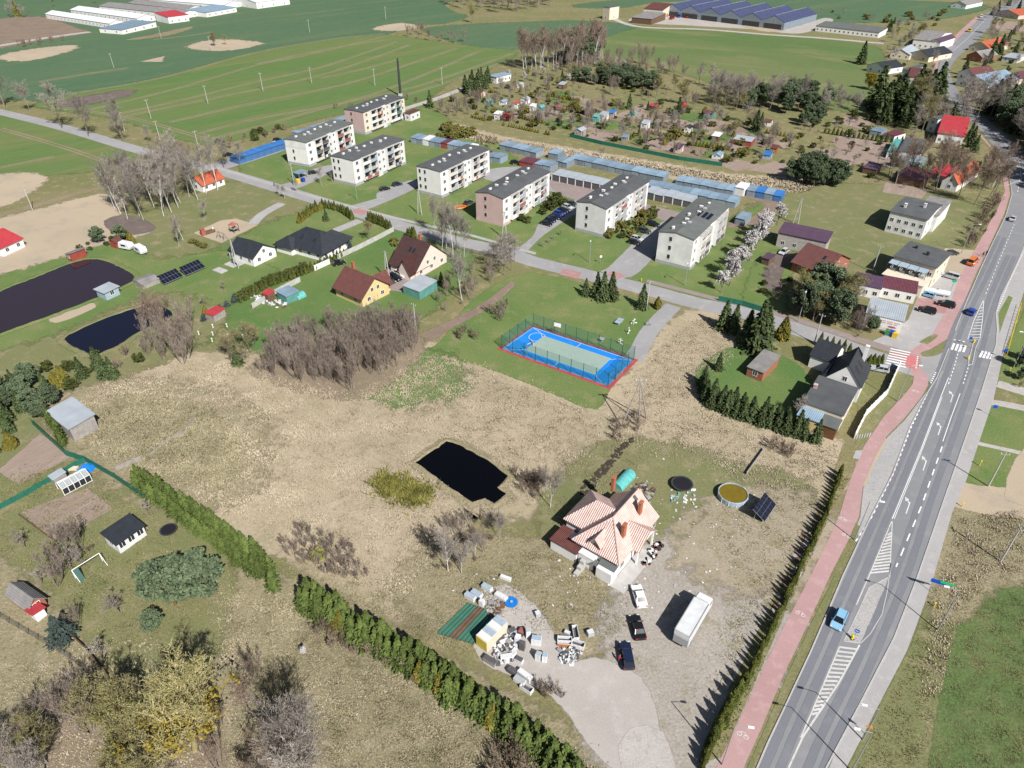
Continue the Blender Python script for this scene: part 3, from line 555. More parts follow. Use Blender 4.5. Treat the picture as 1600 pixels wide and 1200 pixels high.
def roof_shape(x0, x1, y0, y1, e, rise, kind, ridge, oh, t=.18):
    """returns slabs (list of 3D polygons) for a roof over a rectangle"""
    X0, X1, Y0, Y1 = x0-oh, x1+oh, y0-oh, y1+oh; r = e+rise
    if kind == 'flat': return [[(X0,Y0,e+t),(X1,Y0,e+t),(X1,Y1,e+t),(X0,Y1,e+t)]]
    if kind == 'mono':       # low side towards ridge letter's first edge
        if ridge == 'x': return [[(X0,Y0,e+t),(X1,Y0,e+t),(X1,Y1,r+t),(X0,Y1,r+t)]]
        if ridge == 'X': return [[(X0,Y0,r+t),(X1,Y0,r+t),(X1,Y1,e+t),(X0,Y1,e+t)]]
        if ridge == 'Y': return [[(X0,Y0,r+t),(X1,Y0,e+t),(X1,Y1,e+t),(X0,Y1,r+t)]]
        return [[(X0,Y0,e+t),(X1,Y0,r+t),(X1,Y1,r+t),(X0,Y1,e+t)]]
    k = rise/((y1-y0)/2 if ridge == 'x' else (x1-x0)/2); el = e-oh*k+t; r = r+t
    if ridge == 'x':
        ym = (y0+y1)/2; h = 0 if kind == 'gable' else (y1-y0)/2*.95+oh*.6
        a, c = (X0+h, ym, r), (X1-h, ym, r)
        S = [[(X0,Y0,el),(X1,Y0,el),c,a], [(X1,Y1,el),(X0,Y1,el),a,c]]
        if kind == 'hip': S += [[(X0,Y1,el),(X0,Y0,el),a], [(X1,Y0,el),(X1,Y1,el),c]]
    else:
        xm = (x0+x1)/2; h = 0 if kind == 'gable' else (x1-x0)/2*.95+oh*.6
        a, c = (xm, Y0+h, r), (xm, Y1-h, r)
        S = [[(X0,Y1,el),(X0,Y0,el),a,c], [(X1,Y0,el),(X1,Y1,el),c,a]]
        if kind == 'hip': S += [[(X0,Y0,el),(X1,Y0,el),a], [(X1,Y1,el),(X0,Y1,el),c]]
    return S
def wall_shape(b, x0, x1, y0, y1, e, rise, kind, ridge, z0=-.3):
    b.box(x0, x1, y0, y1, z0, e)
    if kind == 'gable':
        if ridge == 'x': b.add([(x0,y0,e),(x0,y1,e),(x0,(y0+y1)/2,e+rise),(x1,y0,e),(x1,y1,e),(x1,(y0+y1)/2,e+rise)], [(0,2,1),(3,4,5),(0,3,5,2),(1,2,5,4)])
        else: b.add([(x0,y0,e),(x1,y0,e),((x0+x1)/2,y0,e+rise),(x0,y1,e),(x1,y1,e),((x0+x1)/2,y1,e+rise)], [(0,1,2),(3,5,4),(0,2,5,3),(1,4,5,2)])
    if kind == 'mono':
        q = {'x': (0,0,1,1), 'X': (1,1,0,0), 'y': (0,1,1,0), 'Y': (1,0,0,1)}[ridge]
        P = [(x0,y0),(x1,y0),(x1,y1),(x0,y1)]
        b.add([(p[0],p[1],e) for p in P]+[(p[0],p[1],e+rise*k) for p, k in zip(P, q)], [(4,5,6,7),(0,1,5,4),(1,2,6,5),(2,3,7,6),(3,0,4,7)])
def frame3(A, B, C, z):
    """local frame of a building from three eave corners in the photo: left, front, right"""
    a, b, c = G(*A, z), G(*B, z), G(*C, z)
    th = math.atan2(c.y-b.y, c.x-b.x); th2 = math.atan2(a.y-b.y, a.x-b.x)-math.pi/2
    d = (th2-th+math.pi) % (2*math.pi)-math.pi; la, lc = (a-b).length, (c-b).length
    th = th+d*(la/(la+lc)); return Vector((b.x, b.y, 0)), th, lc, la
def house(label, A, B, C, e, rise, kind='gable', ridge='x', wall='wall_white', roof='roof_brown', oh=.4, wr=0, wl=0, gr=0, gl=0, cat='house', name='house', blocks=(), chim=(), group=None, door_at=None, lx=None, ly=None, sky=(), chm='brick_stack', storeys=1):
    """wr / wl: windows along the right / left facing wall; gr / gl: windows in the gables"""
    o, th, L_, W_ = frame3(A, B, C, e); L_ = lx or L_; W_ = ly or W_
    t = thing(name, label, cat, o, th, group); c_ = o+Vector((math.cos(th)*L_/2-math.sin(th)*W_/2, math.sin(th)*L_/2+math.cos(th)*W_/2, 0)); FOOT.append((c_.x, c_.y, min(L_, W_)*.55+2.0)); [FOOT.append((c_.x+s_*math.cos(th+k_)*d_, c_.y+s_*math.sin(th+k_)*d_, min(L_, W_)*.55+1.5)) for s_ in (-1, 1) for k_, d_ in ((0 if L_ > W_ else math.pi/2, abs(L_-W_)/2),)]
    for i, (x0, x1, y0, y1, e_, r_, k_, rg_) in enumerate([(0, L_, 0, W_, e, rise, kind, ridge)]+[tuple(v*L_ if j < 2 else v*W_ if j < 4 else v for j, v in enumerate(q[:4]))+tuple(q[4:8]) for q in blocks]):
        wm, rm = (wall, roof) if i == 0 or len(blocks[i-1]) < 9 else blocks[i-1][8:10]
        w_ = MB(); wall_shape(w_, x0, x1, y0, y1, e_, r_, k_, rg_); wo = obj('wall', w_, t, m=wm)
        rb = MB()
        for s_ in roof_shape(x0, x1, y0, y1, e_, r_, k_, rg_, oh): rb.slab(s_, .16)
        ro = obj('roof', rb, t, m=rm)
        if i == 0:
            for cx, cy, cz in chim: obj('chimney', MB().box(cx*L_-.35, cx*L_+.35, cy*W_-.35, cy*W_+.35, e*.9, cz).box(cx*L_-.42, cx*L_+.42, cy*W_-.42, cy*W_+.42, cz, cz+.15), ro, m=chm)
            for fx, fy in sky:     # roof windows on the pitch
                k = rise/(W_/2 if ridge == 'x' else L_/2); d_ = fy*W_ if ridge == 'x' else fx*L_
                p = [(-.4,-.6),(.4,-.6),(.4,.6),(-.4,.6)]
                q = [(fx*L_+(u if ridge == 'x' else v), fy*W_+(v if ridge == 'x' else u), e+(min(d_, (W_ if ridge == 'x' else L_)-d_)+(v if d_ < (W_ if ridge == 'x' else L_)/2 else -v))*k+.30) for u, v in p]
                obj('roof_window', MB().slab(q if ridge == 'x' else q[::-1], .08), ro, m='glass')
    for s_ in range(storeys):
        zz = .9+s_*2.8
        for j in range(wr): window(t, L_*(j+.5)/wr-.6, 0, zz, 1.2, 1.3, 'r')
        for j in range(wl): window(t, 0, W_*(j+.5)/wl+.6, zz, 1.2, 1.3, 'l')
    if kind == 'gable' and ridge == 'y':
        for j in range(gr): window(t, L_*(.5+(j-(gr-1)/2)*.22)-.5, 0, e+.2, 1.0, 1.25, 'r')
    if kind == 'gable' and ridge == 'x':
        for j in range(gl): window(t, 0, W_*(.5+(j-(gl-1)/2)*.22)+.5, e+.2, 1.0, 1.25, 'l')
    if door_at: door(t, door_at[1]*L_ if door_at[0] == 'r' else 0, 0 if door_at[0] == 'r' else door_at[1]*W_, 0, 1.0, 2.1, door_at[0])
    return t
# ---- apartment blocks
BW, BL, BH = 10.8, 30.5, 9.7
GWIN_P = MB().box(0, 1, -.03, .02, 0, 1).mesh('stair_glass', 'glass')
def balcony_mesh(w_, m):
    return MB().box(.06, w_-.06, -1.22, -1.14, .02, 1.02).mesh('balcony_panel', m)
SLAB = MB().box(0, 4.1, -1.2, 0, -.14, 0).mesh('balcony_slab', 'concrete'); RAIL = MB().box(.02, 4.08, -1.22, -1.16, 1.03, 1.08).mesh('balcony_rail', 'metal_grey'); SIDE = MB().box(-.07, .07, -1.25, 0, 0, 1).mesh('balcony_side', 'wall_white')
BAYG = MB().box(.2, 1.6, -.05, .02, .05, 2.3).box(1.75, 3.95, -.05, .02, .6, 2.3).mesh('balcony_door_shade', 'glass')  # door and window glass, enlarged so dark panes stand in for recess shade
PANELS = {k: balcony_mesh(4.1, k) for k in ('pan_green', 'pan_red', 'pan_grey', 'pan_blue', 'pan_cream', 'pan_dark', 'pan_orange', 'pan_yellow', 'linen')}
CLOTH = {k: MB().box(0, 1.1, -1.32, -1.25, .25, 1.1).mesh('laundry', k) for k in ('linen', 'pan_cream', 'pan_red', 'pan_blue')}
VENT = MB().box(-.5, .5, -.28, .28, 0, .6).box(-.58, .58, -.35, .35, .6, .68).mesh('roof_vent', 'wall_white')
def block(label, A, B, C, gable, front, roofm, pans, gw=1, low=0, top_grey=False, pv=False, roofk='gable', seed=1, stair='wall_grey', plinth='plinth'):
    rg = random.Random(seed); o, th, L_, W_ = frame3(A, B, C, BH+.5); L_, W_ = BL, BW
    t = thing('apartment_block', label, 'apartment block', o, th)
    core = MB().box(0, L_, 0, W_, -.3, BH); obj('wall', core, t, m=front)
    # end wall slab with shallow peak, coloured separately
    rise = .9 if roofk == 'gable' else .25
    ew = MB().add([(-.12,0,1.0),(-.12,W_,1.0),(-.12,W_,BH),(-.12,W_/2,BH+rise),(-.12,0,BH),(-.002,0,1.0),(-.002,W_,1.0),(-.002,W_,BH),(-.002,W_/2,BH+rise),(-.002,0,BH)], [(0,4,3,2,1),(5,6,7,8,9),(0,1,6,5),(1,2,7,6),(2,3,8,7),(3,4,9,8),(4,0,5,9)])
    obj('end_wall', ew, t, m=gable)
    if top_grey: obj('end_panel', MB().box(-.16, -.121, .05, W_-.05, 6.9, BH-.05), t, m='wall_stained')
    obj('plinth', MB().box(-.16, L_+.1, -.14, W_+.1, -.3, 1.0), t, m=plinth)
    rb = MB(); [rb.slab(s_, .22) for s_ in roof_shape(0, L_, 0, W_, BH, rise, 'gable', 'x', .3)]; ro = obj('roof', rb, t, m=roofm)
    for i in range(7): obj('roof_vent', VENT, ro, (3+i*3.9+rg.uniform(-.5, .5), W_*(.5+.24*rg.random()), BH+rise*.75), math.pi/2 if i % 3 else 0)
    for x_ in (9.0, 22.0): obj('roof_hatch', MB().box(x_-.6, x_+.6, W_*.42, W_*.42+1, BH+rise*.6, BH+rise+.35), ro, m='pan_grey')
    # end windows
    for s_ in range(3):
        for g_ in range(gw):
            y_ = W_*(.62+.22*g_) if gw > 1 else W_*.6
            f = obj('window', GWIN_P, t, (-.125, y_+.9, 2.0+s_*2.8), -math.pi/2, (.85, 1, 1.3)); obj('sill', MB().box(-.05, 1.05, -.12, .02, -.06, -.01), f, m='frame_white')
    # front: windows, balconies, stair bay
    for s_ in range(3):
        z_ = 1.9+s_*2.8
        window(t, 1.3, 0, z_, 1.5, 1.45, 'r'); window(t, L_-2.8, 0, z_, 1.5, 1.45, 'r')
        for x_ in (13.35, 16.6): window(t, x_, -.62 if x_ < 15 else 0, z_+.2, 1.1, 1.2, 'r')
    obj('stair_bay', MB().box(12.7, 15.4, -.6, -.002, 0, BH+.1), t, m=stair)
    for gx in (4.2, 18.3):
        for c_ in range(2):
            x_ = gx+c_*4.15
            for s_ in range(3):
                z_ = 1.3+s_*2.8; bal = obj('balcony', SLAB, t, (x_, 0, z_)); k = rg.choice(pans)
                obj('panel', PANELS[k], bal); obj('rail', RAIL, bal); obj('balcony_door_shade', BAYG, bal)
                if rg.random() < .45: obj('laundry', CLOTH[rg.choice(list(CLOTH))], bal, (rg.uniform(.2, 2.6), 0, 0))
        for q in range(3): obj('balcony_side', SIDE, t, (gx+q*4.15-.03, 0, 1.1), 0, (1, 1, BH-1.1))
        obj('balcony_roof', MB().box(gx-.1, gx+8.35, -1.3, -.002, BH-.18, BH-.05), t, m='concrete')
    if pv:
        for i in range(3):
            for j in range(4): obj('solar_panel', MB().slab([(15.2+j*1.15, 1.2+i*1.55, BH+.65+i*.12), (16.3+j*1.15, 1.2+i*1.55, BH+.65+i*.12), (16.3+j*1.15, 2.2+i*1.55, BH+.85+i*.12), (15.2+j*1.15, 2.2+i*1.55, BH+.85+i*.12)], .05), ro, m='pv')
    return t
mixp = ['pan_grey', 'pan_blue', 'pan_cream', 'linen', 'pan_red', 'pan_dark']
block('white three storey block with solar panels on its grey roof', (1034,361), (1085,372), (1139,323), 'wall_stained', 'wall_white', 'roof_felt_green', ['pan_cream', 'pan_cream', 'pan_grey', 'pan_dark'], 1, pv=True, seed=1, stair='wall_white')
block('grey white block with a pale yellow panel on its end wall', (902,313), (948,324), (1010,284), 'wall_grey', 'wall_white', 'roof_felt', ['pan_cream', 'linen', 'pan_grey', 'pan_red', 'pan_grey'], 1, seed=2, stair='wall_white')
block('pink ended three storey block beside the bushes', (747,298), (786,308), (861,264), 'wall_pink', 'wall_white', 'roof_felt', ['pan_cream', 'linen', 'pan_red', 'pan_grey'], 1, seed=3, plinth='wall_pink')
block('plain white block with a black roof and two window columns on its end', (651,255), (688,266), (765,228), 'wall_white', 'wall_white', 'roof_felt', ['linen', 'pan_grey', 'pan_cream', 'pan_dark'], 2, roofk='flat', seed=4)
block('white block with blue roof flashing beside the waste bin shelter', (518,241), (551,249), (638,212), 'wall_white', 'wall_grey', 'roof_felt', mixp, 2, roofk='flat', seed=5)
block('white block with a bare grey concrete panel at the top of its end', (446,213), (477,221), (555,186), 'wall_white', 'wall_white', 'roof_felt_green', ['pan_green', 'pan_red', 'pan_grey', 'pan_dark', 'pan_cream'], 1, top_grey=True, roofk='flat', seed=6)
block('pink and yellow block standing in front of the tall black chimney', (538,168), (567,174), (632,149), 'wall_pink', 'wall_cream', 'roof_felt', ['pan_cream', 'pan_orange', 'pan_blue', 'pan_green', 'linen'], 1, roofk='flat', seed=7)
# pale yellow panel and satellite details of the second block stay with it
# ---- the tiled house in the middle
def tiles(name, ax):
    """clay-tile roof: rolls down the slope"""
    mat(name, (.57,.39,.345), .5, .10, .9, col2=(.66,.48,.43), wave=(ax, .36, .045))
tiles('tile_x', 0); tiles('tile_y', 1); mat('tile_dark', (.21,.075,.065), .6, .12, .9, wave=(0, .42, .05))
EV = 3.6; E0, E1, E2 = G(894,842,EV), G(967.5,884,EV), G(1029,806,EV)
hx = (E2-E1).normalized(); th = (math.atan2(hx.y, hx.x)+(math.atan2((E0-E1).y, (E0-E1).x)-math.pi/2))/2
HL, HW = (E2-E1).length, (E0-E1).length
hh = thing('tiled_house', 'large house with salmon tiled hipped roof and red brick chimneys', 'house', (E1.x, E1.y, 0), th)
def hw(x0, x1, y0, y1, e, m='wall_white', name='wall', z0=-.2): return obj(name, MB().box(x0, x1, y0, y1, z0, e), hh, m=m)
def hr(polys, m, name='roof'):
    b = MB(); [b.slab(p, .16) for p in polys]; return obj(name, b, hh, m=m)
RZ = EV+3.9; ym = HW/2; tx = 5.3
hw(.5, HL-.4, .5, HW-.5, EV+.3)
r_se = hr([[(0,0,EV),(HL,0,EV),(HL,ym,RZ),(tx,ym,RZ)]], 'tile_x'); hr([[(HL,HW,EV),(0,HW,EV),(tx,ym,RZ),(HL,ym,RZ)]], 'tile_x'); r_sw = hr([[(0,HW,EV),(0,0,EV),(tx,ym,RZ)]], 'tile_y'); obj('gable_wall', MB().add([(HL-.5,.5,EV),(HL-.5,HW-.5,EV),(HL-.5,ym,RZ-.5),(HL-.4,.5,EV),(HL-.4,HW-.5,EV),(HL-.4,ym,RZ-.5)], [(0,2,1),(3,4,5),(0,3,5,2),(1,2,5,4)]), hh, m='wall_white')
for p0, p1 in (((0,0,EV), (tx,ym,RZ)), ((0,HW,EV), (tx,ym,RZ)), ((tx,ym,RZ), (HL,ym,RZ))): obj('ridge_tiles', MB().tube(Vector(p0)+Vector((0,0,.06)), Vector(p1)+Vector((0,0,.06)), .13, n=6), r_se, m='tile_x')
# left wing with hipped end
wx0, wx1, wy1 = 3.1, 12.2, 13.2; wm = (wx0+wx1)/2; wz = EV+3.3; ky = 4.35
hw(wx0+.5, wx1-.5, HW-.6, wy1-.5, EV+.3)
hr([[(wx0,wy1,EV),(wx0,HW*.6,EV),(wm,HW*.45,wz),(wm,wy1-ky*.9,wz)]], 'tile_y'); hr([[(wx1,HW*.6,EV),(wx1,wy1,EV),(wm,wy1-ky*.9,wz),(wm,HW*.45,wz)]], 'tile_y'); hr([[(wx1,wy1,EV),(wx0,wy1,EV),(wm,wy1-ky*.9,wz)]], 'tile_x')
# right wing over the porch, gable to the yard
px0, px1 = 4.4, 10.7; pm = (px0+px1)/2; pz = EV+2.5; pv_ = -1.3
hr([[(px0,HW*.05,EV),(px0,pv_,EV),(pm,pv_,pz),(pm,HW*.36,pz)]], 'tile_y'); hr([[(px1,pv_,EV),(px1,HW*.05,EV),(pm,HW*.36,pz),(pm,pv_,pz)]], 'tile_y')
obj('gable_wall', MB().add([(px0+.3,pv_+.5,EV-.1),(px1-.3,pv_+.5,EV-.1),(pm,pv_+.5,pz-.4),(px0+.3,pv_+.7,EV-.1),(px1-.3,pv_+.7,EV-.1),(pm,pv_+.7,pz-.4)], [(0,1,2),(3,5,4),(0,2,5,3),(1,4,5,2),(0,3,4,1)]), hh, m='wall_white')
for x_ in (px0+.5, px1-.5): obj('porch_post', MB().box(x_-.15, x_+.15, pv_+.4, pv_+.7, -.1, EV), hh, m='wall_white')
# back wing
bx0, bx1 = 11.5, 15.1; by0, by1 = 3.0, 6.7; bm = (by0+by1)/2; bz = EV+3.0
hw(bx0, bx1-.4, by0+.4, by1-.4, EV+.3); hr([[(bx0,by0,EV),(bx1,by0,EV),(bx1,bm,bz),(bx0,bm,bz)], [(bx1,by1,EV),(bx0,by1,EV),(bx0,bm,bz),(bx1,bm,bz)]], 'tile_x')
obj('gable_wall', MB().add([(bx1-.5,by0+.4,EV),(bx1-.5,by1-.4,EV),(bx1-.5,bm,bz-.4),(bx1-.4,by0+.4,EV),(bx1-.4,by1-.4,EV),(bx1-.4,bm,bz-.4)], [(0,2,1),(3,4,5),(0,3,5,2),(1,2,5,4)]), hh, m='wall_white')
# dormer on the front hip
dy0, dy1 = 3.8, 6.3; dm = (dy0+dy1)/2; dz = EV+2.7; de = EV+1.2
obj('dormer_wall', MB().box(.9, 3.4, dy0+.3, dy1-.3, EV, de).add([(.9,dy0+.3,de),(.9,dy1-.3,de),(.9,dm,dz-.25),(1.0,dy0+.3,de),(1.0,dy1-.3,de),(1.0,dm,dz-.25)], [(0,2,1),(3,4,5),(0,3,5,2),(1,2,5,4)]), hh, m='wall_white'); hr([[(.3,dy0,de-.2),(tx*.75,dy0,de-.2),(tx*.75,dm,dz),(.3,dm,dz)], [(tx*.75,dy1,de-.2),(.3,dy1,de-.2),(.3,dm,dz),(tx*.75,dm,dz)]], 'tile_x', 'dormer_roof'); window(hh, .9, dm+.5, EV+.25, 1.0, .95, 'l')
def stack(x_, y_, z0, z1, w1=.5, w2=.9): obj('chimney', MB().box(x_-w2/2, x_+w2/2, y_-w1/2, y_+w1/2, z0, z1).box(x_-w2/2-.08, x_+w2/2+.08, y_-w1/2-.08, y_+w1/2+.08, z1, z1+.18), r_se, m='brick_stack')
stack(4.6, 2.1, EV+.8, RZ+.4); stack(10.6, 2.4, EV+1.5, RZ+.6); stack(HL*.98, HW*1.02, EV+1.0, RZ+.1)
s_ = obj('roof_window', MB().slab([(HL*.83,HW*.40,EV+3.27),(HL*.88,HW*.40,EV+3.27),(HL*.88,HW*.48,EV+3.9),(HL*.83,HW*.48,EV+3.9)], .1), r_se, m='pan_dark')
# annexes
hw(-1.2, 2.7, 7.45, 12.7, 2.3, 'wall_white', 'annex_wall'); obj('annex_roof', MB().prism([(-1.4,7.3),(-1.4,12.9),(2.9,12.9),(2.9,10.6),(.9,10.6),(.9,7.3)], 2.31, 2.5), hh, m='roof_brown')
hw(-.9, .45, 4.3, 7.25, 2.6, 'wall_white', 'annex_wall'); obj('terrace_floor', MB().box(-1.0, .44, 4.2, 7.28, 2.61, 2.72), hh, m='wall_grey'); hw(-1.6, .45, .4, 3.3, 2.4, 'wall_white', 'annex_wall'); obj('annex_roof', MB().slab([(-.9,.3,2.6),(.4,.3,2.85),(.4,3.4,2.85),(-.9,3.4,2.6)], .12), hh, m='roof_felt_green'); obj('annex_roof', MB().slab([(-1.5,3.45,2.4),(-.4,3.45,2.55),(-.4,4.2,2.55),(-1.5,4.2,2.4)], .12), hh, m='roof_felt_green')
obj('pavement_slab', MB().box(-1.8, HL*.62, -HW*.24, .4, -.1, .09), hh, m='concrete'); obj('steps', MB().box(-3.6, -1.05, 5.6, 6.4, 0, .6).box(-2.6, -1.05, 5.6, 6.4, .6, 1.3).box(-1.8, -1.05, 5.6, 6.4, 1.3, 2.0), hh, m='concrete')
for x_ in (HL*.1, HL*.75, HL*.9): window(hh, x_, .5, 1.0, 1.3, 1.4, 'r')
door(hh, HL*.45, .5, 0, 1.1, 2.1, 'r'); window(hh, .5, HW*.25, 1.0, 1.0, 1.2, 'l')
# ---- detached houses
house('white bungalow with a black hipped roof and paved terrace', (441,374), (503,396), (539,371), 2.7, 3.3, 'hip', 'y', 'wall_white', 'roof_black', .7, 4, 5, sky=((.25,.3), (.25,.6)), blocks=((-.12,.3,.62,.98,2.7,2.2,'hip','x'), (.2,1.12,.05,.5,2.7,2.6,'hip','x')))
house('small white gabled house with a dark roof', (364,388), (395,404), (423,386), 2.7, 2.6, 'gable', 'y', 'wall_white', 'roof_black', .3, 2, 3, 1)
house('pale pink house with a steep dark brown roof', (613,409), (649,424), (694,396), 2.6, 6.0, 'gable', 'y', 'wall_peach', 'roof_darkbrown', .5, 3, 1, 2, chim=((.55,.45,10.0),), sky=((.3,.55), (.3,.4)), blocks=((-.12,.45,.05,.5,2.6,3.6,'gable','x'),), door_at=('l', .2))
house('yellow house with a reddish brown roof and white balcony', (533,443), (565,465), (598,441), 3.0, 4.0, 'gable', 'y', 'wall_yellow', 'roof_brown', .7, 2, 2, 2, chim=((.6,.85,8.4),), blocks=((.45,1.15,.1,.45,3.0,2.6,'gable','x'),))
house('open carport with a pale green metal roof beside parked cars', (630,446), (655,456), (682,440), 2.5, .3, 'mono', 'y', 'tin_green', 'roof_metal', .15, cat='carport', name='carport'); house('blue grey garden shed beside a turquoise tarpaulin', (431,456), (447,464), (467,456), 2.2, .2, 'mono', 'y', 'tin_green', 'roof_bluegrey', .15, cat='shed', name='garden_shed'); house('small shed with a red roof against the concrete garden wall', (410,458), (418,462), (428,456), 2.0, .3, 'mono', 'y', 'wood_brown', 'roof_red', .1, cat='shed', name='garden_shed')
house('cottage with an orange red roof behind the birch grove', (300,283), (316,290), (346,277), 2.6, 2.6, 'gable', 'x', 'wall_white', 'roof_orange', .4, 3, 1, 0, 1); house('brown wooden pond cabin with a dark roof', (103,397), (110,400), (133,391), 2.0, .7, 'mono', 'X', 'tin_red', 'roof_eternit', .3, 0, 1, cat='cabin', name='cabin'); house('blue grey pond hut with a pale flat roof', (152,451), (163,458), (182,448), 2.3, .15, 'mono', 'y', 'pan_blue', 'roof_metal', .4, 1, 0, cat='hut', name='pond_hut'); house('low wooden greenhouse box beside the solar panels', (214,436), (222,446), (245,434), 1.3, .5, 'gable', 'x', 'wood_grey', 'roof_eternit', .1, cat='greenhouse', name='greenhouse'); house('small house with a red roof beside the sand ground', (-30,370), (0,388), (14,372), 2.8, 2.2, 'gable', 'x', 'wall_white', 'roof_red', .4, 2); house('low shed with a bright red roof in the pond garden', (323,488), (333,494), (348,483), 1.9, .2, 'mono', 'y', 'wood_grey', 'roof_red', .15, cat='shed', name='garden_shed'); house('small dark red playhouse behind the caravans', (174,376), (180,380), (188,375), 1.9, .9, 'gable', 'x', 'tin_red', 'roof_brown', .2, cat='playhouse', name='playhouse')
house('weathered grey wooden barn with a pale metal roof', (80,641), (108,670), (144,649), 3.3, .5, 'mono', 'y', 'wood_grey', 'roof_metal', .35, cat='barn', name='barn', door_at=('l', .6)); house('white allotment pavilion with a dark sloping roof', (160,838), (182,851), (225,823), 2.3, .6, 'mono', 'x', 'wall_grey', 'roof_black', .3, 3, 1, cat='pavilion', name='pavilion'); house('small grey allotment shed with a pale roof behind the greenhouse', (77,744), (83,750), (102,739), 2.0, .2, 'mono', 'y', 'wood_grey', 'roof_metal', .15, cat='shed', name='garden_shed'); house('red brown allotment hut with a weathered dark gabled roof', (12,928), (44,953), (68,934), 1.8, 1.4, 'gable', 'y', 'wall_brick', 'roof_eternit', .3, 1, 0, 0, cat='hut', name='allotment_hut', blocks=((-.05,.55,-.28,-.02,1.7,.3,'mono','Y','wall_white','roof_red'),))
house('white gabled corner house with a black metal roof', (1291,590), (1345.6,605), (1363,577), 4.2, 4.3, 'gable', 'x', 'wall_white', 'roof_black', .25, 2, 1, 0, 1, chim=((.9,.25,10.0),), sky=((.3,.25), (.6,.25)), chm='wall_white'); house('low black roofed wing of the corner house by the street', (1266,556), (1301,566), (1325,545), 3.4, 2.6, 'gable', 'y', 'wall_white', 'roof_black', .3, cat='wing', name='house_wing', lx=7.5); house('small dark roofed middle wing of the corner house', (1284,585), (1295,590), (1313,566), 3.2, 1.2, 'gable', 'x', 'wall_white', 'roof_black', .3, cat='wing', name='house_wing')
house('flat grey roofed house beside the corner house', (1255,628), (1317,650), (1339,607), 4.2, 0, 'flat', 'x', 'wall_cream', 'roof_felt', .2, 3, 2, chim=((.55,.93,5.2),), chm='wall_pink', blocks=((-.28,-.01,.42,.98,2.9,.2,'mono','y','wall_yellow','roof_bluegrey'), (-.30,-.01,.0,.40,2.9,.2,'mono','y','door_brown','roof_felt_green'))); house('brick garden shed with a worn grey roof', (1169,573), (1193,583), (1217,558), 2.5, .4, 'mono', 'y', 'wall_brick', 'roof_eternit', .2, 0, 1, cat='shed', name='brick_shed')
sh = house('white corner shop with a pale grey roof and red lettering', (1353,494), (1412,503), (1429,482), 3.4, .25, 'mono', 'y', 'wall_white', 'roof_metal', .15, 0, 0, cat='shop', name='shop', door_at=('r', .3))
house('low white building with a purple metal roof', (1333,444), (1377,452), (1383,437), 3.2, .5, 'mono', 'y', 'wall_white', 'roof_purple', .15, 0, 3, cat='building', name='low_building'); house('low white building with a maroon metal roof beside the shop yard', (1378,450), (1432,459), (1437,444), 3.1, .5, 'mono', 'y', 'wall_white', 'roof_maroon', .15, 2, 3, cat='building', name='low_building'); house('low white garage annex beside the purple roofed building', (1311,440), (1331,445), (1337,437), 2.6, .1, 'flat', 'y', 'wall_white', 'roof_eternit', .1, cat='annex', name='annex')
mb = house('modern two storey building with a black roof and glazed terrace', (1403,397), (1463,419), (1474,394), 6.6, .3, 'mono', 'y', 'wall_cream', 'roof_felt', .3, 2, 5, cat='building', name='modern_building', storeys=2, chim=((.5,.4,7.8), (.7,.75,7.6)), chm='metal_dark', blocks=((-.55,-.01,.02,.98,3.4,0,'flat','x','wall_cream','wall_cream'),))
for x_ in (-3.2,-.6):
    for i in range(5): obj('terrace_post', MB().box(x_-.06,x_+.06,1.2+i*2.6,1.32+i*2.6,3.58,5.6), mb, m='metal_dark')
for i in range(4): obj('terrace_glass', MB().slab([(-3.3,1.35+i*2.6,5.62),(-.6,1.35+i*2.6,5.85),(-.6,3.7+i*2.6,5.85),(-3.3,3.7+i*2.6,5.62)], .05), mb, m='pan_blue'); obj('parasol', MB().box(-2.6,-1.2,1.6+i*2.6,3.0+i*2.6,3.59,4.3), mb, m='pan_grey')
house('old barn of grey blocks with a purple metal roof', (1217,363), (1292,379), (1297,369), 4.6, .8, 'mono', 'y', 'wall_block', 'roof_purple', .3, 0, 4, cat='barn', name='barn', lx=7); house('brick house with a dark red roof and blue solar strips', (1238,409), (1288,427), (1330,405), 3.0, 3.6, 'gable', 'y', 'wall_brick', 'roof_brown', .5, 3, 2, 1, sky=((.3,.3),)); house('small purple roofed hut beside the orchard lawn', (1192,402), (1202,406), (1209,399), 2.0, .2, 'mono', 'y', 'wood_brown', 'roof_purple', .2, cat='hut', name='hut')
ru = house('derelict two storey white house with dark window holes', (1391,331), (1449,344), (1474,321), 6.8, .6, 'gable', 'y', 'wall_stained', 'roof_felt', .3, 2, 5, cat='ruin', name='derelict_house', storeys=2, chim=((.5,.3,8.8), (.3,.75,8.6)), chm='wall_stained', blocks=((.55,1.5,-.1,.5,5.6,.5,'mono','y','wall_stained','roof_eternit'),))
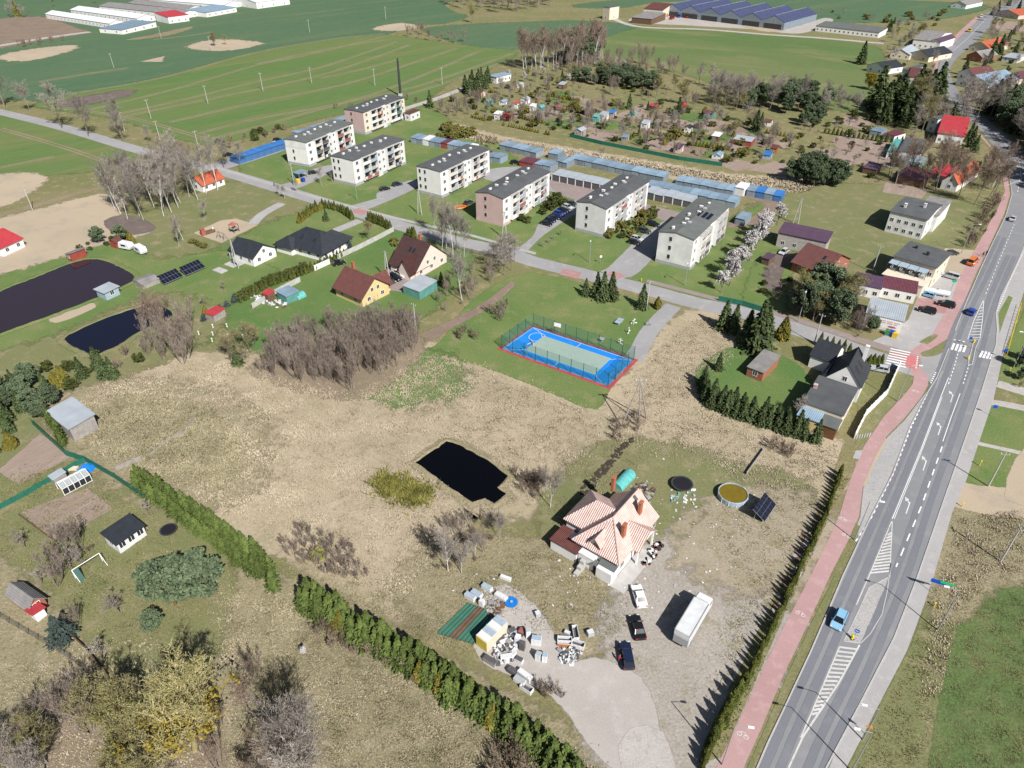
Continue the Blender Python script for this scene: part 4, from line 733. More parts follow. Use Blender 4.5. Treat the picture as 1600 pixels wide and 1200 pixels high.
house('white house with a bright red mono pitch roof', (1466,208), (1507,213), (1514,193), 4.2, 2.2, 'mono', 'y', 'wall_white', 'roof_red', .4, 2, 4); house('grey flat roofed cube house behind the red roof', (1455,183), (1466,187), (1490,182), 6.0, .1, 'flat', 'y', 'wall_grey', 'roof_felt', .1, 2, 1, storeys=2); house('white house with a flat dark roof between glasshouses', (1405,236), (1438,241), (1447,219), 4.0, .1, 'flat', 'x', 'wall_white', 'roof_felt', .2, 2, 3); house('lean to glasshouse with a turquoise roof', (1388,236), (1405,240), (1411,220), 2.6, .3, 'mono', 'y', 'tin_white', 'roof_teal', .1, cat='glasshouse', name='glasshouse'); house('green and white garden building beside the flat roofed house', (1405,250), (1440,256), (1450,248), 2.4, .2, 'mono', 'y', 'tin_green', 'tin_grey', .1, 0, 3, cat='shed', name='garden_building'); house('shed with a dark purple roof by the dirt gardens', (1350,261), (1370,266), (1376,258), 2.2, .3, 'mono', 'y', 'wood_brown', 'roof_purple', .2, cat='shed', name='garden_shed'); house('long maroon roofed shed behind the poplars', (1405,274), (1446,284), (1452,268), 2.6, .4, 'mono', 'y', 'wood_brown', 'roof_maroon', .2, cat='shed', name='long_shed'); house('small shed with a bright red roof behind the poplars', (1460,267), (1478,277), (1490,262), 2.6, .5, 'mono', 'y', 'wall_white', 'roof_red', .2, cat='shed', name='garden_shed'); house('white gabled house with an orange ridge behind the poplars', (1483,280), (1497,288), (1515,262), 3.0, 3.2, 'gable', 'x', 'wall_white', 'roof_orange', .3, 2, 1, 0, 1); house('low brown roofed shed beside the grey shed roof', (1385,208), (1398,213), (1412,208), 2.2, .3, 'mono', 'y', 'wall_white', 'roof_maroon', .2, cat='shed', name='garden_shed'); house('blue grey roofed shed in the hedge of the long bed', (1361,203), (1377,207), (1383,202), 2.2, .2, 'mono', 'y', 'tin_grey', 'roof_bluegrey', .1, cat='shed', name='garden_shed')
# ---- far houses and farms
FAR = [('white barn like far farm house with a grey roof', (1432,60), (1462,65), (1477,50), 5.0, 2.6, 'gable', 'y', 'wall_white', 'roof_eternit', 3, 4), ('far white house with a small purple roof', (1462,63), (1470,66), (1480,57), 5.0, 1.6, 'gable', 'x', 'wall_white', 'roof_purple', 1, 1), ('far house with a pale roof and grey gable', (1397,81), (1422,86), (1425,77), 3.0, 2.6, 'gable', 'x', 'wall_cream', 'roof_metal', 1, 3), ('far cream house with a black gabled roof by the road', (1437,82), (1452,89), (1467,79), 3.2, 2.8, 'gable', 'x', 'wall_cream', 'roof_black', 2, 2), ('far house with a dark hipped roof by the willow', (1368,101), (1382,108), (1397,101), 3.2, 2.6, 'gable', 'x', 'wall_white', 'roof_black', 2, 2), ('far white house with a brown hipped roof near the spruces', (1419,120), (1449,123), (1454,108), 3.4, 2.2, 'gable', 'y', 'wall_white', 'roof_brown', 1, 4), ('far grey cube house behind the brown roof', (1413,108), (1420,110), (1444,102), 4.6, .2, 'flat', 'x', 'wall_grey', 'roof_felt', 3, 1), ('far house with an orange roof across the road', (1526,70), (1546,76), (1560,67), 3.0, 3.2, 'gable', 'x', 'wall_cream', 'roof_orange', 2, 2), ('far house with a grey roof and brick gable', (1518,85), (1535,90), (1549,84), 3.0, 2.8, 'gable', 'x', 'wall_brick', 'roof_eternit', 2, 1), ('white house with a dark red roof across the road', (1512,112), (1522,118), (1538,110), 3.2, 2.8, 'gable', 'x', 'wall_white', 'roof_brown', 2, 2), ('white house with a blue grey roof across the road', (1522,121), (1545,133), (1560,119), 3.6, 3.4, 'gable', 'x', 'wall_white', 'roof_bluegrey', 2, 3), ('far house with a red roof at the picture top', (1580,18), (1592,24), (1612,16), 3.0, 2.8, 'gable', 'x', 'wall_mix', 'roof_orange', 2, 2), ('far farm yard house beside the bend', (1490,5), (1510,8), (1530,2), 3.2, 2.4, 'gable', 'x', 'wall_white', 'roof_eternit', 2, 2), ('far shed with a grey roof across the road', (1570,88), (1590,92), (1596,86), 2.6, .4, 'mono', 'y', 'wall_grey', 'roof_metal', 0, 2), ('far house with a maroon roof in the wood', (1580,118), (1594,123), (1606,115), 3.0, 2.5, 'gable', 'x', 'wall_mix', 'roof_maroon', 1, 1), ('long white farm building with a green roof', (1276,40), (1374,51), (1385,45), 3.6, .8, 'mono', 'y', 'wall_white', 'roof_felt_green', 0, 14), ('farm house with a red roof beside the zigzag hall', (1015,12), (1036,16), (1048,6), 6.0, 2.5, 'gable', 'y', 'wall_cream', 'roof_brown', 1, 1), ('open farm shed with a brown roof beside the red house', (992,26), (1018,30), (1032,22), 4.0, 1.0, 'mono', 'y', 'wood_brown', 'roof_eternit', 0, 0), ('small white pump house with a blue roof by the allotments', (767,118), (776,121), (796,115), 3.4, .2, 'flat', 'x', 'wall_white', 'roof_bluegrey', 4, 1), ('small white annex house beside the pink and yellow block', (633,176), (641,178), (654,172), 3.4, .2, 'flat', 'x', 'wall_grey', 'roof_brown', 2, 1),
       ('long white roofed poultry shed nearest the bare field', (76,21), (171,37), (191,33), 3.4, 1.8, 'gable', 'y', 'wall_white', 'roof_white', 2, 18), ('second long white roofed poultry shed', (118,14), (214,29), (236,24), 3.4, 1.8, 'gable', 'y', 'wall_white', 'roof_white', 2, 16), ('long grey roofed poultry shed', (165,8), (280,23), (302,17), 3.4, 1.8, 'gable', 'y', 'wall_white', 'roof_eternit', 2, 12), ('farther grey roofed poultry shed', (205,4), (290,15), (315,10), 3.4, 1.8, 'gable', 'y', 'wall_white', 'roof_eternit', 2, 8), ('long white roofed shed behind the grey sheds', (240,-2), (350,8), (372,2), 3.6, 2.0, 'gable', 'y', 'wall_white', 'roof_white', 2, 8), ('white roofed shed at the right end of the farm', (350,-4), (395,4), (420,-2), 4.0, 2.2, 'gable', 'y', 'wall_white', 'roof_white', 2, 4), ('low blue roofed farm office', (168,42), (190,47), (231,35), 3.0, .8, 'mono', 'y', 'wall_white', 'roof_bluegrey', 4, 2), ('white farm house with a crimson roof', (253,22), (262,27), (287,22), 4.6, 1.6, 'mono', 'x', 'wall_white', 'roof_red', 3, 1), ('blue roofed farm building at the right of the sheds', (302,15), (322,20), (358,11), 3.4, .8, 'mono', 'x', 'wall_white', 'roof_bluegrey', 5, 1), ('white farm building with high gable', (385,-2), (400,4), (440,-4), 5.0, 2.0, 'gable', 'x', 'wall_white', 'roof_white', 3, 1)]
for l_, A, B, C, e, r_, k_, g_, wm, rm, nr, nl in FAR: house(l_, A, B, C, e, r_, k_, g_, wm, rm, .3, nr, nl, cat='building' if 'shed' in l_ or 'building' in l_ else 'house', name='farm_building' if 'farm' in l_ or 'shed' in l_ else 'house')
# the zigzag hall
o, th, L_, W_ = frame3((1046,11), (1226,36), (1256,20), 5.0)
t = thing('factory_hall', 'long factory hall with a blue zigzag roof and white skylights', 'factory', o, th); n_ = 6; L_ = max(L_, 34)
obj('wall', MB().box(0, L_, 0, W_, -.3, 5.0), t, m='tin_grey')
for i in range(n_):
    y0, y1 = W_*i/n_, W_*(i+1)/n_; b = MB(); [b.slab(s_, .2) for s_ in roof_shape(0, L_, y0, y1, 5.0, 4.2, 'gable', 'x', .0)]; r_ = obj('roof', b, t, m='roof_hall'); gb = MB(); wall_shape(gb, .05, .3, y0+.1, y1-.1, 5.0, 4.0, 'gable', 'x', 4.9); obj('gable_wall', gb, t, m='tin_grey'); ymid = (y0+y1)/2
    obj('skylight', MB().slab([(2,ymid-.3,9.45),(L_-2,ymid-.3,9.45),(L_-2,ymid+1.6,8.8),(2,ymid+1.6,8.8)], .1), r_, m='tin_white')
    obj('gate', MB().box(-.15, -.02, y0+2, y1-2, 0, 3.6), t, m='metal_dark')
tw = house('slender white water tower hut on the far rise', (949,10), (953,12), (961,9), 9, .2, 'flat', 'x', 'wall_cream', 'roof_felt', .2, 1, 1, cat='tower', name='water_tower')
c_ = G(626,150); e = thing('chimney_stack', 'tall slender black chimney behind the pink and yellow block', 'chimney', c_); obj('shaft', MB().tube((0,0,0), (0,0,18.6), .75, .45, 12), e, m='metal_dark'); obj('base', MB().box(-1,1,-1,1,-.2,1.4), e, m='concrete')
# ---- tin garages
def garage_proto(w_, d_, h_, wallm, roofm, doorm, pillars=False):
    body = MB().box(.04, w_-.04, 0, d_, -.2, h_).mesh('garage_body', wallm); roof = MB().slab([(0,-.25,h_+.12),(w_,-.25,h_+.12),(w_,d_+.2,h_+.32),(0,d_+.2,h_+.32)], .1).mesh('garage_roof', roofm)
    d = MB().box(.3, w_-.3, -.06, -.002, 0, h_-.25).mesh('garage_door', doorm); p = [('body', body), ('roof', roof), ('door', d, [('handle', MB().box(w_*.5-.1, w_*.5+.1, -.1, -.06, .95, 1.0).mesh('handle', 'metal_grey'))])]
    if pillars: p.append(('pillar', MB().box(0, .28, -.2, -.003, 0, h_).mesh('pillar', 'wall_white')))
    return p
GP = {'g': garage_proto(3.3, 5.6, 2.2, 'tin_grey', 'roof_bluegrey', 'tin_grey'), 'r': garage_proto(3.3, 5.6, 2.2, 'tin_red', 'roof_maroon', 'tin_red'), 'b': garage_proto(3.3, 5.6, 2.2, 'tin_blue', 'roof_blue', 'tin_blue'), 'p': garage_proto(3.5, 6.0, 2.4, 'wall_block', 'roof_metal', 'pan_dark', True), 'w': garage_proto(3.3, 5.6, 2.3, 'tin_white', 'tin_white', 'tin_white')}
def garages(A, B, pat, label, group, h=2.2, face=1):
    """row whose front eave runs from photo pixel A to B"""
    a, b = G(*A, h), G(*B, h); n = max(1, round((b-a).length/3.3)); th = ang(a, b)
    if face < 0: a, b, th = b, a, th+math.pi
    for i in range(n):
        p = a.lerp(b, i/n); k = pat[i % len(pat)]; sx = (b-a).length/n/3.3 if k != 'p' else (b-a).length/n/3.5
        FOOT.append((p.x+math.cos(th)*1.6-math.sin(th)*2.8, p.y+math.sin(th)*1.6+math.cos(th)*2.8, 4.2)); inst(GP[k], 'garage', label, 'garage', (p.x, p.y, 0), th, group, (sx, 1, RND.uniform(.95, 1.08)))
garages((890,247), (1037,277), 'ggggg', 'blue grey tin garage in the long row beside the reed strip', 'long garage row by the reeds'); garages((1055,281), (1146,299), 'ggggg', 'tin garage in the row between white container and long garage row', 'garage row by the white container'); garages((1167,297), (1222,307), 'gb', 'tin garage at the end of the row by the dirt road', 'garages by the dirt road')
garages((862,272), (950,291), 'p', 'garage with white pillars facing the paved yard behind the pink block', 'pillared garages behind the pink block', 2.4); garages((1008,300), (1081,315), 'p', 'garage with white pillars facing the paved yard before the end block', 'pillared garages before the end block', 2.4); garages((1008,288), (1150,316), 'g', 'tin garage backing onto the pillared garages', 'garages behind the pillared row', 2.4)
garages((641,215), (738,232), 'ggwggrg', 'tin garage behind the lawn of the white blocks', 'garages behind the white block lawn'); garages((780,226), (838,239), 'gg', 'tin garage beside the reed strip near the yellow bush', 'garages near the yellow bush'); garages((742,239), (756,243), 'r', 'red tin garage behind the black roofed block', 'red garages behind the black roofed block'); garages((757,243), (782,248), 'g', 'grey tin garage next to the red garages', 'grey garages next to the red ones'); garages((811,251), (833,256), 'r', 'rust red tin garage beside two grey garages', 'rust red garages'); garages((834,255), (860,261), 'g', 'pale grey tin garage beside the rust red garages', 'pale grey garages by the red ones'); garages((869,251), (886,255), 'g', 'lone grey tin garage by the garage track', 'lone grey garages'); garages((856,239), (872,242), 'g', 'single blue grey garage standing apart by the reeds', 'single garages by the reeds')
garages((449,215), (358,244), 'b', 'bright blue tin garage in the row left of the white blocks', 'bright blue garage row', 2.4, 1); garages((540,180), (455,206), 'g', 'grey roofed garage behind the concrete topped block', 'grey garages behind the blocks', 2.4, 1)
inst(GP['w'], 'container', 'white storage container beside the tin garages', 'container', G(1146,304), ang(G(1146,304), G(1164,308)), None, (1.1, 1.0, 1.25)); a = G(1147,350); inst(GP['g'], 'tin_shed', 'small blue grey tin shed on the dirt road bend', 'shed', a, ang(G(1140,345), G(1160,350)), None, 1.05)
# ---- allotment sheds
def shed(label, px, wm, rm, sz=(3.2, 2.8, 2.1), rise=.7, kind='gable', ridge='x', rot=57, name='allotment_shed'):
    p = G(*px); FOOT.append((p.x, p.y+2, 3.2)); t = thing(name, label, 'shed', p, R(rot)); w_ = MB(); wall_shape(w_, 0, sz[0], 0, sz[1], sz[2], rise, kind, ridge); obj('wall', w_, t, m=wm); rb = MB(); [rb.slab(s_, .1) for s_ in roof_shape(0, sz[0], 0, sz[1], sz[2], rise, kind, ridge, .25)]; obj('roof', rb, t, m=rm); door(t, sz[0]*.2, 0, 0, .8, 1.8, 'r'); window(t, 0, sz[1]*.75, .9, .9, .8, 'l'); return t
for l_, px, wm, rm, sz, k_, g_ in (('white walled allotment shed with a flat white top', (780,188), 'wall_white', 'tin_white', (3,3,2.6), 'mono', 'y'), ('allotment shelter with a bright red tent roof', (795,190), 'wood_brown', 'roof_red', (5,4,2.0), 'gable', 'y'), ('white allotment shed with an orange brown roof', (808,170), 'wall_white', 'roof_orange', (4,3.5,2.2), 'mono', 'y'), ('pale metal shed behind the orange brown roof', (822,163), 'tin_white', 'roof_metal', (4,3.5,2.2), 'gable', 'x'), ('white cube shed beside the turquoise greenhouse', (834,174), 'tin_white', 'tin_white', (2.6,2.4,2.2), 'mono', 'y'), ('turquoise glass greenhouse on a garden bed', (846,174), 'tin_green', 'roof_teal', (4,2.6,1.6), 'gable', 'x'), ('dark shed with a red roof by the green lawn', (876,174), 'wood_brown', 'roof_red', (3.4,3,1.9), 'gable', 'y'), ('tall wooden play tower with a grey roof', (921,182), 'wood_brown', 'roof_eternit', (3,3,3.4), 'gable', 'y'), ('turquoise and white garden hut on the green lawn', (933,192), 'roof_teal', 'roof_teal', (2.4,2.4,2.5), 'mono', 'y'), ('white shed with a pale flat roof by the turquoise hut', (944,189), 'tin_white', 'roof_metal', (4.6,3.2,2.3), 'mono', 'y'), ('blue roofed low shed behind the white shed', (958,184), 'wall_block', 'roof_blue', (3.4,3,2.0), 'mono', 'y'), ('grey allotment hut with a pale gabled roof by the green fence', (908,213), 'wood_grey', 'roof_metal', (4.6,3.6,2.2), 'gable', 'x'), ('dark shed with a pale flat roof above the beds', (880,140), 'wood_brown', 'roof_metal', (4.4,3.2,2.3), 'mono', 'y'), ('grey shed with pale roof beside the small conifer', (1010,202), 'wall_grey', 'roof_metal', (3.8,3,2.2), 'mono', 'y'), ('red tent roofed gazebo among the allotments', (1025,172), 'wood_brown', 'roof_red', (4,4,1.5), 'gable', 'y'), ('green walled hut with a dark maroon roof', (1112,186), 'tin_green', 'roof_maroon', (5.2,4.4,2.3), 'gable', 'y'), ('dark brown steep hut at the bed corner', (1093,202), 'wood_brown', 'roof_eternit', (3.2,3,2.0), 'gable', 'y'), ('white hut with a dark blue roof by the water butt', (1078,208), 'wall_white', 'roof_black', (3,3,2.2), 'gable', 'x'), ('brown hut with a white flat roof on the square lawn', (1122,222), 'wood_brown', 'tin_white', (4.2,3.2,2.2), 'mono', 'y'), ('purple roofed hut beside the green fence', (1062,240), 'wall_mix', 'roof_purple', (4,3,2.1), 'mono', 'y'), ('pale blue glass greenhouse at the fence corner', (1124,250), 'tin_white', 'roof_bluegrey', (4.4,3.4,1.6), 'gable', 'x'), ('long rust red shed with a pale metal top', (1172,230), 'tin_red', 'roof_metal', (4.5,7.5,2.2), 'mono', 'y'), ('small blue roofed hut by the lower fence', (978,222), 'wood_grey', 'roof_bluegrey', (3.2,2.4,1.8), 'mono', 'y'), ('white walled hut with a brown roof in the outer meadow', (1203,198), 'wall_white', 'roof_brown', (3.6,3,2.0), 'gable', 'y'), ('turquoise polytunnel on the upper allotment', (763,164), 'roof_teal', 'roof_teal', (4.5,2.6,1.2), 'gable', 'x'), ('pale brown hut beside the turquoise polytunnel', (752,152), 'wall_mix', 'roof_brown', (4,3.6,2.0), 'gable', 'y'), ('pale blue greenhouse among the upper beds', (787,165), 'tin_white', 'roof_bluegrey', (4,3,1.5), 'gable', 'x'), ('turquoise garden tent by the dark conifer', (990,182), 'roof_teal', 'roof_teal', (3,2.6,1.2), 'gable', 'x'), ('white hut by the blossoming tree', (814,138), 'tin_white', 'roof_metal', (3,2.6,1.8), 'gable', 'x'), ('brown hut with orange boards in the outer garden', (1212,240), 'pan_orange', 'roof_brown', (3,2.6,1.9), 'mono', 'y'), ('blue tarpaulin covered hut in the outer garden', (1202,250), 'pan_blue', 'roof_blue', (3.6,3,1.7), 'mono', 'y')):
    shed(l_, px, wm, rm, sz, kind=k_, ridge=g_)
# ================================================================== PLANTS
def foliage(name, c0, c1, rnd=.25, scale=.8):
    mat(name, c0, .75, .25, scale, col2=c1, spec=.12, rnd=rnd)
foliage('twig_grey', (.24,.21,.185), (.36,.32,.28)); foliage('twig_purple', (.22,.178,.148), (.34,.28,.235)); foliage('twig_olive', (.21,.18,.095), (.33,.285,.155))
foliage('twig_red', (.215,.16,.12), (.32,.245,.19)); foliage('bark', (.17,.145,.115), (.26,.225,.19)); foliage('bark_birch', (.50,.48,.45), (.68,.66,.63)); foliage('bark_pine', (.16,.10,.06), (.24,.15,.10))
foliage('leaf_spruce', (.045,.07,.028), (.095,.125,.05)); foliage('leaf_spruce_blue', (.05,.075,.065), (.085,.115,.10)); foliage('leaf_thuja', (.06,.085,.02), (.125,.13,.03)); foliage('leaf_thuja_gold', (.13,.13,.025), (.22,.18,.035))
foliage('leaf_hedge', (.06,.10,.025), (.13,.165,.045)); foliage('leaf_pine', (.075,.11,.062), (.14,.18,.10)); foliage('leaf_gold', (.25,.20,.025), (.40,.32,.05)); foliage('leaf_bud', (.19,.20,.05), (.30,.30,.085), .2)
foliage('leaf_moss', (.20,.17,.03), (.34,.24,.03)); foliage('blossom', (.52,.48,.48), (.75,.72,.72), .12); foliage('leaf_bush', (.05,.07,.02), (.12,.13,.04)); foliage('leaf_olive', (.14,.14,.04), (.22,.20,.06))
foliage('straw', (.37,.31,.215), (.50,.425,.31), 0, .15); foliage('straw_green', (.215,.20,.11), (.33,.29,.18), 0, .15); foliage('weed', (.14,.155,.065), (.26,.23,.115), 0, .2); foliage('reed_green', (.17,.17,.04), (.27,.25,.07), 0, .3)
rs = np.random.RandomState
def seg_tubes(segs, n=4):
    """segs: array of p0 p1 r0 r1 -> open tubes"""
    S = np.array(segs); p0, p1 = S[:, :3], S[:, 3:6]; d = p1-p0; d /= np.linalg.norm(d, axis=1)[:, None]+1e-9
    ref = np.where(np.abs(d[:, 2:3]) > .9, np.array([[1., 0, 0]]), np.array([[0, 0, 1.]])); a = np.cross(d, ref); a /= np.linalg.norm(a, axis=1)[:, None]+1e-9; b = np.cross(d, a)
    vs_ = np.zeros((len(S), 2*n, 3))
    for i in range(n):
        t = 2*math.pi*i/n; o = a*math.cos(t)+b*math.sin(t)
        vs_[:, i] = p0+o*S[:, 6:7]; vs_[:, n+i] = p1+o*S[:, 7:8]
    f = np.array([[i, (i+1) % n, n+(i+1) % n, n+i] for i in range(n)])
    return vs_.reshape(-1, 3), (np.arange(len(S))[:, None, None]*2*n+f[None]).reshape(-1, 4)
def seg_ribbons(segs, rg):
    S = np.array(segs); p0, p1 = S[:, :3], S[:, 3:6]; d = p1-p0; r = rg.normal(size=d.shape); a = np.cross(d, r); a /= np.linalg.norm(a, axis=1)[:, None]+1e-9
    vs_ = np.stack([p0-a*S[:, 6:7], p0+a*S[:, 6:7], p1+a*S[:, 7:8], p1-a*S[:, 7:8]], 1)
    return vs_.reshape(-1, 3), np.arange(len(S)*4).reshape(-1, 4)
def leaf_quads(c, sx, sy, rg, up=None, out=None):
    """scattered leaf-sized faces; out: preferred facing direction per leaf"""
    n = len(c); nr = rg.normal(size=(n, 3))
    if out is not None: nr = nr*.6+out
    nr /= np.linalg.norm(nr, axis=1)[:, None]+1e-9; r = rg.normal(size=(n, 3)) if up is None else up+rg.normal(size=(n, 3))*.25
    a = np.cross(nr, r); a /= np.linalg.norm(a, axis=1)[:, None]+1e-9; b = np.cross(a, nr)
    k = rg.uniform(.6, 1.4, (n, 1)); a = a*sx*k; b = b*sy*k
    vs_ = np.stack([c-a*.5-b, c+a*.5-b, c+a+b*.2, c+b, c-a+b*.2], 1)
    return vs_.reshape(-1, 3), np.arange(n*5).reshape(-1, 5)
def cat2(L_): 
    vs_, fs_, n = [], [], 0
    for v, f in L_: vs_.append(v); fs_.append(f+n); n += len(v)
    return np.concatenate(vs_), np.concatenate(fs_)
def skeleton(seed, H, r, stems=1, n1=10, n2=6, n3=5, n4=4, first=.25, spread=.9, lift=.5, droop=0, taper=.72, lean=.05, wiggle=.12):
    """trunk, limbs, branches and twigs of a leafless tree -> thick segments, fine segments"""
    rg = rs(seed); thick, fine = [], []
    def grow(p, d, L_, rad, lev):
        k = 5 if lev == 0 else (3 if lev < 3 else 2); pts = [p]
        for i in range(k):
            d = d+rg.normal(size=3)*wiggle*(1 if lev else .4); d[2] += (.06 if lev < 3 else 0)-droop*lev*.12; d /= np.linalg.norm(d); pts.append(pts[-1]+d*L_/k)
        for i in range(k):
            r0, r1 = rad*(1-.75*i/k), rad*(1-.75*(i+1)/k)
            (thick if lev < 2 else fine).append([*pts[i], *pts[i+1], max(r0, .011), max(r1, .008)])
        nn = (n1, n2, n3, n4, 0)[lev]
        for j in range(nn):
            t = first+(1-first)*(j+rg.uniform(.2, 1))/nn if lev == 0 else rg.uniform(.2, 1)
            q = min(k-1, int(t*k)); f = t*k-q; b = pts[q]+(pts[min(q+1, k)]-pts[q])*min(f, 1)
            az = rg.uniform(0, 6.283); o = np.array([math.cos(az), math.sin(az), 0])
            nd = (d if lev else np.array([0, 0, 1.]))*lift+o*spread*rg.uniform(.6, 1.2)+np.array([0, 0, lift*.5]); nd /= np.linalg.norm(nd)
            sc = (1-.55*t) if lev == 0 else rg.uniform(.6, 1)
            grow(b, nd, L_*(.55 if lev == 0 else .52)*sc*(1.1 if lev else 1), rad*.42*(1-.4*t), lev+1)
    for s_ in range(stems):
        az = rg.uniform(0, 6.283); k = 0 if stems == 1 else rg.uniform(.15, .55)
        d = np.array([math.cos(az)*k+rg.normal()*lean, math.sin(az)*k+rg.normal()*lean, 1.]); d /= np.linalg.norm(d)
        grow(np.array([math.cos(az), math.sin(az), 0])*(.0 if stems == 1 else rg.uniform(.1, .5)), d, H*rg.uniform(.8, 1) if stems > 1 else H*.86, r, 0)
    return thick, fine, rg
def bare(name, bark, twig, seed, H, r, fat=1.6, **kw):
    th, fi, rg = skeleton(seed, H, r, **kw)
    F = np.array(fi); F[:, 6:8] *= fat
    v, f = seg_tubes(th, 5); v2, f2 = seg_ribbons(F, rg)
    return [('trunk', npmesh(name+'_trunk', v, f, bark)), ('crown', npmesh(name+'_crown', v2, f2, twig))], F, rg
PR = {}
for i in range(3):
    PR['bare%d'%i] = bare('bare', 'bark', 'twig_grey', 11+i, 10, .15, 1.7, n1=14, n2=7, n3=6, n4=5, spread=.8)[0]
    PR['alder%d'%i] = bare('alder', 'twig_purple', 'twig_purple', 31+i, 8, .065, 1.35, stems=5, n1=8, n2=5, n3=4, n4=4, first=.15, spread=.42, lift=.95)[0]
    PR['birch%d'%i] = bare('birch', 'bark_birch', 'twig_grey', 51+i, 13, .14, 1.5, n1=17, n2=7, n3=6, n4=4, first=.3, spread=.55, lift=.75, droop=.45, lean=.1)[0]
    PR['shrub%d'%i] = bare('shrub', 'twig_red', 'twig_red', 71+i, 2.6, .035, 2.2, stems=9, n1=5, n2=4, n3=3, n4=0, first=.15, spread=.5, lift=.8)[0]
    PR['fruit%d'%i] = bare('fruit', 'bark', 'twig_grey', 91+i, 4.2, .10, 1.7, n1=9, n2=6, n3=5, n4=3, first=.3, spread=1.1, lift=.35)[0]
    # blossoming plum
    p, F, rg = bare('plum', 'bark', 'twig_grey', 111+i, 6, .13, 2.0, n1=11, n2=6, n3=6, n4=3, first=.2, spread=.75)
    c = F[rg.choice(len(F), 2600), 3:6]+rg.normal(size=(2600, 3))*.12
    v, f = leaf_quads(c, .085, .085, rg); PR['plum%d'%i] = p+[('blossom', npmesh('plum_blossom', v, f, 'blossom'))]
    # tree in first yellow-green bud
    p, F, rg = bare('budding', 'bark', 'twig_olive', 131+i, 9, .15, 1.9, stems=1+i, n1=12, n2=6, n3=6, n4=4, spread=.8)
    c = F[rg.choice(len(F), 2400), 3:6]+rg.normal(size=(2400, 3))*.12
    v, f = leaf_quads(c, .045, .06, rg); PR['bud%d'%i] = p+[('leaf_buds', npmesh('bud_leaves', v, f, 'leaf_bud'))]
# weeping willow, yellow
p, F, rg = bare('willow', 'bark', 'leaf_gold', 151, 8, .25, 3.0, n1=13, n2=7, n3=7, n4=4, first=.3, spread=.9, droop=1.3)
c = F[rg.choice(len(F), 5200), 3:6]+rg.normal(size=(5200, 3))*.2; c[:, 2] -= rg.uniform(0, 1.2, 5200)
v, f = leaf_quads(c, .07, .2, rg, up=np.array([[0, 0, 1.]])); PR['willow0'] = p+[('leaves', npmesh('willow_leaves', v, f, 'leaf_gold'))]
def conifer(name, seed, H, Rr, m, whorls=34, nb=8, sp=6, droop=.35, leaf=(.10, .26), base=.06, wob=.18):
    rg = rs(seed); C_, O_, U_ = [], [], []
    for i in range(whorls):
        t = i/(whorls-1); z = H*(base+(1-base)*t); rad = Rr*(1-t)**.85*rg.uniform(.82, 1.12)+.05
        for j in range(nb if t < .75 else nb-3):
            az = rg.uniform(0, 6.283); o = np.array([math.cos(az), math.sin(az), 0]); rr = rad*rg.uniform(1-wob*2, 1+wob*.6)
            for k in range(sp):
                q = (k+rg.uniform(.3, 1))/sp; C_.append(o*rr*q+np.array([0, 0, z-droop*rr*q*q+rg.uniform(-.1, .1)])+rg.normal(size=3)*.05*rr); O_.append(np.array([0, 0, 1.])+o*.5); U_.append(o+np.array([0, 0, -.3]))
    C_ = np.array(C_); v, f = leaf_quads(C_, leaf[0]*Rr*.9, leaf[1]*Rr*.62, rg, np.array(U_), np.array(O_))
    tv, tf = seg_tubes([[0, 0, 0, 0, 0, H*.9, .05*H**.5*.6, .02]], 6)
    return [('trunk', npmesh(name+'_trunk', tv, tf, 'bark_pine')), ('crown', npmesh(name+'_crown', v, f, m))]
def column(name, seed, H, Rr, m, n=1300, tip=.75, fullness=.2, leaf=(.07, .17)):
    """thuja-like plant: upright sprays round a tapering column"""
    rg = rs(seed); t = rg.uniform(0, 1, n)**.85; az = rg.uniform(0, 6.283, n)
    prof = np.minimum(1, (t+.06)/fullness)**.5*np.clip(1-((t-.3)/.7).clip(0, 1)**(1/tip*1.25), .02, 1); lob = 1+.12*np.sin(az*3+seed)+.1*np.sin(az*5+t*9)
    rad = Rr*prof*lob*rg.uniform(.72, 1.0, n); o = np.stack([np.cos(az), np.sin(az), np.zeros(n)], 1)
    c = o*rad[:, None]; c[:, 2] = t*H*.97+rg.uniform(0, .05, n)
    v, f = leaf_quads(c, leaf[0]*Rr*1.5, leaf[1]*Rr*1.5, rg, np.array([[0, 0, 1.]])+o*.5, o*1.0+np.array([[0, 0, .35]]))
    tv, tf = seg_tubes([[0, 0, 0, 0, 0, H*.6, .05, .02]], 5)
    return [('trunk', npmesh(name+'_trunk', tv, tf, 'bark')), ('crown', npmesh(name+'_crown', v, f, m))]
def clumped(name, seed, H, Rr, m, clumps=26, per=110, low=.35, leaf=.14, trunk='bark_pine', flat=.75):
    """broad evergreen: limbs ending in separate foliage clumps"""
    rg = rs(seed); C_, segs = [], [[0, 0, 0, 0, 0, H*.6, H*.022, H*.012]]
    for i in range(clumps):
        t = rg.uniform(0, 1); az = rg.uniform(0, 6.283); rad = Rr*math.sqrt(rg.uniform(.05, 1))*math.sin(math.pi*(.18+.72*t))**.7
        c = np.array([math.cos(az)*rad, math.sin(az)*rad, H*(low+(.95-low)*t)]); s_ = Rr*rg.uniform(.2, .36)
        segs.append([0, 0, H*(low*.6+.35*t), *c, H*.008, .01])
        d = rg.normal(size=(per, 3)); d /= np.linalg.norm(d, axis=1)[:, None]; C_.append(c+d*s_*rg.uniform(.55, 1, (per, 1))*np.array([[1, 1, flat]]))
    C_ = np.concatenate(C_); v, f = leaf_quads(C_, leaf*Rr*.5, leaf*Rr*.5, rg)
    tv, tf = seg_tubes(segs, 5)
    return [('trunk', npmesh(name+'_trunk', tv, tf, trunk)), ('crown', npmesh(name+'_crown', v, f, m))]
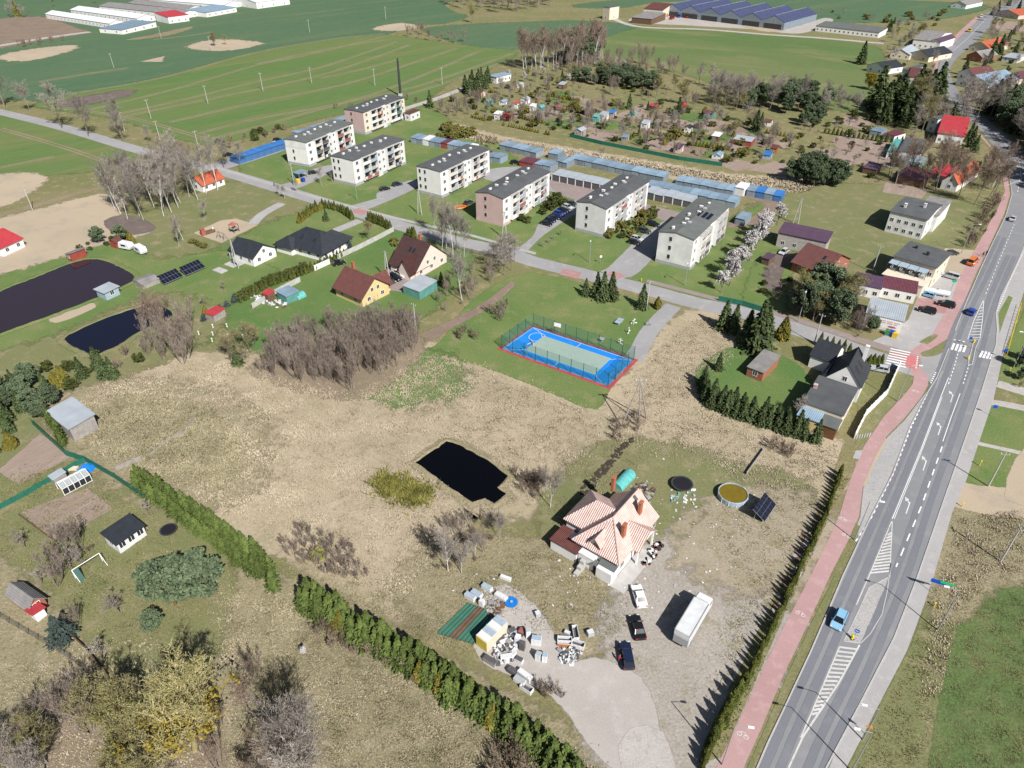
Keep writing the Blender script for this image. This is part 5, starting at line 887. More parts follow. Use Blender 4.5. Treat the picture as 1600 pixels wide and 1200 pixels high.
for i in range(3):
    PR['spruce%d'%i] = conifer('spruce', 201+i, 9, 3.0, 'leaf_spruce', 36, 9, 7, .35, (.075, .20))
    PR['hedgespruce%d'%i] = conifer('hedge_spruce', 221+i, 5.5, 1.9, 'leaf_hedge', 30, 10, 7, .25, (.07, .18), .02, .3)
    PR['bluespruce%d'%i] = conifer('blue_spruce', 231+i, 5, 1.6, 'leaf_spruce_blue', 28, 10, 8, .3, (.06, .16))
    PR['thuja%d'%i] = column('thuja', 241+i, 3.2, .6, 'leaf_thuja')
    PR['goldthuja%d'%i] = column('gold_thuja', 251+i, 3.6, 1.0, 'leaf_thuja_gold', 1300, .9)
    PR['pine%d'%i] = clumped('pine', 261+i, 9, 3.2, 'leaf_pine', 60, 150, .3, .095)
    PR['bush%d'%i] = clumped('bush', 271+i, 2.2, 1.5, 'leaf_bush', 26, 90, .2, .12, 'bark')
    PR['goldbush%d'%i] = clumped('gold_bush', 281+i, 3, 2.4, 'leaf_olive', 26, 90, .15, .14, 'bark')
PR['hedge0'] = PR['thuja0']
NT = [0]
def plant(kind, px, label, cat, group=None, s=1.0, name=None, jit=0, m={}, z=0, wz=None):
    """one plant standing at a photo pixel on the ground"""
    v = len([k for k in PR if k[:-1] == kind]); NT[0] += 1
    p = G(*px) if not isinstance(px, Vector) else px.copy()
    if jit: p += Vector((RND.uniform(-jit, jit), RND.uniform(-jit, jit), 0))
    k = s*RND.uniform(.9, 1.12)
    return inst(PR['%s%d' % (kind, NT[0] % v)], name or {'bare':'bare_tree','alder':'alder_tree','birch':'birch_tree','shrub':'bare_shrub','fruit':'fruit_tree','plum':'plum_tree','bud':'budding_tree','willow':'willow_tree','spruce':'spruce_tree','hedgespruce':'hedge_tree','bluespruce':'blue_spruce','thuja':'thuja','goldthuja':'gold_thuja','pine':'pine_tree','bush':'evergreen_bush','goldbush':'yellow_bush'}[kind],
                label, cat, p, RND.uniform(0, 6.28), group, (k*(wz or 1)*RND.uniform(.92, 1.08), k*(wz or 1), k*RND.uniform(.93, 1.08)), m)
def row(kind, line, step, label, cat, group, s=1.0, jit=.15, mix=None, **kw):
    P = GL(line)
    for a, c in zip(P[:-1], P[1:]):
        n = max(1, int((c-a).length/step))
        for i in range(n):
            if n > 12 and RND.random() < .08: continue
            k = kind if not mix or RND.random() > mix[1] else mix[0]
            plant(k, a.lerp(c, (i+.5)/n), label, cat, group, s*RND.uniform(.88, 1.12), jit=jit, **kw)
def cluster(kind, pts, n, label, cat, group, s=1.0, srange=.25, **kw):
    """n plants spread over the polygon of photo pixels"""
    P = GL(pts); x0, x1 = min(p.x for p in P), max(p.x for p in P); y0, y1 = min(p.y for p in P), max(p.y for p in P); k = 0; kinds = kind if isinstance(kind, (list, tuple)) else [kind]
    put = []; tries = 0; dmin = .62*math.sqrt((x1-x0)*(y1-y0)/max(n, 1)) 
    while k < n and tries < 6000:
        tries += 1
        if tries % 400 == 0: dmin *= .8
        q = Vector((RND.uniform(x0, x1), RND.uniform(y0, y1), 0)); c = False
        for i in range(len(P)):
            a, b = P[i-1], P[i]
            if (a.y > q.y) != (b.y > q.y) and q.x < (b.x-a.x)*(q.y-a.y)/(b.y-a.y)+a.x: c = not c
        if not c or any((q.x-x_)**2+(q.y-y_)**2 < r_*r_ for x_, y_, r_ in FOOT) or any((q-o).length < dmin for o in put): continue
        put.append(q); k += 1; plant(RND.choice(kinds), q, label, cat, group, s*RND.uniform(1-srange, 1+srange), **kw)
# ---- the thicket beside the meadow
cluster('alder', [(405,585),(430,545),(480,520),(560,508),(640,508),(655,540),(610,585),(550,612),(470,600)], 104, 'purple brown leafless tree in the dense thicket beside the dry meadow', 'tree', 'bare trees of the meadow thicket', .70, .3)
cluster('alder', [(225,560),(250,530),(300,520),(320,550),(290,572),(250,575)], 12, 'tall leafless willow shrub between the small pond and the dry meadow', 'tree', 'leafless willows by the small pond', .85)
cluster(['alder', 'shrub'], [(215,515),(230,492),(265,485),(280,500),(255,518)], 7, 'leafless brown tree leaning over the small pond', 'tree', 'leafless trees leaning over the small pond', .75, m={'crown': 'twig_red'})
cluster('bare', [(345,560),(380,530),(415,520),(410,550),(380,575)], 7, 'leafless brown tree with sparse crown beside the goal lawn', 'tree', 'bare trees left of the thicket', .65, m={'crown': 'twig_olive'})
# ---- big trees in the lower left
for k_, px, s_ in (('bud', (205,1140), 1.2), ('bud', (195,1175), 1.05), ('bud', (228,1195), 1.05), ('bud', (75,1190), .85)):
    plant(k_, px, 'leafless tree with yellow green buds beside the old mossy tree', 'tree', 'budding trees by the mossy tree', s_)
foliage('bark_moss', (.30,.26,.12), (.42,.37,.19)); p, F, rg = bare('mossy', 'bark_moss', 'bark_moss', 301, 11.5, .36, 1.7, n1=22, n2=10, n3=7, n4=5, first=.15, spread=1.05, lift=.6, wiggle=.16)
c = F[rg.choice(len(F), 4200), 3:6]+rg.normal(size=(4200, 3))*.1; v, f = leaf_quads(c, .035, .045, rg)
mossv, mossf = leaf_quads(np.repeat(np.concatenate([rg.normal(size=(60, 3))*np.array([1.9, 1.9, 1.0])+np.array([0, 0, 6.0])]), 40, 0)+rg.normal(size=(2400, 3))*.35, .10, .12, rg)
mt = inst(p+[('leaf_buds', npmesh('mossy_buds', v, f, 'leaf_bud')), ('moss', npmesh('mossy_moss', mossv, mossf, 'leaf_moss'))], 'old_tree', 'huge old spreading leafless tree with yellow moss in its crown', 'tree', G(305,1172), .4, None, 1.38)
cluster('alder', [(90,1130),(140,1090),(170,1110),(140,1150)], 7, 'purple leafless multi stemmed tree left of the mossy tree', 'tree', 'purple leafless trees left of the mossy tree', .8)
cluster(['bare', 'alder'], [(-20,1200),(40,1120),(90,1150),(80,1210),(40,1260),(-20,1260)], 9, 'grey leafless tree at the lower end of the allotment lane', 'tree', 'leafless trees at the end of the allotment lane', .8)
cluster(['bare', 'shrub', 'alder'], [(340,1130),(400,1060),(430,1120),(450,1200),(420,1260),(340,1240)], 9, 'leafless brown tree between the mossy tree and rough meadow', 'tree', 'leafless trees beside the rough meadow', .72, m={'crown': 'twig_red'})
for px, s_ in (((496,1228),1.3), ((486,1245),1.25), ((505,1255),1.15)): plant('birch', px, 'tall leafless tree casting a long shadow on the rough meadow', 'tree', 'tall leafless trees with long shadows', s_, m={'trunk': 'bark'})
for k in range(2): plant('bud', [(190,1240),(235,1250)][k], 'leafless tree with yellow green buds beside the old mossy tree', 'tree', 'budding trees by the mossy tree', 1.0)
cluster('shrub', [(500,990),(560,990),(620,1040),(690,1060),(690,1080),(600,1050),(520,1010)], 13, 'small leafless reddish shrub in the rough meadow below the spruce hedge', 'shrub', 'reddish shrubs below the spruce hedge', .9)
cluster('shrub', [(760,1180),(820,1170),(840,1230),(780,1240)], 9, 'leafless reddish shrub at the bottom end of the spruce hedge', 'shrub', 'reddish shrubs at the hedge bottom', 1.1)
for px, s_ in (((275,945),1.15), ((320,935),.95), ((255,935),.9)): plant('pine', px, 'broad dark green pine beside the allotment lawn', 'tree', 'broad pines in the allotment', s_*1.0, wz=1.1)
plant('pine', (242,985), 'small round dark pine beside the brown allotment hut path', 'tree', None, .55)
plant('bluespruce', (100,1000), 'spreading blue green spruce next to the brown roofed hut', 'tree', None, 1.2, wz=1.4); plant('alder', (125,975), 'dark purple leafless shrub behind the blue green spruce', 'shrub', None, .5)
plant('fruit', (188,958), 'spreading leafless fruit tree on the allotment lawn', 'tree', None, 1.2); plant('fruit', (160,1030), 'slender leafless fruit tree in the fenced allotment corner', 'tree', None, 1.0)
plant('plum', (478,1025), 'small pale grey blooming shrub alone in the rough meadow', 'shrub', None, .38)
plant('fruit', (40,855), 'small leafless fruit tree with whitewashed trunk in the allotment', 'tree', None, .9); plant('fruit', (232,800), 'leafless shrub at the green fence corner', 'shrub', None, .8)
cluster(['fruit', 'alder', 'shrub'], [(50,920),(85,870),(125,850),(150,865),(110,905),(70,930)], 13, 'leafless brown fruit shrub between the allotment bed and hut', 'shrub', 'fruit shrubs between bed and hut', .72)
# ---- the long spruce hedge across the picture
row('hedgespruce', [(217,752),(300,803),(375,855),(420,890),(430,925)], 1.25, 'clipped green spruce in the hedge between the allotment and dry meadow', 'tree', 'allotment end of the spruce hedge', .80, .35)
row('hedgespruce', [(210,760),(290,815),(365,870),(412,905)], 1.4, 'clipped green spruce in the hedge between the allotment and dry meadow', 'tree', 'allotment end of the spruce hedge', .72, .35)
for q_ in range(2): row('hedgespruce', [(482-12*q_,935+8*q_),(560-12*q_,985+8*q_),(640-12*q_,1030+8*q_),(720-10*q_,1085+8*q_),(800-10*q_,1135+8*q_),(860-10*q_,1180+8*q_),(905-10*q_,1225+8*q_)], 1.35, 'green spruce in the long hedge between the rough meadow and junk yard', 'tree', 'yard end of the spruce hedge', 1.0-.12*q_, .4, wz=1.12)
for px in ((535,985),(660,1062),(690,1078),(770,1130)): plant('goldthuja', px, 'yellowing conifer in the long spruce hedge', 'tree', 'yellowing conifers in the hedge', 1.2)
row('thuja', [(1092,1208),(1120,1150),(1160,1080),(1195,1005),(1228,935),(1255,880),(1285,815),(1305,765),(1312,740)], .95, 'narrow thuja in the row beside the red cycle path', 'thuja', 'thuja row along the cycle path', .82, .2, wz=.8)
row('thuja', [(1098,1190),(1125,1133),(1165,1062)], 1.5, 'narrow thuja in the row beside the red cycle path', 'thuja', 'thuja row along the cycle path', 1.05, .1)
# ---- conifers at the corner house and along its plot
for px, s_ in (((1130,515),.8), ((1145,520),.75), ((1180,548),1.25), ((1190,540),1.05), ((1165,535),.9)): plant('spruce', px, 'dark spruce beside the side street by the corner house', 'tree', 'spruces by the corner house', s_*1.2)
plant('goldthuja', (1222,530), 'golden brown conifer beside the side street and corner house', 'tree', None, 1.5)
row('spruce', [(1098,600),(1105,632),(1140,648),(1180,660),(1220,672),(1262,688),(1285,695)], 1.55, 'dark spruce in the dense row around the corner garden', 'tree', 'spruce row around the corner garden', .58, .3)
row('spruce', [(1108,625),(1150,640),(1200,660),(1255,680)], 1.9, 'dark spruce in the dense row around the corner garden', 'tree', 'spruce row around the corner garden', .62, .4)
plant('spruce', (1122,578), 'small lone spruce at the edge of the corner garden', 'tree', None, .5); plant('bare', (1245,655), 'leafless tree behind the flat roofed corner house', 'tree', None, .55)
row('thuja', [(1276,540),(1330,555)], 1.3, 'tall pointed thuja behind the black roofed corner house', 'thuja', 'thujas behind the corner house', 1.15, .1, wz=.8); row('thuja', [(1352,572),(1378,572)], .95, 'tall pointed thuja by the parked car of the corner house', 'thuja', 'thujas by the corner house car', 1.15, .1)
# ---- along the side street and court
for px, s_ in (((915,462),.62), ((932,464),.85), ((942,468),.85), ((955,468),.8)): plant('spruce', px, 'dark spruce in the group between court lawn and street', 'tree', 'spruces on the court lawn', s_)
plant('spruce', (1003,482), 'lone dark spruce beside the utility pole on the court lawn', 'tree', None, .8); plant('goldthuja', (1027,482), 'golden conifer at the court path corner', 'tree', None, .95)
for px, s_ in (((722,470),1.1), ((680,365),.95), ((698,388),1.0), ((715,392),1.0), ((708,400),1.05), ((725,402),.9), ((690,395),.95)): plant('birch', px, 'tall white stemmed birch beside the street and steep roofed house', 'tree', 'birches by the steep roofed house', s_*1.05)
cluster('bare', [(765,420),(785,390),(800,400),(810,420),(785,435)], 7, 'grey leafless tree in the verge between street and court lawn', 'tree', 'grey leafless trees by the street', .9)
cluster(['alder', 'fruit'], [(680,470),(720,430),(760,415),(775,440),(730,475),(695,490)], 15, 'low leafless bush between the garden lawn and court lawn', 'shrub', 'bushes between garden and court lawn', .62)
cluster('shrub', [(765,490),(790,480),(800,495),(780,503)], 5, 'dark brown bramble shrub on the court lawn', 'shrub', 'brambles on the court lawn', .9, m={'crown': 'twig_purple'}); cluster('shrub', [(705,520),(735,515),(745,530),(715,535)], 5, 'grey brown bramble at the dug earth edge', 'shrub', 'brambles at the dug earth', .8)
plant('spruce', (630,515), 'small dark spruce at the thicket edge by the dark drive', 'tree', None, .55); plant('spruce', (690,445), 'small dark spruce on the garden lawn by the carport', 'tree', None, .4)
for px, s_ in (((373,570),.55), ((165,590),.75), ((178,590),.7), ((155,575),.65), ((130,590),.55)): plant('spruce', px, 'green spruce on the bank between ponds and dry meadow', 'tree', 'spruces below the ponds', s_)
for px in ((90,605),(100,600),(20,700)): plant('goldthuja', px, 'yellow green rounded conifer at the meadow edge', 'tree', 'yellow conifers at the meadow edge', 1.25)
cluster(['pine', 'spruce'], [(-30,660),(0,610),(40,590),(75,600),(95,640),(80,670),(40,655),(0,690)], 16, 'dark evergreen in the clump left of the weathered barn', 'tree', 'evergreens by the weathered barn', .62)
row('hedgespruce', [(75,655),(95,678),(100,700)], 1.6, 'green spruce beside the weathered barn', 'tree', 'spruces beside the weathered barn', .7); cluster(['shrub', 'bush'], [(40,590),(120,560),(220,545),(225,575),(120,610)], 9, 'low garden shrub on the bank above the dry meadow', 'shrub', 'shrubs on the pond bank', 1.0)
row('goldthuja', [(-10,712),(18,700),(32,690)], 1.3, 'clipped yellow hedge plant by the upper allotment bed', 'hedge', 'yellow hedge by the upper allotment bed', .62)
# ---- white grove, pond side, street trees on the left
cluster('birch', [(170,330),(205,305),(250,290),(320,285),(345,300),(290,325),(240,345),(205,350)], 34, 'leafless white stemmed birch in the grove by the red roofed cottage', 'tree', 'birch grove by the red cottage', 1.08)
for px, s_ in (((286,375),.7), ((280,385),.5), ((320,345),.55)): plant('birch', px, 'lone thin birch on the rough grass by the playground', 'tree', 'thin birches by the playground', s_)
for px, s_ in (((8,168),1.2), ((48,175),.9), ((97,200),1.25), ((138,213),1.1), ((185,212),1.1), ((193,222),.8), ((275,250),.8), ((350,262),.75), ((375,258),.6), ((232,222),.5)): plant('bare', px, 'leafless roadside tree along the country street', 'tree', 'leafless trees along the country street', s_*1.5)
cluster('alder', [(240,245),(280,240),(300,255),(260,262)], 8, 'leafless bush beside the country street by the birch grove', 'shrub', 'bushes by the birch grove', .75)
cluster(['pine', 'bush'], [(120,388),(150,375),(190,372),(210,380),(185,388),(130,395)], 7, 'grey green juniper bush behind the pond cabin', 'shrub', 'junipers behind the pond cabin', .5)
row('goldthuja', [(186,368),(212,380)], 1.5, 'dark clipped hedge plant behind the caravans', 'hedge', 'hedge behind the caravans', .75); row('goldbush', [(298,378),(322,388)], 1.8, 'dry orange brown hedge bush by the playground', 'shrub', 'orange hedge bushes by the playground', .4)
# ---- gardens of the two detached houses
row('thuja', [(468,348),(492,330),(508,325),(530,330),(552,344)], 1.2, 'thuja in the hedge round the black roofed bungalow', 'thuja', 'bungalow thuja hedge', 1.0); row('goldthuja', [(466,350),(490,332),(506,327)], 1.5, 'yellowish thuja in the hedge round the black roofed bungalow', 'thuja', 'yellowish bungalow hedge', .7)
row('thuja', [(575,345),(595,352),(612,360)], 1.0, 'thuja in the hedge between the bungalow and street', 'thuja', 'street thuja hedge', 1.1); row('thuja', [(635,370),(650,375)], 1.0, 'thuja behind the steep roofed house', 'thuja', 'thujas behind the steep roofed house', 1.2)
row('thuja', [(375,475),(420,448),(470,432),(520,408),(540,398)], 1.15, 'thuja in the hedge along the pale concrete garden wall', 'thuja', 'thuja hedge along the concrete wall', .85); row('bush', [(368,470),(420,440),(480,420)], 2.2, 'dark evergreen bush along the pale concrete garden wall', 'shrub', 'bushes along the concrete wall', .85)
plant('bud', (578,375), 'brown larch like tree in the bungalow garden', 'tree', None, .62, m={'leaf_buds': 'twig_olive'}); plant('spruce', (510,345), 'round dark conifer on the bungalow front lawn', 'tree', None, .42); plant('bluespruce', (548,390), 'pale blue spruce in the bungalow garden', 'tree', None, .7)
cluster('goldbush', [(610,378),(622,380),(618,388)], 2, 'golden forsythia bush by the garden wall', 'shrub', 'forsythia by the garden wall', .55); row('bluespruce', [(310,505),(340,490),(360,475),(390,462)], 2.6, 'low blue juniper along the pond garden fence', 'shrub', 'blue junipers along the pond garden', .42, wz=1.8)
plant('goldthuja', (322,492), 'small green conifer beside the red shed roof', 'tree', None, .75); plant('fruit', (350,455), 'small leafless round tree on the solar panel lawn', 'tree', None, .8); plant('fruit', (318,478), 'thin leafless tree behind the red shed roof', 'tree', None, .8)
# ---- around the blocks and court
for px, s_ in (((690,300),1.5), ((868,318),1.6), ((878,322),1.5), ((862,328),1.3), ((848,335),1.1)): plant('bush', px, 'dark evergreen bush beside an apartment block', 'shrub', 'evergreen bushes by the blocks', s_)
for px, s_ in (((815,345),1.0), ((825,348),1.0), ((852,325),1.0)): plant('bush', px, 'rounded clipped bush in front of the pink apartment block', 'shrub', 'clipped bushes at the pink block', s_)
cluster(['goldbush', 'bush'], [(945,370),(970,358),(1000,345),(1020,330),(1030,335),(1005,360),(975,375)], 15, 'dense evergreen shrub beside the end block car park', 'shrub', 'shrubs beside the end block car park', .85)
row('plum', [(1118,465),(1132,448),(1150,430),(1165,412),(1180,392),(1192,375),(1205,358),(1215,345)], 4.2, 'white blossoming plum tree in the row beside the end block', 'tree', 'blossoming plum row', 1.3, 1.2)
row('fruit', [(845,390),(862,378),(880,365)], 3.0, 'low leafless shrub beside the car park drive', 'shrub', 'leafless shrubs by the car park', .6)
plant('birch', (502,290), 'small leafless birch beside the street and white block', 'tree', None, .45); plant('birch', (520,285), 'thin pale leafless sapling by the white block', 'tree', None, .35); plant('bush', (575,282), 'small dark bush at the white block balconies', 'shrub', None, 1.0)
cluster('goldbush', [(670,215),(695,200),(725,200),(735,215),(700,222)], 7, 'yellow willow bush behind the tin garages', 'shrub', 'yellow willow bushes behind garages', 1.15, m={'crown': 'leaf_olive'}); cluster('alder', [(740,225),(775,222),(780,230),(750,235)], 5, 'leafless olive bush behind the tin garages', 'shrub', 'olive bushes behind garages', .5, m={'crown': 'twig_olive'})
plant('alder', (940,245), 'low leafless bush on the reed strip', 'shrub', None, .5)
# ---- trees by the purple roofed houses on the right
cluster(['pine', 'bud', 'pine', 'bud', 'bare'], [(1240,490),(1262,470),(1290,460),(1320,480),(1340,500),(1300,510),(1262,508)], 16, 'green and brown tree in front of the maroon roofed house', 'tree', 'trees before the maroon roofed house', 1.05); cluster(['alder', 'shrub'], [(1320,505),(1340,500),(1365,520),(1340,530)], 9, 'dark leafless bush in the verge by the grey shop', 'shrub', 'bushes by the grey shop', .5)
plant('pine', (1360,520), 'low spreading pine in front of the grey shop', 'tree', None, .5)
row('birch', [(1445,300),(1480,308),(1510,316),(1530,322),(1545,322)], 4.2, 'tall thin leafless poplar in the row by the ruin', 'tree', 'leafless poplar row by the ruin', 1.3, 1.0, m={'trunk': 'bark', 'crown': 'twig_red'}); row('birch', [(1400,282),(1440,290),(1480,296),(1540,300)], 5.5, 'tall thin leafless poplar in the row by the ruin', 'tree', 'leafless poplar row by the ruin', 1.2, 1.0, m={'trunk': 'bark', 'crown': 'twig_red'})
cluster('shrub', [(1500,380),(1530,340),(1550,310),(1560,320),(1535,365),(1515,390)], 15, 'leafless brown shrub in the verge by the ruined house', 'shrub', 'verge shrubs by the ruined house', 1.2); cluster('pine', [(1225,285),(1250,272),(1300,278),(1318,292),(1280,295)], 12, 'dark pine in the clump at the end of the reed strip', 'tree', 'pines at the reed strip', .95)
cluster('spruce', [(1355,165),(1400,160),(1450,150),(1470,165),(1460,185),(1400,195),(1370,200)], 26, 'tall dark spruce in the stand beside the road bend', 'tree', 'spruces at the road bend', 1.6, wz=1.15); cluster('pine', [(1250,195),(1275,180),(1285,195),(1262,205)], 5, 'dark pine on the edge of the allotment gardens', 'tree', 'pines at the allotment edge', .75)
cluster(['bare', 'bud'], [(1415,190),(1440,175),(1460,195),(1440,210)], 7, 'leafless tree among the spruces at the road bend', 'tree', 'leafless trees at the road bend', 1.4); plant('willow', (1357,140), 'bright yellow weeping willow beside the farm houses', 'tree', None, 1.25)
cluster(['spruce', 'pine', 'bare'], [(1490,200),(1520,170),(1560,160),(1620,170),(1680,240),(1640,260),(1590,215),(1550,190)], 40, 'dark tree in the wood on the far side of the road', 'tree', 'wood beyond the road', 1.5); cluster(['bare', 'alder'], [(1540,150),(1620,150),(1680,180),(1640,200),(1560,175)], 20, 'leafless brown tree in the wood on the far side of the road', 'tree', 'bare wood beyond the road', 1.4)
cluster(['bare', 'bush', 'spruce'], [(1500,120),(1540,90),(1580,70),(1640,90),(1640,145),(1560,130)], 30, 'garden tree among the red roofed houses', 'tree', 'trees among the red roofed houses', .95); cluster(['spruce', 'bare'], [(1540,25),(1575,8),(1590,20),(1555,40)], 9, 'dark tree beside the far road', 'tree', 'trees beside the far road', .9)
cluster(['bare', 'bud'], [(1380,60),(1410,45),(1450,50),(1440,70),(1400,75)], 10, 'leafless tree beside the far farm house', 'tree', 'trees by the far farm house', .8); plant('spruce', (1345,100), 'dark conifer leaning beside the dark roofed far house', 'tree', None, 1.3); cluster(['spruce', 'bare', 'goldbush'], [(1370,40),(1420,35),(1470,30),(1460,42),(1390,50)], 12, 'low tree on the field edge by the far road', 'tree', 'trees on the far field edge', .6)
cluster(['bare', 'goldbush'], [(1250,15),(1300,18),(1390,32),(1380,40),(1290,30)], 9, 'small leafless tree by the far long building', 'tree', 'trees by the far long building', .6)
# ---- allotment wood and garden hedges
cluster('birch', [(808,108),(830,98),(880,92),(940,90),(945,98),(890,108),(830,112)], 42, 'leafless birch in the copse above the allotment gardens', 'tree', 'birch copse above the allotments', 1.35, m={'crown': 'twig_red'}); cluster('pine', [(885,95),(905,85),(935,85),(930,98),(900,102)], 8, 'tall dark pine in the copse above the allotment gardens', 'tree', 'pines in the copse', 1.7)
cluster('alder', [(860,108),(960,100),(1010,100),(1050,112),(1070,122),(1000,118),(900,118)], 36, 'leafless purple bush on the slope above the allotments', 'shrub', 'bushes above the allotments', .95); cluster('pine', [(890,128),(960,120),(1020,130),(1030,142),(980,142),(920,132)], 24, 'dark low pine on the slope above the allotments', 'tree', 'pines above the allotments', .9)
for px in ((820,128),(848,118),(870,112),(888,130),(928,100),(935,103),(975,105),(962,102),(1035,112),(1024,142),(920,128),(795,122)): plant('plum', px, 'white blossoming shrub on the slope above the allotments', 'shrub', 'blossoming shrubs above the allotments', .75)
cluster('birch', [(1100,160),(1130,150),(1170,155),(1195,165),(1160,170),(1110,168)], 26, 'thin grey leafless sapling in the thicket by the pasture field', 'tree', 'grey saplings by the pasture', .8, m={'trunk': 'bark'}); cluster(['pine', 'bare'], [(1140,168),(1180,160),(1225,150),(1290,165),(1290,180),(1230,178),(1180,172)], 22, 'dark pine in the belt beside the pasture field', 'tree', 'pine belt by the pasture', 1.1)
cluster('bare', [(1080,130),(1150,140),(1250,145),(1300,160),(1240,158),(1130,148)], 16, 'leafless tree on the edge of the pasture field', 'tree', 'leafless trees by the pasture', .95); cluster('bare', [(1300,165),(1320,160),(1345,175),(1310,178)], 7, 'leafless tree at the corner of the pasture field', 'tree', 'leafless trees at the pasture corner', .8)
cluster('spruce', [(722,145),(740,135),(765,128),(760,140),(735,150)], 9, 'dark spruce at the upper corner of the allotments', 'tree', 'spruces at the allotment corner', 1.05); plant('spruce', (672,168), 'dark spruce beside the farm track by the pink block', 'tree', None, .8); cluster('alder', [(680,175),(715,168),(735,180),(700,185)], 11, 'leafless purple shrub at the allotment corner', 'shrub', 'purple shrubs at the allotment corner', .6)
for px, s_ in (((983,170),1.0), ((1060,178),1.0), ((1052,182),.7), ((1012,172),.6), ((1022,195),.6), ((1180,205),1.2), ((1188,198),1.0), ((878,132),.9), ((998,210),.5)): plant('spruce', px, 'dark conifer standing among the allotment gardens', 'tree', 'conifers among the allotments', s_*.8)
def hedge(line, label, group, s=.6, k='goldthuja'): row(k, line, 1.5, label, 'hedge', group, s, .12)
hedge([(854,150),(897,158)], 'clipped green hedge plant on the upper allotment path', 'upper allotment hedge'); hedge([(735,183),(760,190)], 'clipped hedge plant by the white allotment shed', 'hedge by the white allotment shed', .5); hedge([(812,185),(850,194)], 'clipped dark hedge plant behind the red allotment roof', 'hedge behind the red allotment roof', .55)
hedge([(785,196),(860,212)], 'low hedge plant along the lower allotment fence', 'lower allotment hedge', .5); hedge([(884,172),(918,178)], 'clipped hedge plant beside the wooden play tower', 'hedge by the play tower', .6); hedge([(1012,208),(1060,220)], 'clipped yellow green hedge plant between the garden beds', 'hedge between the garden beds', .6)
hedge([(1085,228),(1140,236)], 'clipped golden hedge plant around the square lawn', 'golden square hedge', .7); hedge([(1070,213),(1105,218)], 'clipped dark hedge plant behind the water butt', 'hedge by the water butt', .6); hedge([(1195,208),(1250,218)], 'dark hedge plant by the outer allotment', 'outer allotment hedge', .55)
for px in ((985,218),(990,215),(1000,220),(998,213)): plant('goldthuja', px, 'rounded yellow conifer among the garden beds', 'shrub', 'yellow conifers among the beds', .65)
row('thuja', [(1285,208),(1330,215),(1380,222),(1412,224)], 1.7, 'small pointed thuja in the row by the long garden bed', 'thuja', 'thuja row by the garden bed', .95); row('thuja', [(1465,232),(1505,238)], 1.6, 'pointed thuja in front of the red roofed white house', 'thuja', 'thujas before the red roofed house', 1.1); row('thuja', [(1470,258),(1510,266),(1540,262)], 2.2, 'thuja behind the red roofed sheds', 'thuja', 'thujas behind the sheds', 1.0)
cluster(['fruit', 'alder'], [(740,170),(850,160),(960,180),(1100,200),(1200,225),(1180,260),(1040,235),(900,205),(780,190)], 40, 'small leafless fruit tree among the allotment beds', 'tree', 'fruit trees among the allotments', .62); cluster(['fruit', 'bush'], [(1200,240),(1250,225),(1340,250),(1320,270),(1230,270)], 12, 'small leafless fruit tree in the outer gardens', 'tree', 'fruit trees in the outer gardens', .7)
# ---- far trees
cluster(['alder', 'bare'], [(665,-5),(700,10),(780,22),(870,10),(860,-12),(760,-15)], 75, 'leafless tree in the purple wood on the far edge', 'tree', 'far purple wood', 1.7); plant('bud', (738,36), 'tall solitary tree full of mistletoe in front of the far wood', 'tree', None, 1.35)
cluster('alder', [(625,55),(655,50),(672,58),(740,66),(735,70),(650,62)], 12, 'leafless bush along the ditch between fields', 'shrub', 'ditch bushes between fields', .8); cluster(['bare', 'shrub'], [(0,28),(30,20),(55,22),(40,30)], 7, 'tree on the far bare field edge', 'tree', 'trees on the far bare field', .9); plant('spruce', (28,26), 'pale far conifer at the left field edge', 'tree', None, 1.3, m={'crown': 'leaf_olive'})
for px in ((85,10),(147,5),(335,72),(353,70)): plant('bud', px, 'small lone tree in the far wheat field', 'tree', 'lone trees in the far wheat field', .75)
cluster('shrub', [(20,70),(100,62),(105,65),(30,76)], 8, 'dry brown bush along the far farm track', 'shrub', 'bushes along the far farm track', 1.6)
# ---- meadow pond birches and yard shrubs
for px, s_ in (((721,895),.62), ((700,892),.72), ((742,868),.5), ((860,792),.6), ((850,770),.45), ((780,842),.45)): plant('birch', px, 'thin pale leafless birch beside the black meadow pond', 'tree', 'thin birches by the meadow pond', s_)
cluster(['shrub', 'alder'], [(670,890),(700,830),(740,810),(790,820),(780,850),(730,890)], 22, 'brown leafless undergrowth below the black meadow pond', 'shrub', 'undergrowth below the meadow pond', .5); cluster('shrub', [(800,740),(850,745),(855,775),(820,785)], 9, 'brown shrub on the pond bank by the tiled house', 'shrub', 'shrubs on the pond bank by the tiled house', 1.0)
cluster('shrub', [(430,850),(480,825),(540,850),(580,900),(540,905),(470,880)], 32, 'brown bramble shrub between spruce hedge and dry meadow', 'shrub', 'brambles beside the spruce hedge', .75, m={'crown': 'twig_purple'}); cluster('bush', [(495,870),(505,872),(502,880)], 1, 'round bright green bush in the brambles', 'shrub', None, 1.0, m={'crown': 'leaf_bud'})
cluster('shrub', [(940,660),(1000,650),(1010,680),(960,690)], 8, 'low brown scrub at the foot of the wooden pylon', 'shrub', 'scrub at the wooden pylon', .7); cluster('shrub', [(1205,700),(1240,705),(1230,720)], 4, 'leafless scrub beside the soil trench', 'shrub', 'scrub beside the soil trench', .9); cluster('shrub', [(838,1075),(870,1075),(878,1090),(850,1090)], 6, 'dry brown bush at the edge of the yard', 'shrub', 'dry bushes at the yard edge', .7)
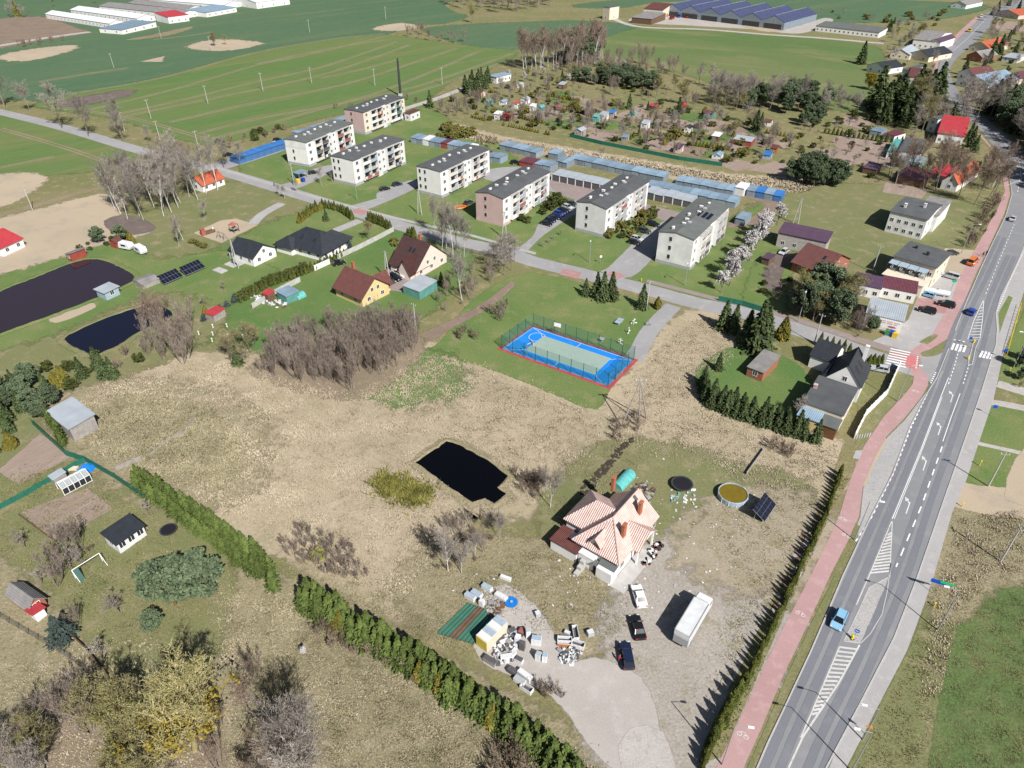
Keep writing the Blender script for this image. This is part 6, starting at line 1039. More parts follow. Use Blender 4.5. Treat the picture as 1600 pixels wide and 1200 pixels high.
# ---- grass tufts: one mass per meadow
def tufts(name, label, m, pts, n, h=.45, w_=.16, seed=1, cut=None, bl=3, jit=1.1):
    rg = rs(seed); P = GL(pts); xy = np.array([(p.x, p.y) for p in P]); lo, hi = xy.min(0), xy.max(0); C_ = rg.uniform(lo, hi, (int(n*2.2), 2)); ins = np.zeros(len(C_), bool)
    for i in range(len(xy)):
        a, b = xy[i-1], xy[i]
        if a[1] == b[1]: continue
        ins ^= ((a[1] > C_[:, 1]) != (b[1] > C_[:, 1])) & (C_[:, 0] < (b[0]-a[0])*(C_[:, 1]-a[1])/(b[1]-a[1])+a[0])
    C_ = C_+rg.normal(size=C_.shape)*jit
    if cut:
        q = np.array([(p.x, p.y) for p in GL(cut)]); c = q.mean(0); q = c+(q-c)*1.03; wet = np.zeros(len(C_), bool)
        for i in range(len(q)):
            a, b = q[i-1], q[i]
            wet ^= ((a[1] > C_[:, 1]) != (b[1] > C_[:, 1])) & (C_[:, 0] < (b[0]-a[0])*(C_[:, 1]-a[1])/(b[1]-a[1])+a[0])
        ins &= ~wet
    C_ = C_[ins][:n]; k = len(C_); clump = .55+.9*(np.sin(C_[:, 0]*.9+np.sin(C_[:, 1]*.7)*2)*np.sin(C_[:, 1]*1.1+np.sin(C_[:, 0]*.5)*2)*.5+.5)
    V = []
    for j in range(bl):
        az = rg.uniform(0, 6.283, k); o = np.stack([np.cos(az), np.sin(az)], 1); hh = h*rg.uniform(.5, 1.3, k)*clump; ww = w_*rg.uniform(.6, 1.3, k)*clump
        t = np.zeros((k, 3, 3)); t[:, 0, :2] = C_-np.stack([-o[:, 1], o[:, 0]], 1)*ww[:, None]; t[:, 1, :2] = C_+np.stack([-o[:, 1], o[:, 0]], 1)*ww[:, None]; t[:, 2, :2] = C_+o*(hh*rg.uniform(.3, 1.3, k))[:, None]; t[:, 2, 2] = hh; t[:, :2, 2] = .0
        V.append(t.reshape(-1, 3))
    V = np.concatenate(V); o = obj(name, npmesh(name, V, np.arange(len(V)).reshape(-1, 3), m)); props(o, label, 'grass', None, 'stuff')
DM = [(105,645),(150,605),(270,572),(370,565),(430,590),(540,622),(600,600),(655,550),(700,560),(790,592),(900,635),(940,652),(918,700),(865,765),(820,785),(720,790),(690,850),(660,900),(620,935),(540,895),(470,845),(400,825),(300,765),(200,725),(140,690)]
tufts('dry_grass', 'pale dry reed grass covering the big meadow round the black pond', 'straw', DM, 70000, .22, .085, 1, [(649,723),(698,690),(715,694),(760,718),(795,744),(778,762),(792,772),(772,788),(757,780),(738,785),(700,760)])
tufts('green_grass', 'greenish grass tufts in the left part of the big meadow', 'straw_green', [(110,645),(200,615),(330,640),(380,690),(350,770),(260,745),(180,715)], 9000, .35, .12, 2)
tufts('dry_grass', 'pale dry reed grass on the plot beside the court path', 'straw', [(1075,505),(1120,495),(1148,520),(1140,560),(1085,590),(1100,640),(1180,680),(1305,700),(1285,755),(1190,770),(1120,730),(1010,700),(960,690),(940,650),(985,600),(1030,545)], 20000, .2, .08, 3)
tufts('meadow_grass', 'tussocky dull grass in the rough meadow below the spruce hedge', 'straw_green', [(330,910),(440,935),(560,1005),(700,1075),(850,1165),(950,1215),(900,1240),(340,1240),(380,1080)], 30000, .18, .075, 4); tufts('meadow_grass', 'pale tussocks scattered in the rough meadow below the hedge', 'straw', [(330,910),(440,935),(560,1005),(700,1075),(850,1165),(950,1215),(900,1240),(340,1240),(380,1080)], 12000, .18, .065, 14)
tufts('verge_weeds', 'weedy grass strip between pavement and the corner field', 'weed', [(1335,1205),(1380,1110),(1425,1020),(1450,945),(1470,890),(1500,810),(1600,795),(1600,900),(1540,915),(1505,950),(1480,1010),(1450,1150),(1425,1210)], 16000, .13, .06, 5, jit=.15); tufts('verge_weeds', 'dry straw in the verge between pavement and the corner field', 'straw', [(1470,900),(1500,815),(1600,795),(1600,890),(1540,910),(1500,940),(1470,1080),(1440,1090)], 7000, .22, .08, 15, jit=.3)
tufts('reed_grass', 'dry reeds on the strip between garages and allotments', 'straw', [(690,196),(780,218),(880,235),(1000,254),(1140,277),(1240,282),(1280,287),(1250,301),(1180,291),(1080,278),(950,256),(820,230),(740,220),(690,206)], 22000, .7, .25, 6)
tufts('rush_grass', 'green rushes left of the black meadow pond', 'reed_green', [(585,750),(610,745),(640,758),(672,765),(665,785),(640,790),(600,770)], 1500, .8, .12, 7)
tufts('yard_weeds', 'weeds and dry grass round the tiled house', 'straw_green', [(640,915),(720,865),(860,840),(870,780),(920,700),(960,690),(1010,705),(960,760),(900,860),(985,960),(950,1000),(880,990),(800,960),(700,960)], 16000, .16, .07, 8); tufts('yard_weeds', 'weeds on the ground between pool and cycle path', 'straw_green', [(1100,800),(1190,775),(1290,760),(1280,800),(1210,930),(1150,1050),(1110,1110),(1130,1000),(1150,900)], 9000, .15, .065, 9)
tufts('lawn_weeds', 'uneven grass on the allotment lawns', 'weed', [(-40,760),(100,720),(220,795),(330,870),(330,940),(290,1030),(150,1000),(60,900),(-40,870)], 12000, .18, .09, 10)
tufts('path_weeds', 'rough grass between the thuja row and cycle path', 'weed', [(1125,1185),(1232,945),(1300,795),(1328,745),(1322,740),(1285,820),(1215,960),(1112,1180)], 5000, .3, .1, 11, jit=.1)
# ================================================================== VEHICLES
CARCOL = {'white': (.78,.78,.78), 'black': (.012,.012,.014), 'navy': (.012,.02,.05), 'blue': (.02,.06,.32), 'sky': (.22,.42,.58), 'silver': (.45,.47,.49), 'dark': (.05,.055,.06), 'red': (.30,.03,.02), 'orange': (.62,.17,.03), 'yellow': (.60,.42,.03), 'green': (.05,.20,.08)}
for k, c in CARCOL.items(): mat('paint_'+k, c, .25, .04, 2, spec=.6)
mat('tyre', (.015,.015,.016), .85, .1, 3); mat('rim', (.40,.41,.42), .35, .1, 3, metal=.5); mat('lamp_glass', (.7,.7,.68), .15, .05, 3); mat('lamp_red', (.35,.01,.01), .25, .05, 3); mat('car_glass', (.01,.012,.015), .06, .1, 1, spec=.7); mat('canvas', (.56,.57,.58), .8, .1, .8); mat('rubber_black', (.012,.012,.016), .7, .1, 2)
def loft(prof_full, prof_small, y_in, y_out):
    n = len(prof_full); b = MB(); vs_ = []
    for y, p in ((-y_out, prof_small), (-y_in, prof_full), (y_in, prof_full), (y_out, prof_small)): vs_ += [(q[0], y, q[1]) for q in p]
    f = [tuple(range(n)), tuple(range(3*n, 4*n))[::-1]]
    for k in range(3): f += [(k*n+(i+1)%n, k*n+i, (k+1)*n+i, (k+1)*n+(i+1)%n) for i in range(n)]
    return b.add(vs_, f)
WHEEL = []
def wheel_mesh(x, y, r=.31, w_=.2):
    t = MB().tube((x, y-w_/2, r), (x, y+w_/2, r), r, n=12).mesh('tyre', 'tyre'); s = 1 if y > 0 else -1
    return ('wheel', t, [('rim', MB().tube((x, y+s*w_/2, r), (x, y+s*(w_/2+.02), r), r*.62, n=10).mesh('rim', 'rim'))])
def car_proto(kind):
    if kind == 'sedan': P = [(-2.2,.35),(2.15,.33),(2.2,.55),(2.1,.72),(1.1,.90),(-1.45,.95),(-2.15,.92),(-2.25,.6)]; c0, c1, r0, r1, top = -1.45, 1.05, -.85, .25, 1.42
    elif kind == 'hatch': P = [(-1.95,.35),(1.95,.33),(2.02,.55),(1.9,.75),(1.0,.92),(-1.75,.97),(-1.98,.9),(-2.02,.6)]; c0, c1, r0, r1, top = -1.85, .98, -1.45, .2, 1.50
    elif kind == 'suv': P = [(-2.25,.40),(2.2,.38),(2.28,.65),(2.15,.90),(1.15,1.05),(-2.1,1.08),(-2.28,1.0),(-2.3,.65)]; c0, c1, r0, r1, top = -2.15, 1.1, -1.75, .35, 1.68
    else: P = [(-2.3,.35),(2.25,.33),(2.35,.6),(2.2,.95),(1.5,1.1),(-2.2,1.15),(-2.33,1.0),(-2.35,.6)]; c0, c1, r0, r1, top = -2.25, 1.45, -2.15, .75, 1.86
    Ps = [(x*.97, z*.96+.03) for x, z in P]; belt = P[4][1]
    body = loft(P, Ps, .78, .88).mesh('car_body', 'paint_silver'); glass = MB().add([(c0,-.76,belt),(c1,-.76,belt),(c1,.76,belt),(c0,.76,belt),(r0,-.58,top),(r1,-.58,top),(r1,.58,top),(r0,.58,top)], [(0,3,2,1),(4,5,6,7),(0,1,5,4),(1,2,6,5),(2,3,7,6),(3,0,4,7)]).mesh('car_glass', 'car_glass')
    rf = MB().slab([(r0-.05,-.6,top+.05),(r1+.08,-.6,top+.05),(r1+.08,.6,top+.05),(r0-.05,.6,top+.05)], .06)
    for s in (-1, 1):
        for a, b_ in (((c1,.775*s,belt), (r1,.6*s,top)), ((c0,.775*s,belt), (r0,.6*s,top)), (((c0+c1)/2-.1,.775*s,belt), ((r0+r1)/2-.05,.6*s,top))): rf.tube(a, b_, .045, n=4)
    parts = [('body', body), ('window', glass), ('roof', rf.mesh('car_roof', 'paint_silver'))]
    wx = P[1][0]-.75
    for x in (wx, -wx): parts += [wheel_mesh(x, .80), wheel_mesh(x, -.80)]
    for s in (-1, 1):
        parts.append(('headlight', MB().box(P[2][0]-.2, P[2][0]+.02, s*.66-.15, s*.66+.15, P[3][1]-.14, P[3][1]).mesh('headlight', 'lamp_glass'))); parts.append(('tail_light', MB().box(P[7][0]-.02, P[7][0]+.12, s*.68-.13, s*.68+.13, .72, .9).mesh('tail_light', 'lamp_red')))
        parts.append(('mirror', MB().box(c1-.35, c1-.2, s*.98-.1, s*.98+.06, belt, belt+.14).mesh('mirror', 'paint_dark')))
    return parts
CP = {k: car_proto(k) for k in ('sedan', 'hatch', 'suv', 'van')}
def car(kind, col, a, b, label, group=None, s=1.0, name='parked_car'):
    """a: rear, b: front in photo pixels"""
    p, q = G(*a), G(*b); m = 'paint_'+col
    return inst(CP[kind], name, label, 'van' if kind == 'van' else 'car', (p+q)/2, ang(p, q), group, s, {'body': m, 'roof': m})
car('sedan', 'white', (1003,951), (993,919), 'white saloon car parked on the gravel beside the white lorry'); car('sedan', 'black', (1000,999), (991,969), 'black coupe parked on the grass below the white saloon'); car('suv', 'navy', (982,1048), (975,1010), 'dark blue estate car with a person at its door')
car('hatch', 'sky', (1316,957), (1303,987), 'pale blue car driving beside the traffic island', name='car'); car('hatch', 'blue', (1511,498), (1523,482), 'bright blue car driving towards the crossing', name='car'); car('sedan', 'silver', (1577,350), (1586,338), 'silver car on the main road near the ruin', name='car'); car('van', 'silver', (1496,438), (1472,431), 'silver people carrier in the shop yard'); car('hatch', 'sky', (1458,466), (1438,460), 'pale blue car parked beside the white tank'); car('suv', 'black', (1490,482), (1464,475), 'black estate car on the red paving of the shop yard'); car('suv', 'black', (1462,492), (1432,484), 'black car parked against the white shop wall'); car('hatch', 'dark', (1478,399), (1496,397), 'dark car at the corner of the modern building')
car('hatch', 'silver', (1386,582), (1362,577), 'silver car parked behind the corner house wall'); car('hatch', 'silver', (1230,392), (1218,400), 'silver car beside the purple roofed barn'); car('van', 'blue', (1247,404), (1236,418), 'blue van parked by the solar roofed brick house')
car('suv', 'white', (616,427), (636,436), 'white estate car parked at the steep roofed house'); car('suv', 'black', (608,432), (628,441), 'black car between the white car and carport'); car('suv', 'dark', (598,436), (618,446), 'dark car parked nearest the yellow house'); car('hatch', 'black', (520,416), (540,411), 'black car on the lawn beside the concrete garden wall')
for i, c in enumerate(('black', 'navy', 'navy', 'blue', 'navy', 'silver', 'dark')):
    t = i/6; x, y = 853+40*t, 351-31*t; car('hatch' if i % 2 else 'sedan', c, (x-8, y-2), (x+9, y+3), ['black car at the street end of the row beside the pink block', 'navy hatchback second in the row beside the pink block', 'navy saloon in the row beside the pink block', 'blue hatchback in the row beside the pink block', 'navy saloon near the far end of the row by the bushes', 'silver hatchback in the row beside the pink block', 'dark grey saloon at the bush end of the pink block row'][i])
car('hatch', 'black', (980,378), (1000,384), 'black car first in the end block car park'); car('hatch', 'silver', (986,373), (1004,378), 'silver car between dark cars at the end block'); car('suv', 'dark', (997,361), (1016,366), 'dark car in the middle of the end block car park'); car('suv', 'black', (1010,351), (1030,355), 'black car at the far end of the end block car park')
for a, b, c, l in (((592,299), (611,295), 'black', 'black car on the access road by the white blocks'), ((612,292), (630,288), 'navy', 'navy car on the access road behind the black car'), ((481,273), (498,270), 'black', 'black car beside the bin shelter'), ((424,228), (438,224), 'silver', 'silver car before the blue garages'), ((428,222), (440,219), 'black', 'black car before the blue garages'), ((389,241), (402,238), 'silver', 'silver car at the left end of the blue garages'), ((351,245), (363,242), 'black', 'black car at the corner of the blue garages'), ((764,253), (777,249), 'black', 'black car beside the red tin garages'), ((797,257), (812,254), 'black', 'black car on the garage track'), ((727,321), (738,316), 'dark', 'dark car in the shadow of the pink block'), ((1548,190), (1555,186), 'dark', 'dark car on the shaded road bend'), ((974,286), (984,284), 'navy', 'navy car behind the grey white block')): car('hatch', c, a, b, l)
car('van', 'white', (1529,30), (1537,24), 'white van on the far road', None, 1.1, 'van'); car('van', 'yellow', (1510,53), (1519,46), 'yellow lorry on the far road', None, 1.3, 'van')
for px, c, l in (((1050,30), 'red', 'red farm machine in the factory yard'), ((1062,27), 'blue', 'blue tractor in the factory yard'), ((1075,28), 'red', 'red trailer in the factory yard corner'), ((1100,30), 'dark', 'dark tractor before the zigzag hall'), ((1113,31), 'white', 'white van before the zigzag hall'), ((1150,33), 'dark', 'dark machine at the hall gates'), ((1260,33), 'white', 'white car beyond the zigzag hall'), ((1040,26), 'orange', 'orange machine beside the farm house')): car('van' if c != 'white' else 'hatch', c, (px[0]-4, px[1]+1), (px[0]+4, px[1]-1), l, None, 1.25, 'farm_vehicle')
car('van', 'orange', (1513,417), (1524,407), 'orange tipper truck on the sandy shop yard', None, 1.15, 'truck')
# the white box lorry
p, q = G(1060,1013), G(1104,938); tt = thing('box_lorry', 'white box lorry with a tail lift parked on the gravel', 'lorry', p, ang(p, q))
obj('cargo_box', MB().box(.3, 7.4, -1.22, 1.22, 1.0, 3.55), tt, m='canvas'); obj('roof_edge', MB().box(.25, 7.45, -1.26, -1.14, 3.5, 3.6).box(.25, 7.45, 1.14, 1.26, 3.5, 3.6), tt, m='metal_grey'); obj('tail_lift', MB().box(.12, .28, -1.15, 1.15, .9, 2.5), tt, m='metal_grey'); obj('chassis', MB().box(.2, 9.3, -.45, .45, .6, 1.0), tt, m='metal_dark')
cb = loft([(7.7,.55),(9.75,.55),(9.85,1.2),(9.7,1.9),(9.3,2.85),(7.75,2.95)], [(7.75,.6),(9.7,.6),(9.78,1.2),(9.62,1.9),(9.2,2.75),(7.8,2.85)], 1.05, 1.18); cab = obj('cab', cb, tt, m='paint_white'); obj('windscreen', MB().slab([(9.72,-1.0,1.95),(9.78,-1.0,1.95),(9.40,-.95,2.75),(9.34,-.95,2.75)], .02).add([(9.735,-1.0,1.9),(9.735,1.0,1.9),(9.36,.95,2.78),(9.36,-.95,2.78)], [(0,1,2,3)]), cab, m='car_glass'); obj('side_window', MB().box(8.4, 9.2, -1.2, -1.175, 1.9, 2.6), cab, m='car_glass'); obj('side_window', MB().box(8.4, 9.2, 1.175, 1.2, 1.9, 2.6), cab, m='car_glass'); obj('wind_deflector', MB().side([(7.7,2.95),(9.2,2.97),(7.75,3.4)], -1.0, 1.0), cab, m='paint_white'); obj('cab_gap', MB().box(7.45, 7.72, -1.0, 1.0, 1.0, 2.7), tt, m='metal_dark'); obj('bumper', MB().box(9.7, 9.95, -1.15, 1.15, .4, .85), cab, m='metal_dark')
for x in (2.2, 8.7):
    for s in (-1, 1): w_ = wheel_mesh(x, s*1.02, .48, .3); o = obj('wheel', w_[1], tt); obj('rim', w_[2][0][1], o)
# ================================================================== STREET FURNITURE
def lamp_proto(h, arm): return [('post', MB().tube((0,0,-.2), (0,0,h), .11, .06, 8).mesh('post', 'metal_grey')), ('arm', MB().tube((0,0,h-.05), (arm,0,h+.25), .045, .04, 6).mesh('arm', 'metal_grey')), ('lamp_head', MB().box(arm-.1, arm+.65, -.14, .14, h+.2, h+.34).mesh('lamp_head', 'wall_white'))]
LP = {h: lamp_proto(h, 1.6) for h in (7.5, 9.5)}
def lamp(px, h, to, label):
    p = G(*px); inst(LP[h], 'street_lamp', label, 'street lamp', p, ang(p, G(*to)))
for a, h, b, l in (((1335,844), 9.5, (1380,850), 'tall street lamp at the lower end of the lay by'), ((1402,627), 9.5, (1440,630), 'street lamp on the grass beside the corner house wall'), ((921,410), 7.5, (918,425), 'street lamp on the lawn before the grey white block'), ((1070,446), 7.5, (1066,460), 'street lamp on the lawn before the end block'), ((1247,503), 9.5, (1243,515), 'street lamp beside the dirt track and tall trees'), ((558,313), 7.5, (555,325), 'street lamp before the white block with blue flashing'), ((1502,396), 9.5, (1520,398), 'street lamp at the sandy shop yard'), ((1465,985), 9.5, (1420,975), 'street lamp behind the pavement by the corner field'), ((1348,1156), 7.5, (1320,1150), 'small street lamp by the orange sign'), ((1583,575), 9.5, (1545,570), 'street lamp opposite the side street'), ((1330,1205), 9.5, (1300,1200), 'street lamp at the foot of the pavement'), ((1128,1195), 9.5, (1160,1200), 'street lamp between thujas and cycle path')): lamp(a, h, b, l)
PP = [('pole', MB().tube((0,0,-.2), (0,0,8.5), .16, .10, 8).mesh('pole', 'concrete')), ('cross_arm', MB().box(-.8, .8, -.06, .06, 8.0, 8.15).mesh('cross_arm', 'metal_grey')), ('insulator', MB().tube((-.7,0,8.15), (-.7,0,8.35), .06, n=6).mesh('insulator', 'frame_white')), ('insulator', MB().tube((.7,0,8.15), (.7,0,8.35), .06, n=6).mesh('insulator', 'frame_white'))]
PA = [('leg', MB().tube((-.9,0,-.2), (0,0,9), .14, .10, 8).mesh('leg', 'concrete')), ('leg', MB().tube((.9,0,-.2), (.12,0,9), .14, .10, 8).mesh('leg', 'concrete')), ('brace', MB().box(-.5, .55, -.06, .06, 4.2, 4.35).mesh('brace', 'concrete')), ('cross_arm', MB().box(-.9, .9, -.06, .06, 8.6, 8.75).mesh('cross_arm', 'metal_grey'))]
for px, l in (((650,520), 'concrete pole at the edge of the thicket'), ((1272,537), 'concrete pole behind the black roofed corner house'), ((1010,485), 'pole beside the lone spruce on the court lawn'), ((1544,760), 'concrete pole on the grass opposite the lay by'), ((1563,878), 'concrete pole in the dry verge by the corner field'), ((460,290), 'pole beside the waste bin shelter'), ((51,328), 'pole beside the sandy farm track'), ((1363,425), 'pole behind the purple roofed low building')): inst(PP, 'utility_pole', l, 'utility pole', G(*px), RND.uniform(0, 3))
for px in ((178,106), (236,185), (312,238), (325,162), (487,130), (411,142), (484,51), (252,60), (586,134), (691,132), (250,218), (195,205), (330,78), (603,30)): inst(PP, 'utility_pole', 'thin utility pole standing in the green fields', 'utility pole', G(*px), R(40), 'poles in the fields', RND.uniform(.95, 1.1))
for px, l in (((606,437), 'double leg pole on the lawn by the steep roofed house'), ((656,335), 'double leg pole before the plain white block'), ((788,372), 'double leg pole before the pink block'), ((1243,350), 'double leg pole behind the blossoming plums'), ((370,418), 'double leg pole over the concrete slabs')): inst(PA, 'utility_pole', l, 'utility pole', G(*px), R(-33))
t = thing('wooden_pylon', 'three legged wooden pylon on the dry plot below the court', 'pylon', G(993,661)); o = G(993,661)
for px in ((971,667), (998,659), (1010,654)): obj('leg', MB().tube(G(*px)-o, Vector((-.1, .0, 11.2)), .16, .11, 8), t, m='wood_grey')
obj('cross_arm', MB().box(-1.1, 1.1, -.08, .08, 10.9, 11.1), t, m='wood_grey'); [obj('insulator', MB().tube((x,0,11.1), (x,0,11.4), .07, n=6), t, m='frame_white') for x in (-1, 0, 1)]
def sign(px, label, shape, m, h=2.6, rz=-1.0, name='road_sign', extra=None):
    t = thing(name, label, 'sign', G(*px), rz); obj('post', MB().tube((0,0,-.1), (0,0,h), .05, n=6), t, m='metal_grey'); b = MB()
    if shape == 'disc': b.tube((0,-.1,h), (0,-.06,h), .38, n=16)
    elif shape == 'board': b.box(-1.1, 1.1, -.1, -.05, h-.5, h+.3)
    elif shape == 'tri': b.add([(-.5,-.1,h-.3),(.5,-.1,h-.3),(0,-.1,h+.55),(-.5,-.05,h-.3),(.5,-.05,h-.3),(0,-.05,h+.55)], [(0,1,2),(3,5,4),(0,3,4,1),(1,4,5,2),(2,5,3,0)])
    elif shape == 'square': b.box(-.4, .4, -.1, -.05, h-.4, h+.4)
    pl = obj('sign_plate', b, t, m=m)
    if extra: obj('symbol', MB().box(*extra), pl, m='frame_white')
    return t
mat('sign_blue', (.01,.08,.42), .4, .05, 2); mat('sign_yellow', (.75,.58,.02), .5, .05, 2); mat('sign_green', (.02,.42,.16), .5, .05, 2); mat('sign_orange', (.75,.28,.02), .5, .05, 2)
sign((1333,999), 'round blue keep right sign with yellow post on the traffic island', 'disc', 'sign_blue', 2.2, -.5, extra=(-.25,.2,-.12,-.101,2.15,2.25)); obj_ = thing('traffic_bollard', 'yellow bollard at the tip of the paved traffic island', 'bollard', G(1331,998)); obj('body', MB().lathe([(.01,0),(.22,0),(.2,.9),(.01,1.0)], 10), obj_, m='sign_yellow'); obj('foot', MB().box(-.3,.3,-.3,.3,-.02,.08), obj_, m='rubber_black')
t = sign((1457,927), 'blue and green direction board beside the pavement', 'board', 'sign_blue', 3.0, R(-25)); obj('arrow_plate', MB().box(.2, 2.3, -.12, -.07, 2.9, 3.35), t, m='sign_green'); sign((1352,1148), 'triangular orange warning sign by the pavement', 'tri', 'sign_orange', 2.2, -.4); sign((1512,540), 'round blue sign on the crossing island', 'disc', 'sign_blue', 2.2, -.3); sign((1566,560), 'square blue crossing sign by the yellow railing', 'square', 'sign_blue', 2.4, -.3); sign((1548,650), 'blue sign on the grass by the footpath', 'square', 'sign_blue', 2.6, -.3); t = sign((1482,462), 'oval green shop sign on a post in the yard', 'disc', 'sign_green', 4.5, -.4, 'shop_sign'); t.scale = (1.6, 1, 1); sign((938,412), 'small white round mirror sign at the car park exit', 'disc', 'frame_white', 2.4, .2)
for px, l in (((1512,561), 'yellow bollard at the lower tip of the crossing island'), ((1521,536), 'yellow bollard at the upper end of the crossing island')):
    e = thing('traffic_bollard', l, 'bollard', G(*px)); obj('body', MB().lathe([(.01,0),(.22,0),(.2,.9),(.01,1.0)], 10), e, m='sign_yellow'); obj('foot', MB().box(-.3,.3,-.3,.3,-.02,.08), e, m='rubber_black')
def marker(px, l, m='sign_yellow', h=.9):
    e = thing('marker_post', l, 'marker post', G(*px)); obj('post', MB().tube((0,0,-.1), (0,0,h), .09, n=6), e, m=m); obj('cap', MB().box(-.12,.12,-.12,.12,h,h+.1), e, m=m)
marker((1459,948), 'thin yellow marker post in the verge'); marker((1530,728), 'stout yellow hydrant post beside the footpath', h=1.3); marker((1503,792), 'yellow marker post at the sandy lane'); marker((1577,580), 'yellow marker post below the railing'); marker((1002,440), 'yellow gas marker by the car park exit')
# ---- fences, walls, railings
def clear_mat(name, col, a):
    m, n, b = nodes_of(name); tr = n.nodes.new('ShaderNodeBsdfTransparent'); mx = n.nodes.new('ShaderNodeMixShader'); mx.inputs[0].default_value = a
    b.inputs['Base Color'].default_value = lin(col); n.links.new(tr.outputs[0], mx.inputs[1]); n.links.new(b.outputs[0], mx.inputs[2]); n.links.new(mx.outputs[0], n.nodes['Material Output'].inputs['Surface']); M[name] = m
clear_mat('net_green', (.03,.20,.14), .16); clear_mat('net_dark', (.02,.10,.08), .75); clear_mat('wire', (.25,.25,.25), .25); mat('fence_green', (.02,.13,.09), .6, .1, 1); mat('post_green', (.015,.10,.065), .5, .1, 1)
def fence(line, label, h=1.6, step=2.6, pm='post_green', nm='net_dark', cat='fence', name='fence', th_=.03, post=.04):
    P = GL(line); o = P[0]; t = thing(name, label, cat, o)
    for a, c in zip(P[:-1], P[1:]):
        n = max(1, round((c-a).length/step))
        for i in range(n):
            p, q = a.lerp(c, i/n)-o, a.lerp(c, (i+1)/n)-o; d = (q-p).normalized()*post
            obj('panel', MB().bar(p+d, q-d, th_, h), t, m=nm); obj('post', MB().bar(p-d, p+d, post*2.2, h+.08), t, m=pm)
    return t
for (a, b, h, l) in (((784,545), (833,511), 4, 'tall green mesh fence at the upper left end of the court'), ((833,511), (990,563), 4, 'tall green mesh fence along the far side of the court'), ((990,563), (950,604), 4, 'tall green mesh fence at the right end of the court'), ((950,604), (784,545), 4, 'tall green mesh fence along the near side of the court')):
    A, B = G(*a), G(*b); d = ((A+B)/2-G(888,556)).normalized()*.9; fence([a, b], l, h, 3.2, 'post_green', 'net_green', name='court_fence', post=.05)
fence([(52,664), (104,712), (135,722), (180,748), (230,782)], 'dark green screen fence between allotments and dry meadow', 1.6, 2.6, nm='fence_green'); fence([(0,796), (40,775), (80,752), (120,728), (135,722)], 'grey green screen fence between the two allotment plots', 1.2, 2.6, nm='fence_green'); fence([(1122,470), (1160,478), (1205,492)], 'green board fence beside the street and plum trees', 1.6, 2.5, nm='fence_green'); fence([(890,214), (940,226), (1000,238), (1060,250), (1128,260)], 'long green screen fence below the allotments', 1.6, 3.2, nm='fence_green')
fence([(1404,574), (1385,617), (1352,650), (1334,686)], 'white garden wall curving along the corner house', 1.7, 2.4, 'wall_white', 'wall_white', 'wall', 'garden_wall', .2, .16); fence([(395,482), (440,455), (470,440)], 'pale concrete panel wall by the garden sheds', 1.6, 2.4, 'concrete', 'concrete', 'wall', 'panel_wall', .08, .08); fence([(492,423), (516,412)], 'short pale wall between thujas beside the black car', 1.7, 2.4, 'wall_white', 'wall_white', 'wall', 'panel_wall', .1, .08); fence([(528,405), (560,390), (590,375), (616,361)], 'long pale concrete wall between bungalow and yellow house lawns', 1.6, 2.4, 'concrete', 'concrete', 'wall', 'panel_wall', .08, .08); fence([(1334,686), (1362,682)], 'short white picket fence by the cycle path', 1.0, .6, 'frame_white', 'wire', name='picket_fence'); fence([(640,372), (690,384), (750,398), (800,410)], 'dark wire fence along the street by the birches', 1.3, 2.6, 'metal_dark', 'wire'); fence([(182,735), (212,722), (222,718)], 'weathered wooden trellis between hedge and green fence', 1.0, 1.2, 'wood_grey', 'wood_grey', name='trellis'); fence([(235,712), (255,695), (285,675), (306,650)], 'collapsed grey plank fence lying across the dry meadow', .5, 2.2, 'wood_grey', 'wood_grey', name='broken_fence'); fence([(0,965), (60,1000), (110,1030), (170,1075)], 'dark wire fence along the allotment lane', 1.2, 2.6, 'wood_brown', 'wire'); fence([(108,990), (135,1015), (172,1060)], 'low dark board fence behind the blue green spruce', .9, 2.0, 'wood_brown', 'wood_brown'); fence([(1166,742), (1194,703)], 'dark low plank wall beside the soil trench', .8, 2.4, 'wood_grey', 'wood_grey', 'wall', 'plank_wall', .08, .06); fence([(30,805), (84,845)], 'dark edging board along the lower garden bed', .35, 2.5, 'wood_brown', 'wood_brown', 'edging', 'edging_board', .08, .06)
t = fence([(1572,556), (1594,478)], 'yellow tube railing beside the crossing pavement', .05, 2.0, 'sign_yellow', 'sign_yellow', 'railing', 'railing', .06, .05)
for o_ in [c for c in t.children if c.name.startswith('panel')]: o_.location.z = 1.0
for o_ in [c for c in t.children if c.name.startswith('post')]: o_.scale.z = 8.5
# ---- court equipment
for px, to in (((823,555), (880,540)), ((873,522), (860,540))):
    p = G(*px); t = thing('basketball_hoop', 'basketball post with a white backboard on the %s edge of the court' % ('near' if px[0] == 823 else 'far'), 'basketball hoop', p, ang(p, G(*to))); obj('post', MB().tube((0,0,0), (0,0,3.2), .09, n=8), t, m='metal_grey'); obj('arm', MB().tube((0,0,3.1), (1.2,0,3.3), .06, n=6), t, m='metal_grey'); obj('backboard', MB().box(1.2, 1.26, -.9, .9, 2.8, 3.9), t, m='frame_white'); obj('rim', MB().lathe([(.21,3.05),(.25,3.05),(.25,3.08),(.21,3.08)], 12, (1.5, 0)), t, m='sign_orange')
p = G(963,588); t = thing('small_goal', 'blue framed small goal at the right end of the court', 'goal', p, ang(G(975,578), G(953,597))); obj('frame', MB().tube((-1.5,0,0), (-1.5,0,2), .05).tube((1.5,0,0), (1.5,0,2), .05).tube((-1.5,0,2), (1.5,0,2), .05), t, m='sign_blue'); obj('net', MB().bar((-1.5,.8,0), (1.5,.8,0), .02, 1.6), t, m='wire')
